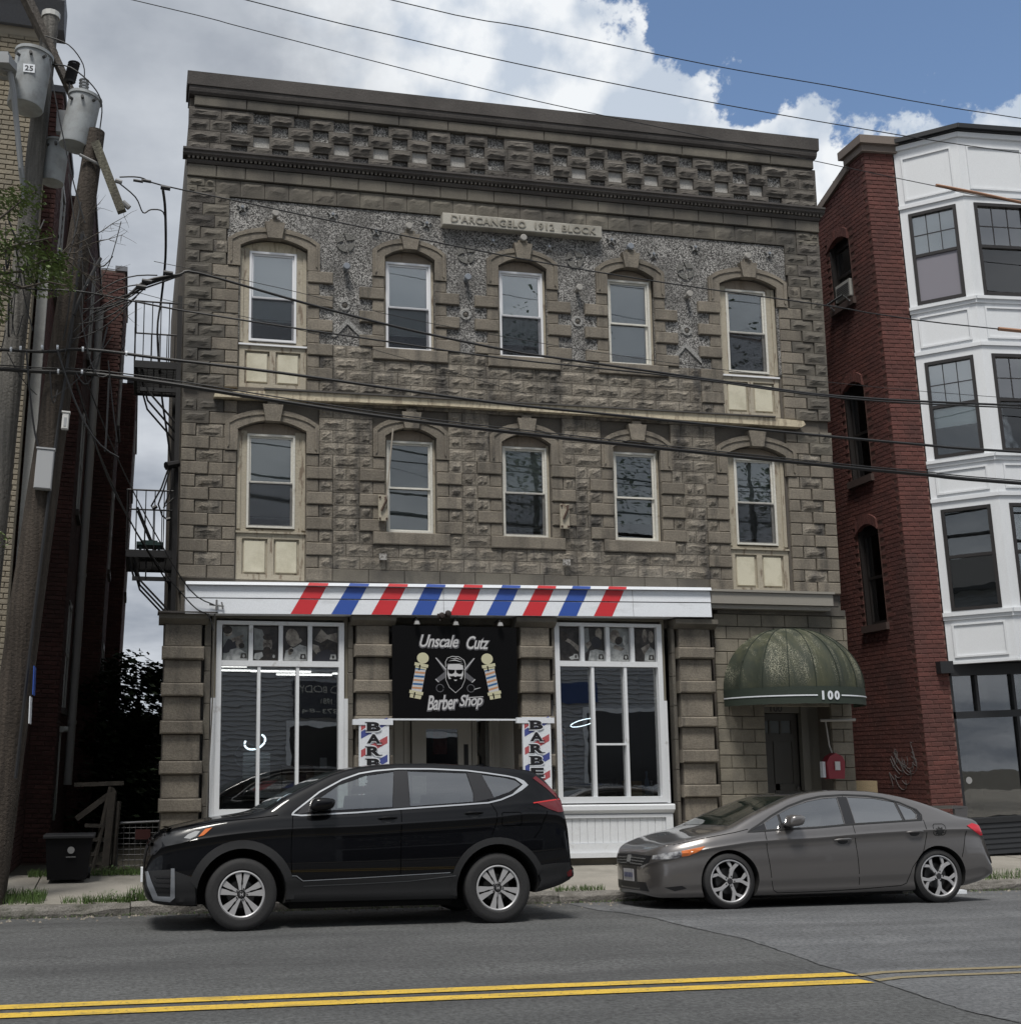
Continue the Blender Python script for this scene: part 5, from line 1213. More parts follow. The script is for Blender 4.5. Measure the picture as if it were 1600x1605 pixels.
for (x0, x1, y, n) in ((-1.9, -1.0, 15.5, 5), (-.5, .3, 15.25, 5), (-1.0, .3, 17.55, 8), (11.3, 12.6, 15.27, 5)):
    for _ in range(n):
        cx_, cy_ = random.uniform(x0, x1), y + random.uniform(-.06, .06)
        for q in range(26):
            a = random.uniform(0, 6.28); r = random.uniform(.01, .09); zz = sz(max(cy_, 15.2)) + random.uniform(.01, .14); u = Vector((math.cos(a), math.sin(a), random.uniform(-.2, .6))) * .022; w = Vector((-math.sin(a), math.cos(a), 0)) * .011; p = Vector((cx_ + r * math.cos(a), cy_ + r * math.sin(a), zz)); b.add([p - u, p + w, p + u, p - w], [(0, 1, 2, 3)])
tag(b.build('broadleaf_weeds', M('weed_leaf', (.055, .095, .03), .7, rand=.4), None), kind='stuff')
# litter and small stones in the gutter
b = MB(); random.seed(2)
for _ in range(420):
    x = random.uniform(-2, 13); y = 14.98 - abs(random.gauss(0, .28)); s = random.uniform(.006, .02); z = gz(y) + .004
    b.add([(x - s, y, z), (x, y - s, z), (x + s, y, z), (x, y + s, z), (x, y, z + s * 1.2)], [(0, 1, 4), (1, 2, 4), (2, 3, 4), (3, 0, 4)])
tag(b.build('gutter_gravel', M('grit', (.2, .18, .15), .9, rand=.5), None), kind='stuff')
def _f(b): b.box(10.25, 10.62, 14.62, 14.72, gz(14.6) + .005, gz(14.6) + .05)
simple('litter_tube', 'white discarded strip of litter in the gutter behind the grey sedan', 'litter', _f, SIGNW, 0)
# ================================================================== left building
LB = thing('left_brick_building', 'tall dark red brick building with yellow brick front, left of the alley', 'building', (-1.3, 17, .2))
YBR = M('yellow_brick', (.235, .205, .155), .85, var=(.19, .168, .13), rand=.12, fine=.12, bump=.8, stain=(.2, .17, .12)); YM = M('yellow_mortar', (.25, .22, .17), .95)
LBRICK = M('dark_brick', (.088, .038, .032), .9, var=(.065, .027, .023), vscale=2.5, stain=(.04, .022, .02), sscale=.6, spos=(.5, .75), fine=.2, rand=.2, bump=1, bscale=45); LM = M('dark_mortar', (.10, .07, .058), .95, fine=.1)
TOP = 12.3
b = MB(); b.box(-8, -1.78, 16.92, 17.3, .1, TOP); yb_core = b.build('front_wall', YM, LB)
cores = [(-8, -1.615, 17.31, 20.0, 11.3), (-6, -1.235, 20.0, 24.5, 11.0), (-6, -.775, 24.5, 27.5, 11.6), (-6, -.465, 27.5, 34.0, 10.2)]
b = MB()
for x0, x1, y0, y1, zt in cores: b.box(x0, x1, y0 + .01, y1, .1, zt)
b.build('brick_wall_core', LM, LB)
b = MB(); nb = 0; random.seed(31)
def bricks(b, axis, f0, a0, a1, z0, z1, mesh1=None, holes=(), limit=0, nm='brick', mt=None):
    """courses on a plane: axis 'x' = front facing plane y=f0 over x a0..a1, 'y' = side plane x=f0 over y a0..a1"""
    global nb
    z = z0; k = 0
    while z < z1 - .06:
        p = a0 - (.106 if k % 2 else 0)
        while p < a1 - .02:
            a, c = max(p, a0), min(p + .213, a1)
            if c - a > .04 and not any(h[0] < (a + c) / 2 < h[1] and h[2] < z + .03 < h[3] for h in holes):
                if axis == 'x':
                    if nb < limit and c - a > .2: link(nm, mesh1, LB, (a + .005, f0, z)); nb += 1
                    else: b.cbox(a + .005, c - .005, f0, f0 + .03, z, z + .062, .006)
                else: b.box(f0 - .03, f0 + random.uniform(-.001, .003), a + .005, c - .005, z, z + .062)
            p += .213
        z += .0733; k += 1
LB1 = (lambda q: (q.cbox(0, .203, 0, .03, 0, .062, .006), q.mesh('brick', LBRICK))[1])(MB())
WIN1 = [(18.2, 18.9, z, z + 1.75) for z in (2.6, 5.9, 8.6)]
WIN2 = [(21.0, 21.8, z, z + 1.75) for z in (2.6, 5.9, 8.6)]
WIN3 = [(25.4, 26.3, z, z + 1.7) for z in (2.4, 5.6, 8.6)]
WIN4 = [(28.6, 29.6, z, z + 1.7) for z in (2.4, 5.6, 8.0)]
bricks(b, 'x', 17.3, -1.78, -1.60, .2, 11.3, LB1, limit=0)
bricks(b, 'x', 19.99, -1.60, -1.22, .2, 11.0, LB1, limit=150)
bricks(b, 'x', 24.49, -1.22, -.76, .2, 11.6, LB1, limit=290)
bricks(b, 'x', 27.49, -.76, -.45, .2, 10.2)
bricks(b, 'y', -1.60, 17.32, 20, .2, 11.3, holes=WIN1); bricks(b, 'y', -1.22, 20.03, 24.5, .2, 11.0, holes=WIN2); bricks(b, 'y', -.76, 24.53, 27.5, .2, 11.6, holes=WIN3); bricks(b, 'y', -.45, 27.53, 32, .2, 10.2, holes=WIN4)
tag(b.build('brick', LBRICK, LB), kind='stuff')
b = MB(); LB2 = (lambda q: (q.cbox(0, .203, 0, .03, 0, .062, .006), q.mesh('brick', YBR))[1])(MB())
nb = 0
bricks(b, 'x', 16.90, -2.9, -1.77, 2.2, TOP - .4, LB2, limit=0)
tag(b.build('yellow_brick', YBR, LB), kind='stuff')
@one('cornice', M('cornice_grey', (.13, .135, .15), .7, fine=.1), LB)
def _(b):
    b.prismx([(17.2, TOP - .3), (16.85, TOP - .3), (16.7, TOP - .1), (16.6, TOP), (16.6, TOP + .15), (17.2, TOP + .15)], -8, -1.62)
    for (x0, x1, y0, y1, zt), sx in zip(cores, (0, 0, 0, 0)): b.box(x1 - .2, x1 + .04, y0 - .02, y1, zt, zt + .10)
b = MB()
for W_, X_ in ((WIN1, -1.615), (WIN2, -1.235), (WIN3, -.775), (WIN4, -.465)):
    for y0, y1, z0, z1 in W_:
        w = box('window', M('window_shadow', (.02, .02, .022), .3), LB, X_ + .003, X_ + .008, y0, y1, z0, z1)
        q = MB(); q.box(X_ + .01, X_ + .035, y0 - .0, y0 + .07, z0, z1); q.box(X_ + .01, X_ + .035, y1 - .07, y1, z0, z1); q.box(X_ + .01, X_ + .035, y0, y1, z1 - .07, z1 + .02); q.box(X_ + .01, X_ + .03, y0, y1, (z0 + z1) / 2 - .03, (z0 + z1) / 2 + .03); q.build('window_frame', M('side_frame', (.42, .42, .40), .6), w)
        q = MB(); q.box(X_ + .0, X_ + .07, y0 - .08, y1 + .08, z0 - .1, z0); q.build('window_sill', M('sill_dark', (.08, .07, .065), .8), w)
@one('corner_post', M('grey_white_boards', (.42, .42, .40), .7, fine=.1, stain=(.25, .25, .24)), LB)
def _(b):
    b.box(-1.74, -1.60, 17.2, 17.29, 3.6, 8.6)
LB.rotation_euler = (0, R(1.9), 0)
DP = thing('downpipe', 'long grey downpipe on the side of the dark red brick building', 'pipe', (-1.1, 23.0, 1.3))
b = MB(); b.tube([(-1.10, 23, 1.33), (-.955, 23, 5.9), (-.82, 23, 10.2)], .075, 12); b.build('pipe', M('zinc_pipe', (.36, .36, .35), .5), DP, smooth=True)
b = MB()
for t in (.12, .42, .72, .95): b.tube([(-1.10 + .28 * t, 23, 1.33 + 8.87 * t), (-1.098 + .28 * t, 23, 1.40 + 8.87 * t)], .087, 12)
b.build('pipe_collar', MATS['zinc_pipe'], DP)
MT = thing('electric_meter', 'round grey meter on a conduit with a box below, on the dark brick wall', 'meter', (-1.15, 20.9, 1.0))
b = MB(); b.lathe([(0, -.10), (.05, -.10), (.055, 0)], (-1.12, 20.9, 2.24), 'y', 12); b.lathe([(0, .12), (.045, .12), (.05, 0)], (-1.14, 20.9, 2.24), 'x', 12); b.build('meter_head', M('meter_grey', (.36, .37, .35), .5), MT)
b = MB(); b.tube([(-1.14, 20.9, 2.2), (-1.18, 20.9, .9)], .018); b.build('conduit', MATS['meter_grey'], MT)
box('meter_box', M('box_green_grey', (.16, .18, .16), .5), MT, -1.33, -1.17, 20.7, 20.88, .80, 1.28)
# ================================================================== utility poles
def woodm(nm, c1, c2): return M(nm, c1, .9, var=c2, vscale=22, vstretch=(1, 1, .045), stain=tuple(v * .5 for v in c1), sscale=3, sstretch=(1, 1, .2), spos=(.55, .75), bump=2, bscale=30, fine=.12)
WG = woodm('silver_pole_wood', (.16, .152, .138), (.08, .076, .069)); WB = woodm('brown_pole_wood', (.056, .044, .034), (.026, .020, .015))
def pole(nm, lb, pts, rs, mt):
    t = thing(nm, lb, 'utility pole', (pts[0][0], pts[0][1], 0)); b = MB(); P_ = []; Rr = []
    for (p, q), (r0, r1) in zip(zip(pts, pts[1:]), zip(rs, rs[1:])):
        for k in range(6): P_.append(tuple(p[i] + (q[i] - p[i]) * k / 6 for i in range(3))); Rr.append(r0 + (r1 - r0) * k / 6 + random.uniform(-.003, .003))
    P_.append(pts[-1]); Rr.append(rs[-1]); b.tube(P_, 0, 18, rs=Rr); b.build('shaft', mt, t, smooth=True, angle=60); return t
PA = pole('utility_pole', 'tall silvery utility pole carrying the transformers at the far left', [(-2.0, 15.6, -.05), (-1.62, 15.6, 6.3), (-1.31, 15.6, 11.4)], [.16, .145, .105], WG)
PBr = pole('utility_pole', 'leaning brown utility pole with grey boxes in front of the brick building', [(-1.60, 15.32, -.05), (-1.27, 15.25, 3.6), (-.93, 15.25, 7.1), (-.67, 15.25, 9.66)], [.21, .195, .165, .115], WB)
b = MB(); b.tube([(-1.31, 15.6, 11.38), (-1.31, 15.6, 11.45)], .12, 12); b.build('pole_cap', M('cap_white', (.5, .5, .48), .5), PA)
def beam(b, p, q, w, h):
    p, q = Vector(p), Vector(q); d = (q - p).normalized(); s = Vector((-d.y, d.x, 0)).normalized() * w / 2; u = d.cross(Vector((-d.y, d.x, 0)).normalized()) * h / 2
    b.add([p - s - u, p + s - u, p + s + u, p - s + u, q - s - u, q + s - u, q + s + u, q - s + u], [(0, 1, 2, 3), (7, 6, 5, 4), (0, 4, 5, 1), (1, 5, 6, 2), (2, 6, 7, 3), (3, 7, 4, 0)])
b = MB(); beam(b, (-1.75, 15.3, 11.75), (-1.28, 15.75, 10.95), .10, .13); beam(b, (-1.5, 15.4, 11.3), (-.99, 15.7, 10.35), .08, .09); b.build('crossarm', woodm('arm_wood', (.13, .115, .10), (.08, .07, .06)), PA)
b = MB(); beam(b, (-.66, 15.08, 9.42), (-.31, 15.02, 8.50), .09, .11); b.build('crossarm', woodm('arm_green', (.12, .115, .085), (.07, .065, .05)), PBr)
for _q, _r in (([(-.3, 15.0, 8.62), (-.22, 15.0, 8.55)], .035), ([(-.40, 15.0, 8.9), (-.32, 15.0, 8.88)], .03), ([(-.85, 15.1, 9.25), (-.55, 15.1, 9.12)], .02)): b = MB(); b.tube(_q, _r, 8); b.build('insulator', M('insulator_grey', (.2, .2, .2), .4), PBr)
def hull_box(nm, lb, c, w, d, h, mt, tilt=0, group=None):
    t = thing(nm, lb, 'utility box', (c[0], c[1], c[2])); b = MB(); b.cbox(c[0] - w / 2, c[0] + w / 2, c[1] - d / 2, c[1] + d / 2, c[2], c[2] + h, .01); o = b.build('housing', mt, t)
    b = MB(); b.box(c[0] - w / 2 - .01, c[0] + w / 2 + .01, c[1] - d / 2 - .01, c[1] + d / 2, c[2] + h + .001, c[2] + h + .02); b.build('lid', mt, t); t.rotation_euler = (0, tilt, 0); return t
hull_box('utility_box', 'large pale grey box strapped to the brown leaning pole', (-1.13, 15.0, 4.9), .20, .12, .48, M('box_grey', (.34, .35, .36), .5), R(3))
sb = hull_box('utility_box', 'small white box fixed high on the brown leaning pole', (-.90, 15.0, 5.65), .08, .07, .2, M('box_white', (.6, .6, .58), .5), R(3))
b = MB(); b.box(-.915, -.885, 14.96, 14.965, 5.68, 5.79); b.build('box_slot', MATS['box_grey'], sb)
SG = thing('parking_sign', 'thin blue and white street sign seen edge-on on the brown pole', 'sign', (-1.12, 14.95, 2.1))
b = MB(); b.box(-1.135, -1.125, 14.8, 15.10, 2.45, 2.78); b.build('blue_plate', BLUE, SG); b = MB(); b.box(-1.165, -1.155, 14.8, 15.10, 2.12, 2.43); b.build('white_plate', SIGNW, SG)
for nm, lb, top, bot, r, bush in (('transformer', 'big grey transformer can marked 25 on the silvery pole', (-1.46, 15.20, 10.58), (-1.545, 15.20, 9.86), .225, 0), ('transformer', 'grey transformer can with ribbed bushing, right of the silvery pole', (-.82, 15.3, 10.12), (-.93, 15.3, 9.45), .20, 1), ('transformer', 'smallest transformer can, half hidden between the two poles', (-1.17, 15.75, 9.70), (-1.22, 15.75, 9.15), .15, 0)):
    t = thing(nm, lb, 'transformer', bot); T_ = Vector(top); B2 = Vector(bot); ax = (T_ - B2)
    b = MB(); b.tube([B2, B2 + ax * .03, B2 + ax * .97, T_], r, 28, rs=[r * .97, r, r, r]); b.build('tank', M('tank_grey', (.33, .35, .36), .45, fine=.03, stain=(.25, .26, .26), sscale=5), t, smooth=True, angle=50)
    b = MB(); b.tube([T_ - ax * .02, T_ + ax * .035], r + .018, 28, rs=[r + .018, r + .018]); b.tube([T_ + ax * .035, T_ + ax * .08], r, 28, rs=[r + .01, r * .55]); b.build('lid', MATS['tank_grey'], t, smooth=True, angle=50)
    b = MB()
    for a in (-2.3, -1.6, -.9): c = B2 + ax * .86 + Vector((r * math.cos(a), r * math.sin(a), 0)); b.tube([c, c + Vector((.05 * math.cos(a), .05 * math.sin(a), 0))], .02, 8)
    b.build('terminal', M('terminal_dark', (.06, .06, .06), .5), t)
    if bush:
        b = MB(); c = T_ + Vector((-.02, 0, .03))
        for k in range(6): b.lathe([(.04, 0), (.066, .014), (.04, .036)], c + Vector((0, 0, .042 * k)), 'z', 14)
        b.build('bushing', M('porcelain_grey', (.30, .31, .32), .25), t, smooth=True)
        b = MB(); c = T_ + Vector((-.2, -.02, .06))
        for k in range(9): b.lathe([(.045, 0), (.078, .012), (.045, .030)], c + Vector((.006 * k, 0, .032 * k + .14)), 'z', 14)
        b.tube([c, c + Vector((0, 0, .14))], .012); b.build('arrester', M('rubber_black', (.05, .05, .055), .5), t, smooth=True)
    elif r > .2:
        text('number', '25', -1.545, -1.445, 10.24, 10.31, 15.20 - r - .012, BLACK, t, extrude=.001, bold=.02)
        b = MB(); b.box(-1.565, -1.425, 15.20 - r - .010, 15.20 - r - .004, 10.22, 10.33); b.build('number_plate', SIGNW, t)
b = MB(); b.box(-1.18, -1.05, 15.5, 15.6, 9.75, 10.05); tag(b.build('cutout_switch', M('switch_grey', (.28, .29, .3), .5), None), 'small grey cut-out box between the two upper transformer cans', 'switch')
SL = thing('street_lamp', 'grey cobra-head street lamp cut by the left edge of the photo', 'street lamp', (-1.55, 15.1, 8.8))
b = MB(); b.tube([(-1.50, 15.3, 8.6), (-1.55, 15.1, 9.0), (-1.66, 14.9, 9.9), (-1.72, 14.8, 10.2)], .035, 8); b.build('arm', M('lamp_arm', (.25, .26, .27), .5), SL, smooth=True)
b = MB(); b.prismz([(-1.95, 14.65), (-1.70, 14.62), (-1.62, 14.8), (-1.66, 15.0), (-1.8, 15.05), (-1.97, 14.95)], 10.12, 10.22); b.prismz([(-1.9, 14.7), (-1.72, 14.68), (-1.68, 14.82), (-1.7, 14.95), (-1.8, 15.0), (-1.9, 14.92)], 10.221, 10.30); b.build('lamp_housing', MATS['lamp_arm'], SL)
b = MB(); b.lathe([(0, -.04), (.07, -.02), (.08, 0)], (-1.78, 14.84, 10.118), 'z', 14); b.build('lens', M('lens_grey', (.2, .2, .19), .2), SL, smooth=True)
# ================================================================== cables
CAB = M('cable_black', (.012, .012, .013), .5)
def cable(nm, lb, pts, r, mt=CAB, cat='cable', n=6, group='overhead cables', sub=4):
    P_ = []
    pts = [Vector(p) for p in pts]
    for i in range(len(pts) - 1):                            # catmull-rom
        p0, p1, p2, p3 = pts[max(i - 1, 0)], pts[i], pts[i + 1], pts[min(i + 2, len(pts) - 1)]
        for k in range(sub):
            t = k / sub; P_.append(.5 * ((2 * p1) + (p2 - p0) * t + (2 * p0 - 5 * p1 + 4 * p2 - p3) * t * t + (3 * p1 - p0 - 3 * p2 + p3) * t ** 3))
    P_.append(pts[-1]); b = MB(); b.tube(P_, r, n); o = b.build(nm, mt, None, smooth=True); tag(o, lb, cat, group); return o
def W(l, y=15.0): return [(x, y, z) for x, z in l]
cable('power_cable', 'thick black cable crossing just above the sagging lowest bundle, over the ledger board', W([(-6, 6.75), (-1.69, 6.60), (-.72, 6.67), (.28, 6.61), (1.72, 6.52), (3.15, 6.40), (4.54, 6.29), (6.32, 6.21), (8.61, 6.11), (10.64, 6.04), (12.3, 6.01), (20, 6.0)]), .019)
cable('power_cable', 'thickest and lowest black cable bundle, sagging across the middle floor', W([(-6, 6.45), (-1.68, 6.36), (-.71, 6.37), (.29, 6.30), (1.51, 6.17), (3.02, 6.02), (4.53, 5.92), (6.10, 5.83), (7.85, 5.74), (9.45, 5.66), (10.71, 5.61), (12.25, 5.55), (20, 5.4)]), .027)
cable('lashing_wire', 'thin strand lashed along the top of the lowest cable bundle', W([(-6, 6.49), (-1.68, 6.40), (-.71, 6.41), (.29, 6.345), (1.51, 6.215), (3.02, 6.065), (4.53, 5.96), (6.10, 5.87), (7.85, 5.775), (9.45, 5.695), (10.71, 5.645), (12.25, 5.585), (20, 5.43)], 14.98), .008)
cable('power_cable', 'black cable rising from the poles and dropping across the top-floor window sills', W([(-.17, 7.43), (.02, 7.61), (.41, 7.72), (.66, 7.76), (1.98, 7.47), (3.33, 7.21), (4.73, 7.01), (5.29, 6.96), (8.0, 6.76), (9.52, 6.67), (12.37, 6.70), (20, 6.9)]), .016)
cable('power_cable', 'second cable joining the one across the top-floor sills from the left pole', W([(-3, 7.5), (-1.57, 7.36), (-.83, 7.37), (-.26, 7.31), (.42, 7.22), (1.71, 7.10), (3.06, 6.99), (4.55, 6.87), (6.57, 6.79), (7.47, 6.74), (9.52, 6.61), (12.36, 6.63), (20, 6.8)], 14.9), .011)
cable('power_cable', 'thin cable crossing the top floor window heads in front of the pebbled wall', W([(-.35, 8.95), (-.1, 8.97), (.18, 8.89), (1.35, 8.74), (2.1, 8.64), (4.75, 8.32), (6.93, 8.13), (9.42, 7.98), (10.22, 7.91), (12.15, 7.83), (20, 7.7)]), .009)
cable('power_cable', 'thin wire through the sky touching the parapet coping', W([(-8, 12.1), (-.22, 11.13), (1.29, 10.91), (4.5, 10.43), (7.32, 10.12), (9.0, 9.93), (10.96, 9.73), (12.32, 9.6), (20, 9.1)], 14.6), .0055)
cable('power_cable', 'middle of the three thin wires through the sky', W([(-6, 12.4), (1.18, 11.32), (2.99, 11.08), (4.79, 10.87), (7.15, 10.66), (9.79, 10.49), (12.4, 10.38), (20, 10.2)], 14.6), .0065)
cable('power_cable', 'highest thin wire through the sky at the upper right', W([(-4, 12.6), (3.1, 11.57), (5.03, 11.41), (7.52, 11.19), (9.38, 11.09), (12.45, 10.93), (20, 10.8)], 14.6), .0065)
cable('service_wire', 'very thin wire crossing the upper left of the top floor', W([(-.2, 7.55), (.45, 7.42), (1.4, 7.28), (2.6, 7.05), (3.8, 6.78), (5.0, 6.5)], 15.2), .004)
cable('service_wire', 'very thin wire above the top-floor sill cables on the left', W([(.1, 7.85), (1.7, 7.62), (3.6, 7.3), (6.6, 7.0), (10, 6.82), (13, 6.78)], 14.95), .004)
ORG = M('guard_brown', (.32, .17, .10), .6)
cable('cable_guard', 'brown sleeve on the thin wire at the right edge, below the roofline', W([(10.96, 9.745), (11.7, 9.68), (12.35, 9.61), (14, 9.45)], 14.6), .022, ORG, 'cable guard', group='brown cable sleeves')
cable('cable_guard', 'brown sleeve on the top-floor cable at the right edge', W([(12.1, 7.835), (14, 7.8)]), .028, ORG, 'cable guard', group='brown cable sleeves')
cable('service_cable', 'black service cable dropping from the splice to the weatherhead on the fire escape', [(.19, 15.1, 8.88), (.24, 16, 9.0), (.29, 18, 9.2), (.26, 19, 8.95), (.21, 19, 8.38), (.29, 19, 7.45), (.40, 19, 6.74), (.50, 19.1, 6.18)], .018)
cable('service_cable', 'looped slack wire below the splice at the upper left', [(-.4, 15.1, 8.95), (-.15, 15.1, 8.75), (-.05, 15.1, 8.55), (.05, 15.1, 8.60), (.2, 15.1, 8.58), (.24, 15.2, 8.4)], .009)
for k, (dx, dz) in enumerate(((0, 0), (.05, .04), (-.04, -.05))):
    cable('service_cable', ('middle', 'highest', 'lowest')[k] + ' of the three leads bunched between the brown pole and the stone building', [(-.6, 15.15, 7.2 + dz), (-.3 + dx, 15.1, 7.35 + dz), (-.12 + dx, 15.05, 7.5 + dz), (.2, 15.02, 7.64 + dz * .6), (.45, 15.0, 7.72)], .011, group='leads between the brown pole and the stone building')
cable('service_cable', 'dropping cable from the brown pole to the lower fire escape landing', [(-.88, 15.2, 6.6), (-.55, 16.3, 5.75), (-.05, 17.6, 4.95), (.50, 19, 4.35)], .012)
cable('service_cable', 'second dropping cable beside it, ending at the shop fascia corner', [(-.72, 15.2, 6.45), (-.3, 16, 5.6), (.2, 16.8, 4.8), (.72, 17.2, 4.05), (1.08, 17.30, 3.85)], .009)
cable('service_cable', 'third dropping cable, hugging the fascia corner bracket', [(-.80, 15.2, 6.3), (-.4, 16, 5.3), (.15, 16.8, 4.5), (.75, 17.25, 3.85), (.98, 17.33, 3.72), (1.07, 17.36, 3.5)], .009)
cable('service_cable', 'thin cable stapled down the left edge of the shop window', [(1.10, 17.3, 3.85), (1.08, 17.42, 3.6), (1.075, 17.44, 2.5), (1.03, 17.44, 1.3), (1.03, 17.44, .3)], .011, M('cable_grey', (.10, .095, .085), .6))
cable('pole_riser', 'dark cable running down the front of the brown leaning pole', [(-.78, 15.05, 8.2), (-.9, 15.06, 6.5), (-1.0, 15.06, 5.5), (-1.16, 15.04, 3.5), (-1.3, 15.04, 1.5)], .02, group='cables on the poles')
cable('pole_riser', 'looping dark cable hanging off the brown pole toward the silvery pole', [(-.55, 15.1, 7.9), (-.75, 15.0, 7.4), (-.84, 15.0, 7.1)], .022, group='cables on the poles')
cable('transformer_lead', 'black lead curving from the silvery pole down to the ribbed bushing', [(-1.35, 15.4, 11.0), (-1.05, 15.3, 10.85), (-.86, 15.3, 10.6), (-.84, 15.3, 10.36)], .008, group='leads around the transformers')
cable('transformer_lead', 'black lead arching over the right transformer can', [(-1.28, 15.3, 10.55), (-1.0, 15.15, 10.45), (-.72, 15.1, 10.2), (-.60, 15.1, 9.95), (-.62, 15.2, 9.6), (-.58, 15.1, 9.3)], .009, group='leads around the transformers')
cable('transformer_lead', 'black lead hanging past the big transformer can toward the pole foot', [(-1.25, 15.0, 10.45), (-1.18, 14.95, 10.0), (-1.05, 14.95, 9.4), (-.9, 15.0, 8.8), (-.75, 15.0, 8.3)], .009, group='leads around the transformers')
for x, z, r in ((-.02, 8.93, .02), (-.12, 8.92, .018), (.22, 8.86, .03), (-.05, 7.52, .035), (.02, 7.60, .03), (.28, 7.73, .03)):
    b = MB(); b.tube([(x - .06, 15.0, z + .005), (x + .06, 15.0, z - .005)], r, 8); tag(b.build('cable_splice', CAB, None), {-.02: 'upper black splice sleeve nearest the green crossarm', -.12: 'leftmost upper black splice sleeve beside the green crossarm', .22: 'black splice sleeve where the dropping service cable joins the thin cable', -.05: 'lowest black splice sleeve on the bunched leads', .02: 'middle black splice sleeve on the bunched leads', .28: 'black splice sleeve nearest the stone building on the bunched leads'}[x], 'splice', 'splice sleeves')
for q, (x, z) in enumerate(((-1.45, 6.63), (-1.2, 6.66), (-1.02, 6.67), (-.72, 6.67), (-.2, 6.65), (-1.0, 6.37), (-.72, 6.38), (-1.56, 6.61))):
    b = MB(); b.tube([(x - .012, 15.0, z), (x + .012, 15.0, z)], .034, 8); tag(b.build('cable_clip', SIGNW, None), ['second white band from the left on the upper thick cable', 'third white band from the left on the upper thick cable', 'white band on the upper thick cable over the brown pole', 'white band on the upper thick cable just right of the brown pole', 'rightmost white band on the upper thick cable, against the far brick wall', 'left white band on the lower thick cable', 'right white band on the lower thick cable', 'leftmost white band on the upper thick cable'][q], 'cable clip', 'white cable bands')
t = thing('cable_bracket', 'small metal bracket where wires meet the fascia corner', 'bracket', (1.10, 17.3, 3.85)); b = MB(); b.tube([(1.0, 17.3, 3.86), (1.2, 17.3, 3.84)], .012); b.tube([(1.1, 17.3, 3.93), (1.1, 17.3, 3.78)], .016); b.tube([(1.17, 17.3, 3.9), (1.19, 17.3, 3.8)], .012); b.build('clamp', M('clamp', (.15, .15, .15), .5), t)
random.seed(44)
for par, (xa, xb) in ((PA, (-1.75, -1.2)), (PBr, (-1.2, -.35))):           # tangle of thin leads round the pole tops
    for k in range(15):
        p = Vector((random.uniform(xa, xb), 15.0 + random.uniform(-.15, .1), random.uniform(6.3, 8.3))); q = Vector((random.uniform(xa, xb) + .1, 15.0 + random.uniform(-.1, .1), p.z + random.uniform(-1.3, .9)))
        sag = random.uniform(.05, .4); b = MB(); b.tube([p.lerp(q, t / 7) - Vector((0, 0, sag * math.sin(math.pi * t / 7))) for t in range(8)], random.choice((.006, .008, .012)), 5); b.build('lead', CAB, par, smooth=True)
for k in range(7):
    p = Vector((-.9 + k * .03, 15.05, 6.7 + k * .1)); q = Vector((-.15 + .05 * k, 15.05, 7.35 + .06 * k)); b = MB(); b.tube([p.lerp(q, t / 7) - Vector((0, 0, .12 * math.sin(math.pi * t / 7) * (1 if k % 2 else -1))) for t in range(8)], .009, 5); b.build('lead', CAB, PBr, smooth=True)
# ================================================================== fire escape
FE = thing('fire_escape', 'black iron fire escape on the left side wall of the stone building', 'fire escape', (.55, 19.5, 4))
b = MB(); b.box(.50, .57, 18.35, 18.42, 3.6, 8.75); b.box(.50, .57, 20.3, 20.36, 3.6, 8.0); b.build('post', BLACKMET, FE)
for z, rail, x0 in ((7.80, .96, -.13), (4.85, .92, -.17)):
    y0, y1 = 18.7, 20.2; x1 = .58
    b = MB(); b.box(x0, x1, y0, y0 + .05, z - .11, z); b.box(x0, x1, y1 - .05, y1, z - .11, z); b.box(x0, x0 + .04, y0 + .05, y1 - .05, z - .11, z); b.box(x1 - .04, x1, y0 + .05, y1 - .05, z - .11, z); p = b.build('platform', BLACKMET, FE)
    for k in range(16): yy = y0 + .08 + k * .088; box('grate_bar', BLACKMET, p, x0 + .04, x1 - .04, yy, yy + .018, z - .05, z - .01)
    for k in range(6): xx = x0 + .10 + k * .1; box('grate_rod', BLACKMET, p, xx, xx + .01, y0 + .05, y1 - .05, z - .065, z - .052)
    r_ = None; b = MB()
    for yy in (y0 + .02, y1 - .02): b.tube([(x0, yy, z + rail), (x1, yy, z + rail)], .014); 
    b.tube([(x0, y0 + .02, z + rail), (x0, y1 - .02, z + rail)], .018); b.tube([(x0, y0 + .02, z + rail * .55), (x0, y1 - .02, z + rail * .55)], .012); r_ = b.build('railing', BLACKMET, FE)
    for yy in (y0 + .02, y1 - .02):
        for k in range(6): xx = x0 + (x1 - x0) * k / 5.5; b = MB(); b.tube([(xx, yy, z), (xx, yy, z + rail)], .009); b.build('baluster', BLACKMET, r_)
    for k in range(1, 10): yy = y0 + (y1 - y0) * k / 10; b = MB(); b.tube([(x0, yy, z), (x0, yy, z + rail)], .010); b.build('baluster', BLACKMET, r_)
    b = MB(); b.box(x0 + .1, x1, y0 + .1, y0 + .15, z - .45, z - .39); b.tube([(x0 + .03, y0 + .1, z - .08), (x0 + .13, y0 + .12, z - .42)], .018); b.tube([(x0 + .3, y0 + .1, z - .1), (x0 + .3, y0 + .1, z - .42)], .012)
    b.build('hanger', BLACKMET, FE)
    for dy in (0, .5, 1.0): b = MB(); b.tube([(x0 + .12, y0 + .1 + dy, z - .11), (x0 + .22, y0 + .1 + dy, z - .45), (x1 - .02, y0 + .1 + dy, z - .98)], .017); b.build('brace', BLACKMET, FE)
for yy in (19.9, 20.2): b = MB(); b.tube([(-.02, yy, 5.75), (.35, yy, 4.9)], .018); b.build('stair_rail', BLACKMET, FE)
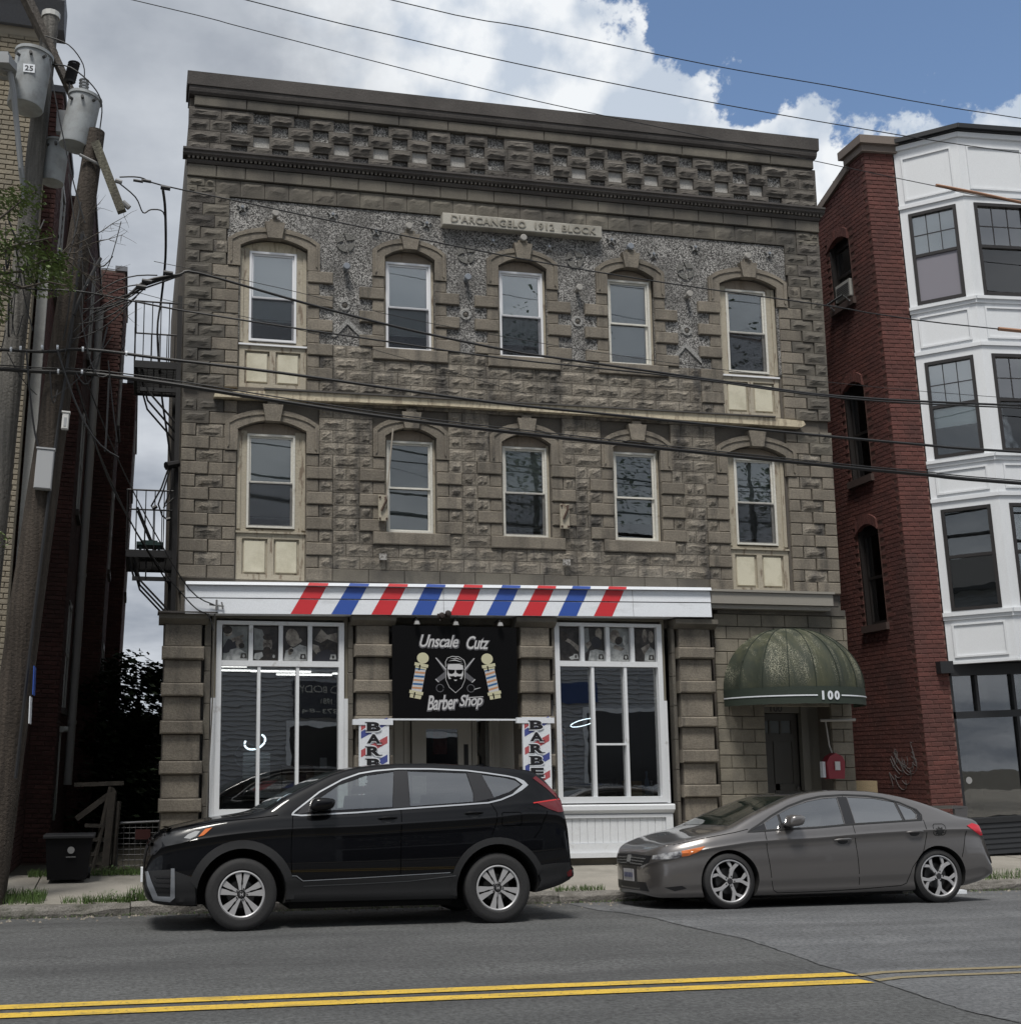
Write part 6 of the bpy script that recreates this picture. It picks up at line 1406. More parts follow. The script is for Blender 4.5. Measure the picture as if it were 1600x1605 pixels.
t = thing('weatherhead', 'black service weatherhead with looped cables beside the fire escape', 'weatherhead', (.52, 18.3, 6.1))
b = MB(); b.tube([(.54, 18.4, 4.4), (.54, 18.4, 6.1)], .03, 8); b.tube([(.56, 18.3, 6.10), (.38, 18.2, 6.03)], .06, 8, rs=[.05, .065]); b.build('mast', BLACKMET, t)
b = MB()
for pts in ([(.42, 18.2, 6.02), (.32, 18.2, 5.7), (.18, 18.2, 5.42), (.22, 18.2, 5.36)], [(.44, 18.2, 6.0), (.36, 18.2, 5.7), (.28, 18.2, 5.45), (.34, 18.2, 5.28), (.42, 18.2, 5.22)], [(.48, 18.2, 6.0), (.46, 18.2, 5.7), (.36, 18.2, 5.4), (.5, 18.2, 5.55)]): b.tube(pts, .014)
b.tube([(.20, 18.2, 5.38), (.26, 18.2, 5.42)], .03); b.tube([(.40, 18.2, 5.22), (.46, 18.2, 5.24)], .028); b.build('cable_loop', CAB, t)
def _f(b): b.box(-.02, .38, 19.0, 19.4, 4.98, 5.03); b.box(.02, .06, 19.05, 19.1, 4.85, 4.98); b.box(.3, .34, 19.05, 19.1, 4.85, 4.98); b.box(.06, .3, 19.1, 19.3, 5.031, 5.07)
simple('small_table', 'small dark green table on the lower fire escape landing', 'table', _f, M('dark_green', (.015, .04, .038), .5), 0)
# ================================================================== alley
BI = thing('waste_bin', 'black wheeled waste bin with a round pale seal by the dark brick building', 'bin', (-.76, 17.1, .18))
b = MB(); b.add([(-1.02, 16.85, .2), (-.53, 16.85, .2), (-.53, 17.3, .2), (-1.02, 17.3, .2), (-1.05, 16.78, .72), (-.47, 16.78, .72), (-.47, 17.38, .72), (-1.05, 17.38, .72)], [(0, 3, 2, 1), (4, 5, 6, 7), (0, 1, 5, 4), (1, 2, 6, 5), (2, 3, 7, 6), (3, 0, 4, 7)]); b.build('body', M('bin_black', (.006, .006, .007), .6, spec=.15), BI)
b = MB(); b.cbox(-1.08, -.44, 16.74, 17.40, .722, .765, .01); b.box(-1.05, -.5, 17.4, 17.44, .70, .75); b.build('lid', M('bin_lid', (.018, .018, .02), .6, spec=.3), BI)
b = MB(); b.lathe([(0, 0), (.045, 0), (.045, .004)], (-.73, 16.785, .575), 'y', 20); b.box(-.79, -.67, 16.79, 16.80, .485, .492); s_ = b.build('seal', M('seal_grey', (.22, .22, .22), .5), BI)
for sx in (-1.0, -.52): b = MB(); b.lathe([(0, 0), (.07, 0), (.07, .05), (0, .05)], (sx - .025, 17.33, .25), 'x', 14); b.build('wheel', BLACK, BI)
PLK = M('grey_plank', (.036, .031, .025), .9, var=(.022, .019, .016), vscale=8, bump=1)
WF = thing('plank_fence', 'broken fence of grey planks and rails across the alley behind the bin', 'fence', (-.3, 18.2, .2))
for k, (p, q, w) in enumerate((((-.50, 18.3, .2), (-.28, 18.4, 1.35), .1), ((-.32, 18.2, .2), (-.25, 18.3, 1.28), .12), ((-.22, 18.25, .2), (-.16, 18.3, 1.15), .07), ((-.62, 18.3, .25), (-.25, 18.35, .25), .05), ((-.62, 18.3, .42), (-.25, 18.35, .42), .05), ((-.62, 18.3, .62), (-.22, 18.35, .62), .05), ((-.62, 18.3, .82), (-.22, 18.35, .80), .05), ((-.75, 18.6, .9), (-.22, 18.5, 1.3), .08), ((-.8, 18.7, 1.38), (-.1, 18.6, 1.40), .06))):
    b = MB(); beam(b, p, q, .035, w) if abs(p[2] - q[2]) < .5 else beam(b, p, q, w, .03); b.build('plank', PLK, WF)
GT = thing('alley_gate', 'low tubular wire gate closing the alley with a small red notice', 'gate', (.1, 18.4, .2))
b = MB(); b.tube([(-.18, 18.4, .2), (-.18, 18.4, .80), (-.13, 18.4, .84), (.50, 18.4, .86)], .018, 8); b.tube([(.52, 18.4, .2), (.52, 18.4, .9)], .018, 8); b.build('frame', M('gate_steel', (.2, .2, .2), .4, metal=.5), GT)
b = MB()
for k in range(9): b.tube([(-.16 + k * .08, 18.4, .2), (-.16 + k * .08, 18.4, .84)], .004, 4)
for k in range(8): b.tube([(-.17, 18.4, .25 + k * .075), (.5, 18.4, .25 + k * .075)], .004, 4)
tag(b.build('wire_mesh', MATS['gate_steel'], GT), kind='stuff'); box('notice', M('notice_red', (.06, .014, .012), .6), GT, .08, .29, 18.375, 18.382, .61, .75)
# ================================================================== plants
def leaves(b, c, rad, n, s, squash=1., shell=.5):
    for _ in range(n):
        d = Vector((random.gauss(0, 1), random.gauss(0, 1), random.gauss(0, 1))).normalized(); r = rad * (shell + (1 - shell) * random.random() ** .5)
        p = Vector(c) + Vector((d.x * r, d.y * r, d.z * r * squash)); a = Vector((random.gauss(0, 1), random.gauss(0, 1), random.gauss(0, 1) * .6)).normalized(); u = a.cross(Vector((.3, .2, 1))).normalized() * s * random.uniform(.6, 1.3); w = a * s * .5 * random.uniform(.6, 1.2)
        b.add([p - u, p + w, p + u * 1.1, p - w], [(0, 1, 2, 3)])
HED = M('conifer_leaf', (.018, .034, .012), .8, rand=.5); LEAF = M('leaf_green', (.12, .165, .055), .6, rand=.4); BARK = M('bark', (.06, .05, .04), .9, bump=1)
HG = thing('bushy_tree', 'dark bushy evergreen filling the end of the alley', 'tree', (-.1, 25, .2)); random.seed(77)
b = MB(); b.tube([(-.1, 25, .2), (0, 25, 1.5), (.1, 25, 3)], .12, 8, rs=[.14, .1, .04]); b.build('trunk', BARK, HG)
b = MB()
for k in range(120):
    z = random.uniform(.4, 3.45); wd = 1.1 - .05 * z; c = (random.uniform(-wd, wd), 25 + random.uniform(-.8, .8), z + random.uniform(0, .12)); leaves(b, c, random.uniform(.28, .46), 110, .085, 1, .2)
tag(b.build('crown', HED, HG), kind='stuff')
def bush_back(): pass
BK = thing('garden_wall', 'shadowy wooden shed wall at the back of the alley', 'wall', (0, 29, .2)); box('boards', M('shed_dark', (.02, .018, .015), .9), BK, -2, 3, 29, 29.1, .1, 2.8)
TR = thing('leafy_branch_tree', 'sparse tree with bare twigs and green leaves overhanging the poles at the left edge', 'tree', (-3.4, 14.6, 0)); random.seed(5)
def limb(b, p, q, r0, r1, n=4, wob=.06):
    pts = [Vector(p)]
    for k in range(1, n): t = k / n; pts.append(Vector(p).lerp(Vector(q), t) + Vector((random.uniform(-wob, wob), random.uniform(-wob, wob), random.uniform(-wob, wob))))
    pts.append(Vector(q)); b.tube(pts, r0, 6, rs=[r0 + (r1 - r0) * k / n for k in range(n + 1)]); return pts
b = MB(); limb(b, (-3.4, 14.6, 0), (-3.0, 14.6, 5), .16, .1); b.build('trunk', BARK, TR); b = MB(); limb(b, (-3.0, 14.6, 5), (-2.4, 14.6, 7.5), .1, .06); b.build('trunk', BARK, TR)
b = MB(); ends = []
def flush(mb):
    mb.build('branch', BARK, TR)
    return MB()
for q in ((-1.72, 8.19), (-1.3, 8.5), (-1.0, 7.6), (-.9, 7.2), (-1.5, 7.0), (-1.62, 7.6), (-1.3, 7.9), (-1.1, 7.9)):
    pp = limb(b, (-2.4, 14.6, 7.3), (q[0], 14.6 + random.uniform(-.3, .3), q[1]), .028, .008, 6); ends += pp[3:]; b = flush(b)
for q in ((-.62, 8.38), (-.27, 8.29), (-.30, 8.05), (-.35, 7.6), (-.2, 7.02), (-.43, 7.3)):
    pp = limb(b, (-1.0, 14.6, 7.7), (q[0], 14.7, q[1]), .010, .003, 5, .04)
    for e in pp[1:]:
        for _ in range(4): limb(b, e, e + Vector((random.uniform(-.02, .22), random.uniform(-.1, .1), random.uniform(-.12, .16))), .003, .0012, 2, .02)
    b = flush(b)
pp = limb(b, (-2.6, 14.6, 3.2), (-1.42, 14.6, 4.2), .02, .004); e2 = pp[2:]
b.build('branch', BARK, TR)
b = MB()
for c in ((-1.62, 8.35), (-1.40, 8.35), (-1.28, 7.95), (-1.5, 7.75), (-1.05, 7.6), (-.95, 7.35), (-1.75, 7.7), (-1.6, 7.25), (-1.72, 7.0), (-1.15, 7.35), (-1.3, 7.55)): leaves(b, (c[0] - .02, 14.6 + random.uniform(-.2, .2), c[1]), random.uniform(.16, .27), 190, .034, 1, .1)
for c in ((-1.55, 4.2), (-1.68, 4.0), (-1.8, 4.4)): leaves(b, (c[0], 14.6, c[1]), .14, 40, .03, 1, .1)
tag(b.build('foliage', LEAF, TR), kind='stuff')
# ================================================================== far side of the street behind the viewer (seen only in reflections)
OH = thing('clapboard_house', 'grey clapboard workshop across the street, visible only as a reflection in the shop windows', 'building', (6, -4, .1))
CLP = M('clapboard_grey', (.36, .37, .38), .7, fine=.04)
b = MB(); b.box(-14, 24, -10, -4.06, .1, 6.6); b.build('wall', CLP, OH)
b = MB(); z = .3
while z < 6.5: b.prismx([(-4.06, z), (-4.0, z), (-4.045, z + .15), (-4.06, z + .15)], -14, 24); z += .155
tag(b.build('clapboard', CLP, OH), kind='stuff')
b = MB(); b.box(-14.3, 24.3, -10.4, -3.75, 6.6, 6.75); b.prismx([(-10.4, 6.751), (-3.75, 6.751), (-7, 8.3)], -14.3, 24.3); b.build('roof', M('roof_shingle', (.07, .07, .072), .9, fine=.2), OH)
for x0, x1, z0, z1 in ((4.9, 8.6, .2, 2.9), (14.8, 18, 1.0, 3.4), (-9, -6.5, 1, 3.2), (9.5, 11.2, .2, 2.6)):
    b = MB(); b.box(x0 - .15, x1 + .15, -4.05, -3.97, z0 - .15, z1 + .15); f_ = b.build('window_frame', SHOPWHITE, OH); box('window_opening', M('dark_glass', (.01, .01, .012), .1), f_, x0, x1, -3.97, -3.96, z0, z1)
S2 = thing('workshop_sign', 'dark body shop sign on the clapboard workshop, seen reversed in the left shop window', 'sign', (6.2, -4, 3.3)); box('sign_board', M('sign_navy', (.02, .025, .04), .4), S2, 4.95, 7.75, -3.99, -3.93, 3.15, 4.35)
LT = M('sign_letter', (.5, .5, .45), .5)
for s_, z0, z1, w in (('ST AUTO BODY', 3.95, 4.2, 2.5), ('since 1981', 3.62, 3.78, 1.1), ('(781) 873-84', 3.25, 3.47, 2.2)): text('lettering', s_, 6.35 - w / 2, 6.35 + w / 2, z0, z1, -3.928, LT, S2, face=1)
S3 = thing('workshop_sign', 'small blue sign on the clapboard workshop across the street, reflected in the right shop window', 'sign', (14, -4, 3.9)); box('sign_board', M('sign_blue2', (.02, .05, .16), .4), S3, 13.2, 15.2, -3.99, -3.94, 3.7, 4.35)
def street_tree(x, y, h, s):
    random.seed(s); t = thing('street_tree', ['', 'tree left of centre behind the clapboard workshop, reflected in the upper windows', 'tallest tree behind the clapboard workshop, reflected in the upper windows', 'rightmost tree behind the clapboard workshop, reflected in the upper windows', 'leftmost and lowest tree behind the clapboard workshop'][s], 'tree', (x, y, 0), 'trees across the street')
    b = MB(); b.tube([(x, y, 0), (x + .2, y, h * .5), (x, y, h * .8)], .2, 8, rs=[.25, .18, .06]); b.build('trunk', BARK, t); b = MB()
    for k in range(26): c = (x + random.gauss(0, h * .13), y + random.gauss(0, h * .13), h * .72 + random.gauss(0, h * .14)); leaves(b, c, h * .09, 170, .12)
    tag(b.build('crown', M('street_leaf', (.05, .08, .025), .7, rand=.5), t), kind='stuff')
street_tree(3, -12, 11, 1); street_tree(15.8, -12, 20.5, 2); street_tree(26.0, -13, 20, 3); street_tree(-7, -12, 11, 4)
# ================================================================== parked cars
def pchip(tab):
    xs = [t[0] for t in tab]; ys = [t[1] for t in tab]; n = len(xs)
    h = [xs[i + 1] - xs[i] for i in range(n - 1)]; d = [(ys[i + 1] - ys[i]) / h[i] for i in range(n - 1)]
    m = [d[0]] + [0 if d[i - 1] * d[i] <= 0 else 3 * (h[i - 1] + h[i]) / ((2 * h[i] + h[i - 1]) / d[i - 1] + (h[i] + 2 * h[i - 1]) / d[i]) for i in range(1, n - 1)] + [d[-1]]
    def f(x):
        if x <= xs[0]: return ys[0]
        if x >= xs[-1]: return ys[-1]
        i = max(k for k in range(n - 1) if xs[k] <= x); t = (x - xs[i]) / h[i]
        return ys[i] * (1 + 2 * t) * (1 - t) ** 2 + h[i] * m[i] * t * (1 - t) ** 2 + ys[i + 1] * t * t * (3 - 2 * t) + h[i] * m[i + 1] * t * t * (t - 1)
    return f
CHROME = M('chrome', (.62, .63, .64), .2, metal=.75); RUBBER = M('tyre_rubber', (.016, .016, .017), .75, fine=.2); ALU = M('machined_alloy', (.42, .42, .43), .42, metal=.35)
WELL = M('wheel_well', (.006, .006, .006), .9); CLAD = M('grey_cladding', (.012, .0125, .014), .6, fine=.1); CABIN = M('cabin_dark', (.03, .03, .03), .85); SEATM = M('seat_cloth', (.10, .10, .10), .8)
CGLASS = glass_mat('car_glass', (.70, .76, .74), (.02, .03, .03), .0, 4.2); TINT = glass_mat('tinted_glass', (.22, .25, .25), (.01, .012, .012), .3, 4.5); WSG = M('windscreen_glass', (.012, .017, .014), .03, spec=.7)
LAMP = M('lamp_clear', (.45, .46, .47), .08, spec=.8, var=(.08, .08, .09), vscale=9); AMBER = M('lamp_amber', (.60, .16, .04), .1, spec=.8); TAIL = M('lamp_red', (.11, .006, .009), .08, spec=.8); SILVER = M('satin_silver', (.30, .32, .35), .35, metal=.6)
class Car:
    def __init__(s, name, label, cat, x0, ynear, half, paint, T, tilt, glassmats):
        s.x0 = x0; s.yc = ynear + half; s.paint = paint; s.T = T
        s.root = thing(name, label, cat, (x0 + 1.33, ynear + .03, 0)); s.tilt = tilt
        s.shell()
    def section(s, x):
        T = s.T; w0, zb, zs, zt = T['hw'](x), T['zb'](x), T['zs'](x), T['zt'](x)
        zs = min(zs, zt - .012); h = zt - zs; e = min(T.get('edge', .055), h * .55); rw = .94 * w0 - T['tum'] * max(h - .08, 0) - .02
        H = zs - zb; bw = T.get('lower', .965)
        c = [(0, zb), (.5 * w0, zb), (.86 * w0, zb + .004), (.945 * w0, zb + min(.05, .2 * H)), (bw * w0, zb + .15 * H), (.982 * w0, zb + .24 * H), (.985 * w0, zb + .255 * H), (.997 * w0, zb + .45 * H), (.992 * w0, zb + .60 * H), (T.get('waist', .985) * w0, zb + .76 * H), (.997 * w0, zb + .835 * H), (1.0 * w0, zb + .85 * H), (.990 * w0, zb + .872 * H), (.965 * w0, zb + .955 * H), (.945 * w0, zs),
             (.945 * w0 + (rw - .945 * w0) * .33, zs + (h - e) * .36), (.945 * w0 + (rw - .945 * w0) * .66, zs + (h - e) * .69), (rw, zs + h - e), (rw - .035, zs + h - e * .35), (rw - .10, zt - .012 * min(1, h * 8)), (rw * .5, zt - .004), (0, zt)]
        out = []
        for i in range(len(c) - 1):
            p0, p1, p2, p3 = c[max(i - 1, 0)], c[i], c[i + 1], c[min(i + 2, len(c) - 1)]
            for k in range(3):
                t = k / 3; q = []; lin = abs(p2[1] - p1[1]) < .03 and abs(p2[0] - p1[0]) < .03
                for a in (0, 1): q.append(p1[a] + (p2[a] - p1[a]) * t if lin else .5 * (2 * p1[a] + (p2[a] - p0[a]) * t + (2 * p0[a] - 5 * p1[a] + 4 * p2[a] - p3[a]) * t * t + (3 * p1[a] - p0[a] - 3 * p2[a] + p3[a]) * t ** 3))
                out.append((max(q[0], 0), q[1]))
        out.append(c[-1]); return out
    def shell(s):
        T = s.T; xa, xb = T['x']; xs = []
        n = 84
        for i in range(n + 1):
            u = i / n; v = .5 - .5 * math.cos(math.pi * u); xs.append(xa + (xb - xa) * (.45 * v + .55 * u))
        V = []; F_ = []
        rings = [s.section(x) for x in xs]; m = len(rings[0]); full = 2 * m - 2
        for x, r in zip(xs, rings):
            for w, z in r: V.append((s.x0 + x, s.yc - w, z))
            for w, z in r[-2:0:-1]: V.append((s.x0 + x, s.yc + w, z))
        for i in range(len(xs) - 1):
            for j in range(full): a, b_ = i * full + j, i * full + (j + 1) % full; F_.append((a, a + full, b_ + full, b_))
        F_.append(tuple(range(full))); F_.append(tuple((len(xs) - 1) * full + j for j in range(full - 1, -1, -1)))
        s.bvh = BVHTree.FromPolygons([Vector(v) for v in V], F_)
        me = bpy.data.meshes.new('body'); me.from_pydata(V, [], F_); me.materials.append(s.paint); me.materials.append(CABIN); me.materials.append(WELL)
        bm = bmesh.new(); bm.from_mesh(me); bmesh.ops.recalc_face_normals(bm, faces=bm.faces); bm.to_mesh(me); bm.free()
        # cut the wheel wells and the window openings out of the solid
        c = MB()
        for poly in s.T['windows']: c.prism([(s.x0 + x, z) for x, z in poly], s.yc - 1.5, s.yc + 1.5, 1)
        for wx in (0, s.T['wb']):
            for sd_ in (-1, 1):
                r = s.T['wellr']; pts = [(s.x0 + wx + r * math.cos(2 * math.pi * k / 48), s.T['wz'] + r * math.sin(2 * math.pi * k / 48)) for k in range(48)]
                ya, yb_ = (s.yc - 1.3, s.yc - .52) if sd_ < 0 else (s.yc + .52, s.yc + 1.3); c.prism(pts, ya, yb_, 2)
        cm = c.mesh('cutter', [s.paint, CABIN, WELL]); bm = bmesh.new(); bm.from_mesh(cm); bmesh.ops.recalc_face_normals(bm, faces=bm.faces); bm.to_mesh(cm); bm.free()
        bo = bpy.data.objects.new('tmp_body', me); co = bpy.data.objects.new('tmp_cut', cm); COL.objects.link(bo); COL.objects.link(co)
        md = bo.modifiers.new('b', 'BOOLEAN'); md.object = co; md.operation = 'DIFFERENCE'; md.solver = 'EXACT'
        for solver, selfi in (('EXACT', False), ('EXACT', True), ('FAST', False)):
            md.solver = solver; md.use_self = selfi
            dg = bpy.context.evaluated_depsgraph_get(); dg.update(); res = bpy.data.meshes.new_from_object(bo.evaluated_get(dg))
            bb = [v.co.x for v in res.vertices]
            if len(bb) > len(V) * .4 and max(bb) - min(bb) > 4: break
        print('BOOL', solver, selfi, len(res.vertices), len(V))
        bpy.data.objects.remove(bo); bpy.data.objects.remove(co)
        res.name = 'body'; res.polygons.foreach_set('use_smooth', [True] * len(res.polygons)); res.set_sharp_from_angle(angle=R(38))
        s.body = link('body', res, s.root)
    def hit(s, x, z, off, side=-1):
        h = s.bvh.ray_cast(Vector((s.x0 + x, s.yc + side * 3, z)), Vector((0, -side, 0)))
        if h[0] is None: h = s.bvh.find_nearest(Vector((s.x0 + x, s.yc + side * 1.0, z)))
        return (s.x0 + x, h[0].y + side * off, z)
    def hitf(s, y, z, off, sg=-1):
        h = s.bvh.ray_cast(Vector((s.x0 + (-4 if sg < 0 else 8), s.yc + y, z)), Vector((-sg, 0, 0)))
        if h[0] is None: h = s.bvh.find_nearest(Vector((s.x0 - 1.0, s.yc + y, z)))
        return (h[0].x + sg * off, s.yc + y, z)
    def hitt(s, x, y, off):
        h = s.bvh.ray_cast(Vector((s.x0 + x, s.yc + y, 4)), Vector((0, 0, -1))); return (s.x0 + x, s.yc + y, h[0].z + off)
    def patch(s, name, poly, mt, off=.003, skirt=.012, parent=None, mode='side', step=.05, both=True, smooth=True):
        """panel following the body surface; poly in (x,z) for sides, (y,z) for the front, (x,y) for the top"""
        out = []
        for side in ((-1, 1) if mode == 'side' and both else (-1,)):
            bm = bmesh.new(); vs_ = [bm.verts.new((a, 0, b_)) for a, b_ in poly]; bm.faces.new(vs_)
            a0, a1 = min(p[0] for p in poly), max(p[0] for p in poly); b0, b1 = min(p[1] for p in poly), max(p[1] for p in poly)
            k = math.floor(a0 / step) + 1
            while k * step < a1 - 1e-4: bmesh.ops.bisect_plane(bm, geom=bm.verts[:] + bm.edges[:] + bm.faces[:], plane_co=(k * step, 0, 0), plane_no=(1, 0, 0)); k += 1
            k = math.floor(b0 / step) + 1
            while k * step < b1 - 1e-4: bmesh.ops.bisect_plane(bm, geom=bm.verts[:] + bm.edges[:] + bm.faces[:], plane_co=(0, 0, k * step), plane_no=(0, 0, 1)); k += 1
            if skirt:
                ed = [e for e in bm.edges if e.is_boundary]; r = bmesh.ops.extrude_edge_only(bm, edges=ed); inner = {v for v in r['geom'] if isinstance(v, bmesh.types.BMVert)}
            else: inner = set()
            for v in bm.verts:
                o = off - (skirt if v in inner else 0); a, c = v.co.x, v.co.z
                v.co = s.hit(a, c, o, side) if mode == 'side' else s.hitf(a, c, o) if mode == 'front' else s.hitf(a, c, o, 1) if mode == 'rear' else s.hitt(a, c, o)
            bmesh.ops.recalc_face_normals(bm, faces=bm.faces)
            big = max(bm.faces, key=lambda f: f.calc_area())
            ref = {'side': Vector((0, side, 0)), 'front': Vector((-1, 0, 0)), 'rear': Vector((1, 0, 0)), 'top': Vector((0, 0, 1))}[mode]
            if big.normal.dot(ref) < 0: bmesh.ops.reverse_faces(bm, faces=bm.faces)
            me = bpy.data.meshes.new(name); bm.to_mesh(me); bm.free(); me.materials.append(mt)
            if smooth: me.polygons.foreach_set('use_smooth', [True] * len(me.polygons)); me.set_sharp_from_angle(angle=R(35))
            out.append(link(name, me, parent or s.root))
        return out[0]
    def line(s, name, pts, w, mt, off=.002, closed=False, parent=None, mode='side', both=True, skirt=0, sub=5):
        P_ = []
        pts = list(pts) + ([pts[0]] if closed else [])
        for p, q in zip(pts, pts[1:]):
            for k in range(sub): P_.append((p[0] + (q[0] - p[0]) * k / sub, p[1] + (q[1] - p[1]) * k / sub))
        P_.append(pts[-1])
        for side in ((-1, 1) if both and mode == 'side' else (-1,)):
            b = MB(); f = (lambda a, c, o: s.hit(a, c, o, side)) if mode == 'side' else (lambda a, c, o: s.hitf(a, c, o)) if mode == 'front' else (lambda a, c, o: s.hitt(a, c, o))
            n = len(P_)
            for i, p in enumerate(P_):
                a, q = P_[max(i - 1, 0)], P_[min(i + 1, n - 1)]
                if closed and i in (0, n - 1): a, q = P_[n - 2], P_[1]
                d = Vector((q[0] - a[0], q[1] - a[1])).normalized(); nn = (-d.y * w / 2, d.x * w / 2)
                b.v += [f(p[0] + nn[0], p[1] + nn[1], off), f(p[0] - nn[0], p[1] - nn[1], off)]
                if skirt: b.v += [f(p[0] + nn[0], p[1] + nn[1], off - skirt), f(p[0] - nn[0], p[1] - nn[1], off - skirt)]
            m = 4 if skirt else 2
            for i in range(n - 1):
                fs = [(i * m, i * m + 1, (i + 1) * m + 1, (i + 1) * m)]
                if skirt: fs += [(i * m, (i + 1) * m, (i + 1) * m + 2, i * m + 2), (i * m + 1, i * m + 3, (i + 1) * m + 3, (i + 1) * m + 1)]
                b.f += fs; b.m += [0] * len(fs)
            b.build(name, mt, parent or s.root)
    def seats(s, xs, zb, w=.14, h=.22):
        for x in xs:
            for yy in (-.36, .36):
                b = MB(); X_ = s.x0 + x; Yc = s.yc + yy
                b.prism([(X_, zb - .1), (X_ + w, zb - .1), (X_ + w + .06, zb + h * .5), (X_ + w, zb + h * .62), (X_ + .04, zb + h * .6)], Yc - .22, Yc + .22)
                b.prism([(X_ + .09, zb + h * .66), (X_ + .19, zb + h * .66), (X_ + .20, zb + h), (X_ + .12, zb + h)], Yc - .12, Yc + .12); b.build('seat', SEATM, s.root)
    def mirror(s, x, z, mt, w=.22, h=.13):
        for sd_ in (-1, 1):
            p = s.hit(x, z - .04, 0, sd_); yy = p[1] + sd_ * .13
            bm = bmesh.new(); bmesh.ops.create_icosphere(bm, subdivisions=3, radius=1)
            for v in bm.verts:
                c = v.co; c2 = Vector([math.copysign(abs(t) ** .6, t) for t in c])
                v.co = Vector((s.x0 + x + c2.x * w / 2 + .02 * c2.z, yy + c2.y * .10, z + c2.z * h / 2 * (1 - .12 * c2.x)))
            me = bpy.data.meshes.new('wing_mirror'); bm.to_mesh(me); bm.free(); me.materials.append(mt); me.polygons.foreach_set('use_smooth', [True] * len(me.polygons)); m = link('wing_mirror', me, s.root)
            b = MB(); b.tube([(s.x0 + x - .06, p[1], z - .06), (s.x0 + x - .03, yy, z - .03)], .025, 8); b.build('mirror_stalk', BLACK, m)
    def handle(s, x, z, mt, ln=.2):
        for sd_ in (-1, 1):
            pass
        s.patch('handle_recess_shade', [(x + ln / 2 * math.cos(t) * .62, z - .012 + .034 * math.sin(t)) for t in [2 * math.pi * k / 16 for k in range(16)]], BLACK, .0015, 0)  # flat black oval, paints the shade of the hollow behind the handle
        for sd_ in (-1, 1):
            pts = [s.hit(x - ln / 2, z, .002, sd_), s.hit(x - ln * .3, z + .008, .026, sd_), s.hit(x + ln * .25, z + .012, .028, sd_), s.hit(x + ln / 2, z + .008, .004, sd_)]
            b = MB(); b.tube(pts, .014, 8, rs=[.008, .014, .015, .009]); b.build('door_handle', mt, s.root, smooth=True)
    def wheel(s, wx, R_, rim, style, far):
        sd_ = 1 if far else -1; yf = s.yc + sd_ * (s.T['hwmax'] - .03); c = Vector((s.x0 + wx, 0, R_)); w = .215
        yo = lambda d: yf - sd_ * d                         # d metres inward from the outer sidewall
        b = MB(); k = rim
        prof = [(k - .012, yo(.19)), (k, yo(.20)), (R_ - .04, w and yo(.215)), (R_ - .008, yo(.19)), (R_, yo(.16)), (R_, yo(.05)), (R_ - .008, yo(.022)), (R_ - .035, yo(.004)), (R_ - .06, yo(0)), (k + .012, yo(.004)), (k, yo(.014)), (k - .012, yo(.02))]
        b.lathe(prof, (c.x, 0, c.z), 'y', 56)
        wh = MB(); wh.lathe([(0, yo(.10)), (k * .62, yo(.10)), (k * .64, yo(.12)), (k * .92, yo(.16)), (k - .004, yo(.02))], (c.x, 0, c.z), 'y', 40)
        W_ = wh.build('wheel', M('rim_black', (.012, .012, .013), .5), s.root, smooth=True); b.build('tyre', RUBBER, W_, smooth=True, angle=30)
        b = MB()
        for g in range(3): b.lathe([(R_ + .0006, yo(.06 + g * .035)), (R_ + .0006, yo(.068 + g * .035))], (c.x, 0, c.z), 'y', 56)
        b.build('tread_groove', BLACK, W_)
        rm = MB(); rm.lathe([(k - .002, yo(.012)), (k - .014, yo(.008)), (k - .022, yo(.014)), (k - .024, yo(.03))], (c.x, 0, c.z), 'y', 56)
        RM = rm.build('rim', ALU, W_, smooth=True, angle=40)
        def pr(b, pts, d0, d1): b.prism([(c.x + r * math.sin(a), c.z + r * math.cos(a)) for r, a in pts], *sorted((yo(d0), yo(d1))))
        if style == 'suv':
            for q in range(5):
                a0 = q * 2 * math.pi / 5 + (R(36) if wx else R(0)) + R(3)
                for sg in (-1, 1):
                    b = MB(); P_ = [(.045, .07), (.085, .06), (.10, .10), (.15, .05), (k - .02, .06), (k - .02, .36), (.16, .37), (.10, .40), (.045, .60)]
                    pr(b, [(r, a0 + sg * a) for r, a in P_], .022, .04); b.build('spoke', ALU, RM)
        else:
            for q in range(5):
                a0 = q * 2 * math.pi / 5 + (R(30) if wx else R(12))
                b = MB(); pr(b, [(.035, -.55 + a0), (.09, -.17 + a0), (.14, -.02 + a0), (k - .018, .20 + a0), (k - .018, .40 + a0), (.16, .28 + a0), (.12, .22 + a0), (.06, .35 + a0), (.035, .6 + a0)], .02, .038); b.build('spoke', ALU, RM)
                b = MB(); pr(b, [(.10, -.16 + a0), (.15, -.10 + a0), (k - .018, -.36 + a0), (k - .018, -.16 + a0), (.17, .02 + a0), (.13, .02 + a0)], .024, .042); b.build('spoke', ALU, RM)
        b = MB(); b.lathe([(0, yo(.012)), (.028, yo(.012)), (.034, yo(.018)), (.036, yo(.04))], (c.x, 0, c.z), 'y', 20); b.build('centre_cap', M('cap_dark', (.03, .03, .032), .3), RM, smooth=True)
        if style == 'suv': 
            b = MB(); [b.box(c.x + x_ - .004, c.x + x_ + .004, *sorted((yo(.0115), yo(.010))), c.z - .014, c.z + .014) for x_ in (-.011, .011)]; b.box(c.x - .007, c.x + .007, *sorted((yo(.0115), yo(.010))), c.z - .003, c.z + .004); b.build('cap_emblem', ALU, RM)
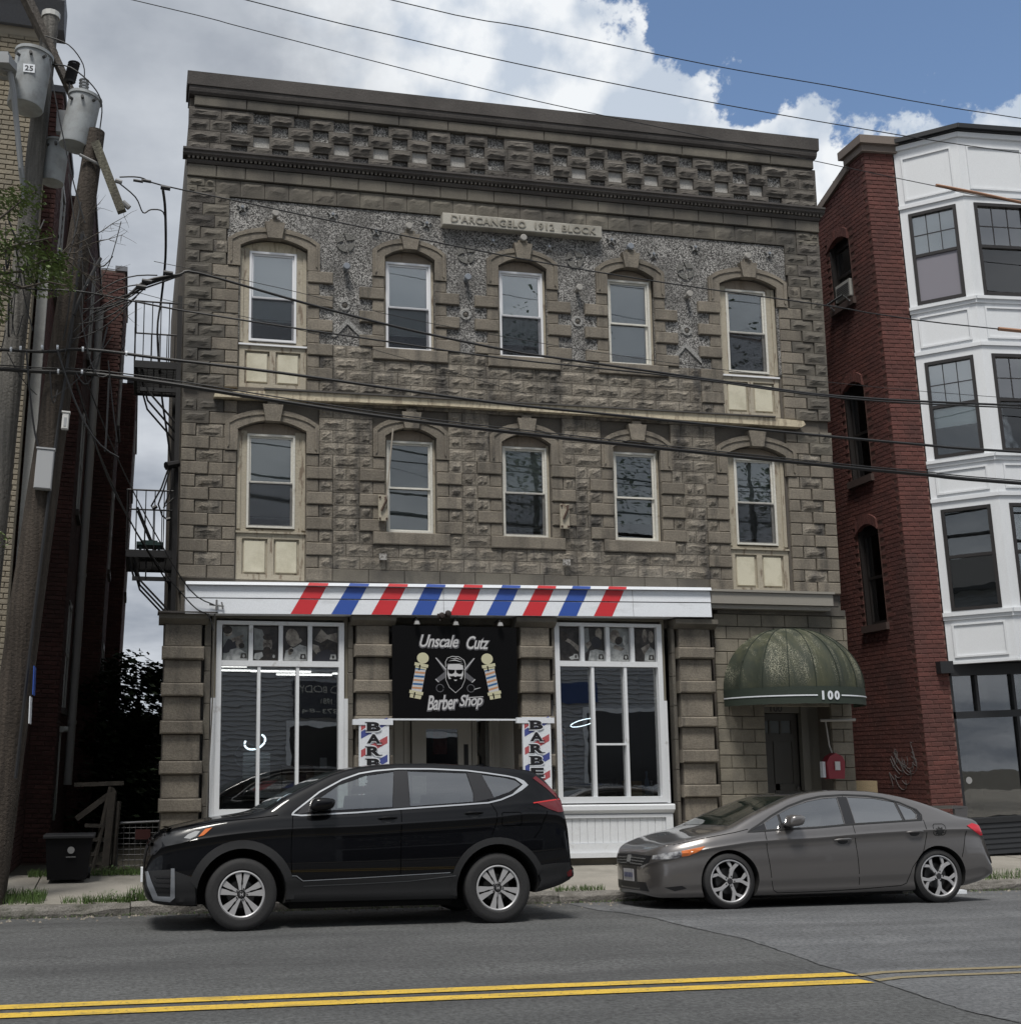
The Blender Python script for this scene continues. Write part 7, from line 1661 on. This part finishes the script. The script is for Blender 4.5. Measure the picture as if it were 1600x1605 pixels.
        for q in range(5):
            a = q * 2 * math.pi / 5 + R(20); b = MB(); b.lathe([(0, yo(.016)), (.008, yo(.016)), (.009, yo(.04))], (c.x + .056 * math.sin(a), 0, c.z + .056 * math.cos(a)), 'y', 8); b.build('lug_nut', M('nut_dark', (.05, .05, .05), .3, metal=1), RM)
        b = MB(); b.lathe([(0, yo(.09)), (k * .58, yo(.09)), (k * .58, yo(.099))], (c.x, 0, c.z), 'y', 28); b.build('brake_disc', M('disc_steel', (.10, .10, .10), .4, metal=1), W_)
    def finish(s): s.root.rotation_euler = (s.tilt, 0, 0)
BLKP = M('black_car_paint', (.0018, .002, .003), .4, spec=.08, coat=.62)
suvT = dict(x=(-.965, 3.50), wb=2.66, wz=.36, wellr=.445, tum=.40, hwmax=.925, waist=.98, lower=.955,
    hw=pchip([(-.965, .68), (-.94, .745), (-.88, .805), (-.75, .865), (-.5, .905), (-.2, .92), (.3, .925), (2.6, .925), (3.05, .922), (3.3, .912), (3.42, .90), (3.50, .87)]),
    zb=pchip([(-.965, .42), (-.93, .33), (-.86, .28), (-.6, .25), (-.3, .24), (.4, .25), (2.2, .24), (3.0, .28), (3.3, .34), (3.46, .40), (3.5, .43)]),
    zs=pchip([(-.965, .60), (-.93, .72), (-.88, .85), (-.78, .93), (-.6, .985), (-.3, 1.045), (.1, 1.095), (.5, 1.122), (1.2, 1.14), (1.65, 1.165), (2.6, 1.22), (3.0, 1.255), (3.3, 1.23), (3.42, 1.15), (3.458, .85), (3.47, .60), (3.5, .55)]),
    zt=pchip([(-.965, .63), (-.94, .78), (-.88, .90), (-.78, .975), (-.67, 1.02), (-.54, 1.05), (-.26, 1.105), (.14, 1.165), (.22, 1.19), (.44, 1.32), (.73, 1.46), (.94, 1.555), (1.18, 1.62), (1.6, 1.66), (1.9, 1.665), (2.34, 1.65), (2.76, 1.62), (3.03, 1.59), (3.14, 1.565), (3.21, 1.52), (3.32, 1.39), (3.41, 1.275), (3.445, 1.10), (3.465, .70), (3.48, .60), (3.5, .57)]),
    windows=[[(.70, 1.165), (1.55, 1.20), (1.60, 1.565), (1.30, 1.525), (1.0, 1.425), (.80, 1.30)], [(1.74, 1.205), (2.42, 1.245), (2.43, 1.33), (2.385, 1.545), (1.75, 1.57)], [(2.65, 1.285), (2.83, 1.345), (2.965, 1.42), (2.92, 1.462), (2.82, 1.49), (2.55, 1.53)]])
S_ = Car('parked_suv', 'black compact SUV parked at the kerb in front of the barber shop', 'suv', 1.11, 12.715, .925, BLKP, suvT, -R(1.57), None)
for p, mt in zip(suvT['windows'], (CGLASS, CGLASS, CGLASS)): S_.patch('window_glass', p, mt, -.006, 0, step=.08)
S_.patch('pillar_cover', [(1.555, 1.19), (1.735, 1.20), (1.745, 1.575), (1.605, 1.575)], M('pillar_gloss', (.02, .02, .022), .25), .002, .004); S_.patch('pillar_cover', [(2.425, 1.24), (2.645, 1.28), (2.548, 1.538), (2.39, 1.55), (2.434, 1.33)], MATS['pillar_gloss'], .002, .004)
S_.patch('pillar_cover', [(.55, 1.135), (.695, 1.16), (.79, 1.30), (.74, 1.30), (.62, 1.22)], MATS['pillar_gloss'], .002, .004)
S_.line('window_trim', [(.50, 1.135), (.60, 1.125), (1.18, 1.148), (1.63, 1.178), (2.3, 1.215), (2.58, 1.232), (2.72, 1.262), (2.85, 1.31), (2.96, 1.365), (3.035, 1.415), (3.00, 1.455), (2.94, 1.483), (2.84, 1.508), (2.6, 1.545), (2.39, 1.572), (2.0, 1.592), (1.65, 1.595), (1.4, 1.575), (1.23, 1.548), (1.04, 1.484), (.80, 1.362), (.64, 1.245), (.53, 1.165)], .015, CHROME, .008, True, skirt=.01, sub=3)
S_.patch('window_trim', [(2.86, 1.325), (3.045, 1.415), (2.99, 1.465), (2.90, 1.49), (2.985, 1.42)], CHROME, .009, .01)
def arc(cx_, cz_, r, a0, a1, n=20): return [(cx_ + r * math.cos(R(a0 + (a1 - a0) * k / n)), cz_ + r * math.sin(R(a0 + (a1 - a0) * k / n))) for k in range(n + 1)]
S_.patch('wheel_arch', arc(0, .36, .53, -12, 165) + arc(0, .36, .448, 172, -14), CLAD, .014, .03, step=.06)
S_.patch('wheel_arch', arc(2.66, .36, .515, 20, 187) + arc(2.66, .36, .448, 190, 15), CLAD, .014, .03, step=.06)
S_.patch('rocker_cladding', [(.50, .27), (.46, .50), (.535, .515), (.605, .465), (1.18, .482), (1.63, .498), (2.16, .515), (2.215, .38), (2.20, .265)], CLAD, .012, .025)
S_.line('sill_trim', [(.50, .53), (.545, .528), (.61, .478), (1.18, .494), (1.63, .51), (2.14, .527)], .008, SILVER, .012)
S_.line('sill_trim', [(.62, .425), (1.2, .435), (1.7, .45), (2.2, .495)], .007, M('trim_grey', (.08, .085, .09), .4), .0145)
S_.patch('bumper_cladding', [(-.955, .60), (-.70, .615), (-.475, .53), (-.455, .36), (-.46, .262), (-.62, .262), (-.85, .30), (-.94, .44)], CLAD, .010, .02)
S_.patch('bumper_cladding', [(3.08, .575), (3.30, .60), (3.47, .60), (3.47, .42), (3.25, .35), (3.08, .305), (3.13, .42)], CLAD, .012, .02)
S_.patch('bumper_trim', [(-.70, .625), (-.665, .625), (-.655, .34), (-.70, .298), (-.86, .315), (-.925, .46), (-.95, .59), (-.92, .60), (-.885, .50), (-.82, .355), (-.70, .35)], SILVER, .02, .015, step=.03)
b = [S_.patch('fog_louvre', [(-.84, .40 + .045 * k), (-.70, .395 + .045 * k), (-.70, .415 + .045 * k), (-.86, .42 + .045 * k)], BLACK, .015, .01) for k in range(4)]
hl = S_.patch('headlight', [(-.79, .965), (-.60, .995), (-.29, 1.022), (-.36, .965), (-.46, .915), (-.60, .87), (-.76, .84), (-.80, .90)], M('headlamp_smoke', (.035, .037, .04), .22, spec=.3, var=(.03, .03, .032), vscale=7), .006, .01, step=.03)
S_.patch('grille_corner', [(-.945, .74), (-.90, .88), (-.80, .965), (-.79, .84), (-.86, .76)], BLACK, .004, .004, step=.03); S_.patch('headlight_chrome', [(-.54, .955), (-.47, .985), (-.42, .985), (-.46, .935), (-.52, .91), (-.58, .92)], M('lamp_silver', (.3, .31, .32), .4), .008, .002, step=.03); S_.patch('side_marker', [(-.44, .93), (-.37, 1.005), (-.30, 1.018), (-.385, .945)], AMBER, .009, .003, step=.03)
S_.patch('tail_light', [(3.09, 1.232), (3.25, 1.258), (3.405, 1.27), (3.41, 1.13), (3.34, 1.125), (3.24, 1.16)], TAIL, .008, .01, step=.04); S_.patch('tail_light_strip', [(3.11, 1.485), (3.15, 1.51), (3.30, 1.385), (3.405, 1.278), (3.35, 1.275), (3.25, 1.375)], TAIL, .006, .01, step=.04)
S_.line('tail_light_line', [(3.07, 1.225), (3.38, 1.262)], .012, M('tail_bright', (.5, .03, .03), .2), .010)
S_.patch('reflector', [(3.42, .50), (3.47, .53), (3.47, .46), (3.43, .455)], TAIL, .018, .01)
for l in ([(.51, 1.12), (.495, .90), (.49, .72), (.50, .53)], [(1.675, 1.59), (1.66, 1.35), (1.64, 1.19), (1.63, .90), (1.615, .50)], [(1.615, .50), (1.61, .27)], [(2.42, 1.55), (2.50, 1.40), (2.60, 1.235), (2.66, 1.13), (2.655, 1.03), (2.60, .90)], [(-.76, 1.0), (-.55, 1.03), (-.26, 1.075), (.1, 1.10), (.36, 1.13)], [(3.22, 1.14), (3.14, .96), (3.06, .86)], [(2.715, 1.0), (2.715, 1.12), (2.73, 1.13), (2.90, 1.13), (2.925, 1.12), (2.93, 1.02), (2.915, .995), (2.73, .99), (2.715, 1.0)]): S_.line('panel_gap', l, .007, M('panel_gap', (.0008, .0008, .0008), 1, spec=0), .0012)
S_.handle(1.49, 1.085, BLKP); S_.handle(2.41, 1.125, BLKP)
S_.mirror(.80, 1.235, BLKP, .25, .13)
S_.patch('windscreen', [(.24, -.70), (.24, .70), (1.02, .57), (1.02, -.57)], WSG, .004, .004, mode='top', step=.08)
S_.patch('rear_window', [(-.6, 1.15), (.6, 1.15), (.52, 1.46), (-.52, 1.46)], WSG, .004, .004, mode='rear', step=.08)
S_.patch('front_grille', [(-.45, .66), (.45, .66), (.5, .82), (-.5, .82)], BLACK, .004, .004, mode='front', step=.08); S_.patch('licence_plate', [(-.16, .46), (.16, .46), (.16, .60), (-.16, .60)], SIGNW, .02, .02, mode='front', step=.1)
b = MB(); yc = S_.yc; X_ = S_.x0
b.prism([(X_ + 2.98, 1.592), (X_ + 3.10, 1.575), (X_ + 3.20, 1.553), (X_ + 3.195, 1.535), (X_ + 3.05, 1.53), (X_ + 2.98, 1.55)], yc - .60, yc + .60); b.build('roof_spoiler', BLKP, S_.root)
b = MB(); b.prism([(X_ + 2.60, 1.64), (X_ + 2.78, 1.665), (X_ + 2.80, 1.62)], yc - .012, yc + .012); b.build('roof_fin', BLKP, S_.root)
S_.seats([1.25, 2.15], 1.17, h=.26)
for fx in (0, 2.66):
    for far in (False, True): S_.wheel(fx, .358, .235, 'suv', far)
b = MB(); b.box(X_ + .5, X_ + 2.2, yc - .7, yc + .7, .19, .26); b.build('underbody', WELL, S_.root)
S_.finish()
GRYP = M('grey_car_paint', (.172, .163, .159), .3, metal=.7, spec=.5, coat=1.0)
sedT = dict(x=(-.865, 3.40), wb=2.66, wz=.315, wellr=.345, tum=.46, hwmax=.8775, waist=.975, lower=.96, edge=.05,
    hw=pchip([(-.865, .30), (-.85, .40), (-.815, .51), (-.76, .62), (-.62, .73), (-.42, .81), (-.2, .857), (.2, .8775), (2.6, .8775), (3.0, .873), (3.22, .862), (3.34, .845), (3.40, .81)]),
    zb=pchip([(-.865, .22), (-.83, .16), (-.7, .125), (.4, .13), (2.2, .14), (2.9, .17), (3.2, .22), (3.40, .28)]),
    zs=pchip([(-.865, .47), (-.84, .55), (-.77, .61), (-.6, .69), (-.3, .765), (0, .815), (.3, .855), (.7, .875), (1.13, .892), (1.58, .925), (2.2, .955), (2.6, .968), (3.0, .965), (3.18, .945), (3.265, .90), (3.30, .78), (3.34, .63), (3.37, .57), (3.40, .48)]),
    zt=pchip([(-.865, .50), (-.84, .61), (-.77, .675), (-.68, .72), (-.51, .775), (-.23, .845), (.02, .895), (.12, .93), (.39, 1.05), (.70, 1.17), (.92, 1.25), (1.2, 1.31), (1.5, 1.332), (1.87, 1.322), (2.22, 1.275), (2.52, 1.20), (2.84, 1.085), (3.01, 1.015), (3.14, .99), (3.22, .972), (3.28, .925), (3.31, .80), (3.345, .65), (3.375, .585), (3.40, .50)]),
    windows=[[(.50, .878), (.685, .888), (.685, 1.045), (.50, .952)], [(.715, .89), (1.49, .918), (1.50, 1.232), (1.32, 1.222), (1.12, 1.19), (.90, 1.13), (.715, 1.055)], [(1.635, .935), (2.255, .96), (2.225, 1.172), (1.97, 1.218), (1.64, 1.235)], [(2.29, .966), (2.435, .978), (2.455, 1.03), (2.42, 1.085), (2.262, 1.155)]])
G_ = Car('parked_sedan', 'lowered grey sedan with big two-tone alloys parked behind the SUV, beside the red brick building', 'car', 6.667, 13.27, .8775, GRYP, sedT, -R(2.2), None)
for p, mt in zip(sedT['windows'], (CGLASS, CGLASS, TINT, TINT)): G_.patch('window_glass', p, mt, -.006, 0, step=.08)
G_.line('window_seal', [(.26, .857), (.49, .867), (.70, .877), (1.13, .893), (1.58, .923), (2.2, .95), (2.5, .962), (2.515, 1.02), (2.48, 1.08), (2.29, 1.168), (2.1, 1.22), (1.9, 1.25), (1.6, 1.265), (1.3, 1.25), (1.1, 1.215), (.85, 1.14), (.6, 1.03), (.42, .935)], .018, M('seal_black', (.015, .015, .015), .4), .006, True, skirt=.008, sub=3)
G_.patch('pillar_cover', [(1.50, .923), (1.625, .932), (1.63, 1.24), (1.51, 1.24)], MATS['pillar_gloss'], .003, .004); G_.patch('pillar_cover', [(2.262, .963), (2.284, .965), (2.255, 1.158), (2.232, 1.17)], MATS['pillar_gloss'], .003, .004)
G_.patch('pillar_cover', [(.29, .863), (.49, .872), (.49, .948)], MATS['pillar_gloss'], .003, .004); G_.patch('pillar_cover', [(.688, .885), (.712, .886), (.712, 1.05), (.688, 1.045)], MATS['pillar_gloss'], .003, .004)
G_.patch('pillar_cover', [(2.44, .97), (2.50, .972), (2.50, 1.03), (2.46, 1.075), (2.43, 1.09), (2.463, 1.03)], MATS['pillar_gloss'], .003, .004)
G_.patch('headlight', [(-.80, .56), (-.79, .605), (-.70, .63), (-.54, .655), (-.54, .59), (-.62, .565)], LAMP, .006, .01, step=.03); G_.patch('side_marker', [(-.538, .655), (-.28, .705), (-.36, .645), (-.46, .60), (-.538, .59)], AMBER, .007, .01, step=.03)
G_.patch('tail_light', [(3.08, .885), (3.16, .915), (3.265, .885), (3.30, .78), (3.255, .765), (3.15, .83)], M('lamp_red_bright', (.5, .015, .03), .1, spec=.8), .008, .01, step=.03)
for l in ([(.475, .96), (.465, .80), (.47, .60), (.50, .30), (.525, .20), (.58, .168), (1.1, .170), (1.6, .185), (2.15, .215), (2.22, .24), (2.30, .42), (2.46, .60), (2.53, .78), (2.52, .96)], [(1.585, 1.27), (1.59, .90), (1.60, .5), (1.61, .19)], [(-.60, .72), (-.28, .79), (.1, .85), (.27, .885)], [(3.08, .88), (2.99, .60), (2.96, .52)], [(2.62, .80), (2.62, .89), (2.64, .91), (2.75, .91), (2.78, .89), (2.78, .80), (2.75, .78), (2.64, .78), (2.62, .80)]): G_.line('panel_gap', l, .007, MATS['panel_gap'], .0012)
random.seed(3)
G_.patch('fuel_sticker', [(2.70 + (.075 if k % 2 else .045) * math.cos(k * math.pi / 9), .825 + (.06 if k % 2 else .035) * math.sin(k * math.pi / 9)) for k in range(18)], M('sticker_black', (.015, .015, .015), .5), .003, 0, step=.06, both=False)
G_.line('crease', [(.6, .45), (1.2, .47), (1.9, .50), (2.25, .52)], .004, GRYP, .001) if False else None
G_.handle(1.43, .745, GRYP, .22); G_.handle(2.365, .82, GRYP, .22)
G_.mirror(.80, .975, GRYP, .20, .13)
G_.patch('windscreen', [(.13, -.62), (.13, .62), (.95, .49), (.95, -.49)], WSG, .004, .004, mode='top', step=.08); G_.patch('rear_screen', [(2.28, -.46), (2.28, .46), (2.95, .56), (2.95, -.56)], WSG, .004, .004, mode='top', step=.08)
G_.patch('roof_panel', [(1.05, -.46), (1.05, .46), (2.2, .45), (2.2, -.45)], M('roof_dark', (.02, .02, .02), .2, coat=1), .003, .003, mode='top', step=.08)
G_.patch('front_grille', [(-.52, .60), (0, .615), (.52, .60), (.48, .52), (.3, .475), (-.3, .475), (-.48, .52)], BLACK, .004, .006, mode='front', step=.06)
for k in range(3): G_.line('grille_bar', [(-.44 + .03 * k, .50 + .032 * (2 - k)), (0, .51 + .032 * (2 - k)), (.44 - .03 * k, .50 + .032 * (2 - k))], .012, M('bar_grey', (.12, .12, .12), .25), .012, mode='front', skirt=.006)
G_.patch('emblem', [(-.045, .52), (.045, .52), (.04, .60), (-.04, .60)], CHROME, .02, .012, mode='front', step=.03)
G_.patch('lower_intake', [(-.46, .20), (.46, .20), (.42, .30), (-.42, .30)], BLACK, .003, .004, mode='front', step=.06); G_.patch('plate_mount', [(-.21, .27), (.21, .27), (.21, .47), (-.21, .47)], BLACK, .006, .006, mode='front', step=.1)
pl = G_.patch('licence_plate', [(-.15, .30), (.15, .30), (.15, .44), (-.15, .44)], M('plate_pale', (.38, .38, .40), .4), .016, .008, mode='front', step=.15)
x_ = G_.x0 - .955 - .0
b = MB()
px_ = G_.hitf(0, .37, .0235)[0]
for k in range(6): b.box(px_, px_ + .002, G_.yc - .13 + k * .043, G_.yc - .105 + k * .043, .345, .40)
b.build('plate_character', M('plate_ink', (.05, .06, .14), .5), pl)
G_.patch('fog_recess', [(-.72, .25), (-.55, .27), (-.50, .24), (-.62, .21)], BLACK, .002, 0)
b = MB(); X_ = G_.x0; yc = G_.yc
b.prism([(X_ + 3.00, 1.085), (X_ + 3.05, 1.125), (X_ + 3.21, 1.115), (X_ + 3.235, 1.10), (X_ + 3.12, 1.078)], yc - .70, yc + .70); sp = b.build('boot_spoiler', GRYP, G_.root)
b = MB()
for sg in (-1, 1): b.prism([(X_ + 3.05, .97), (X_ + 3.20, .95), (X_ + 3.235, 1.10), (X_ + 3.05, 1.09)], yc + sg * .68 - .02, yc + sg * .68 + .02)
b.build('spoiler_foot', GRYP, sp)
G_.seats([1.15, 2.0], .92, h=.22)
for fx in (0, 2.66):
    for far in (False, True): G_.wheel(fx, .312, .243, 'sedan', far)
b = MB(); b.box(X_ + .45, X_ + 2.25, yc - .7, yc + .7, .11, .16); b.build('underbody', WELL, G_.root)
G_.finish()
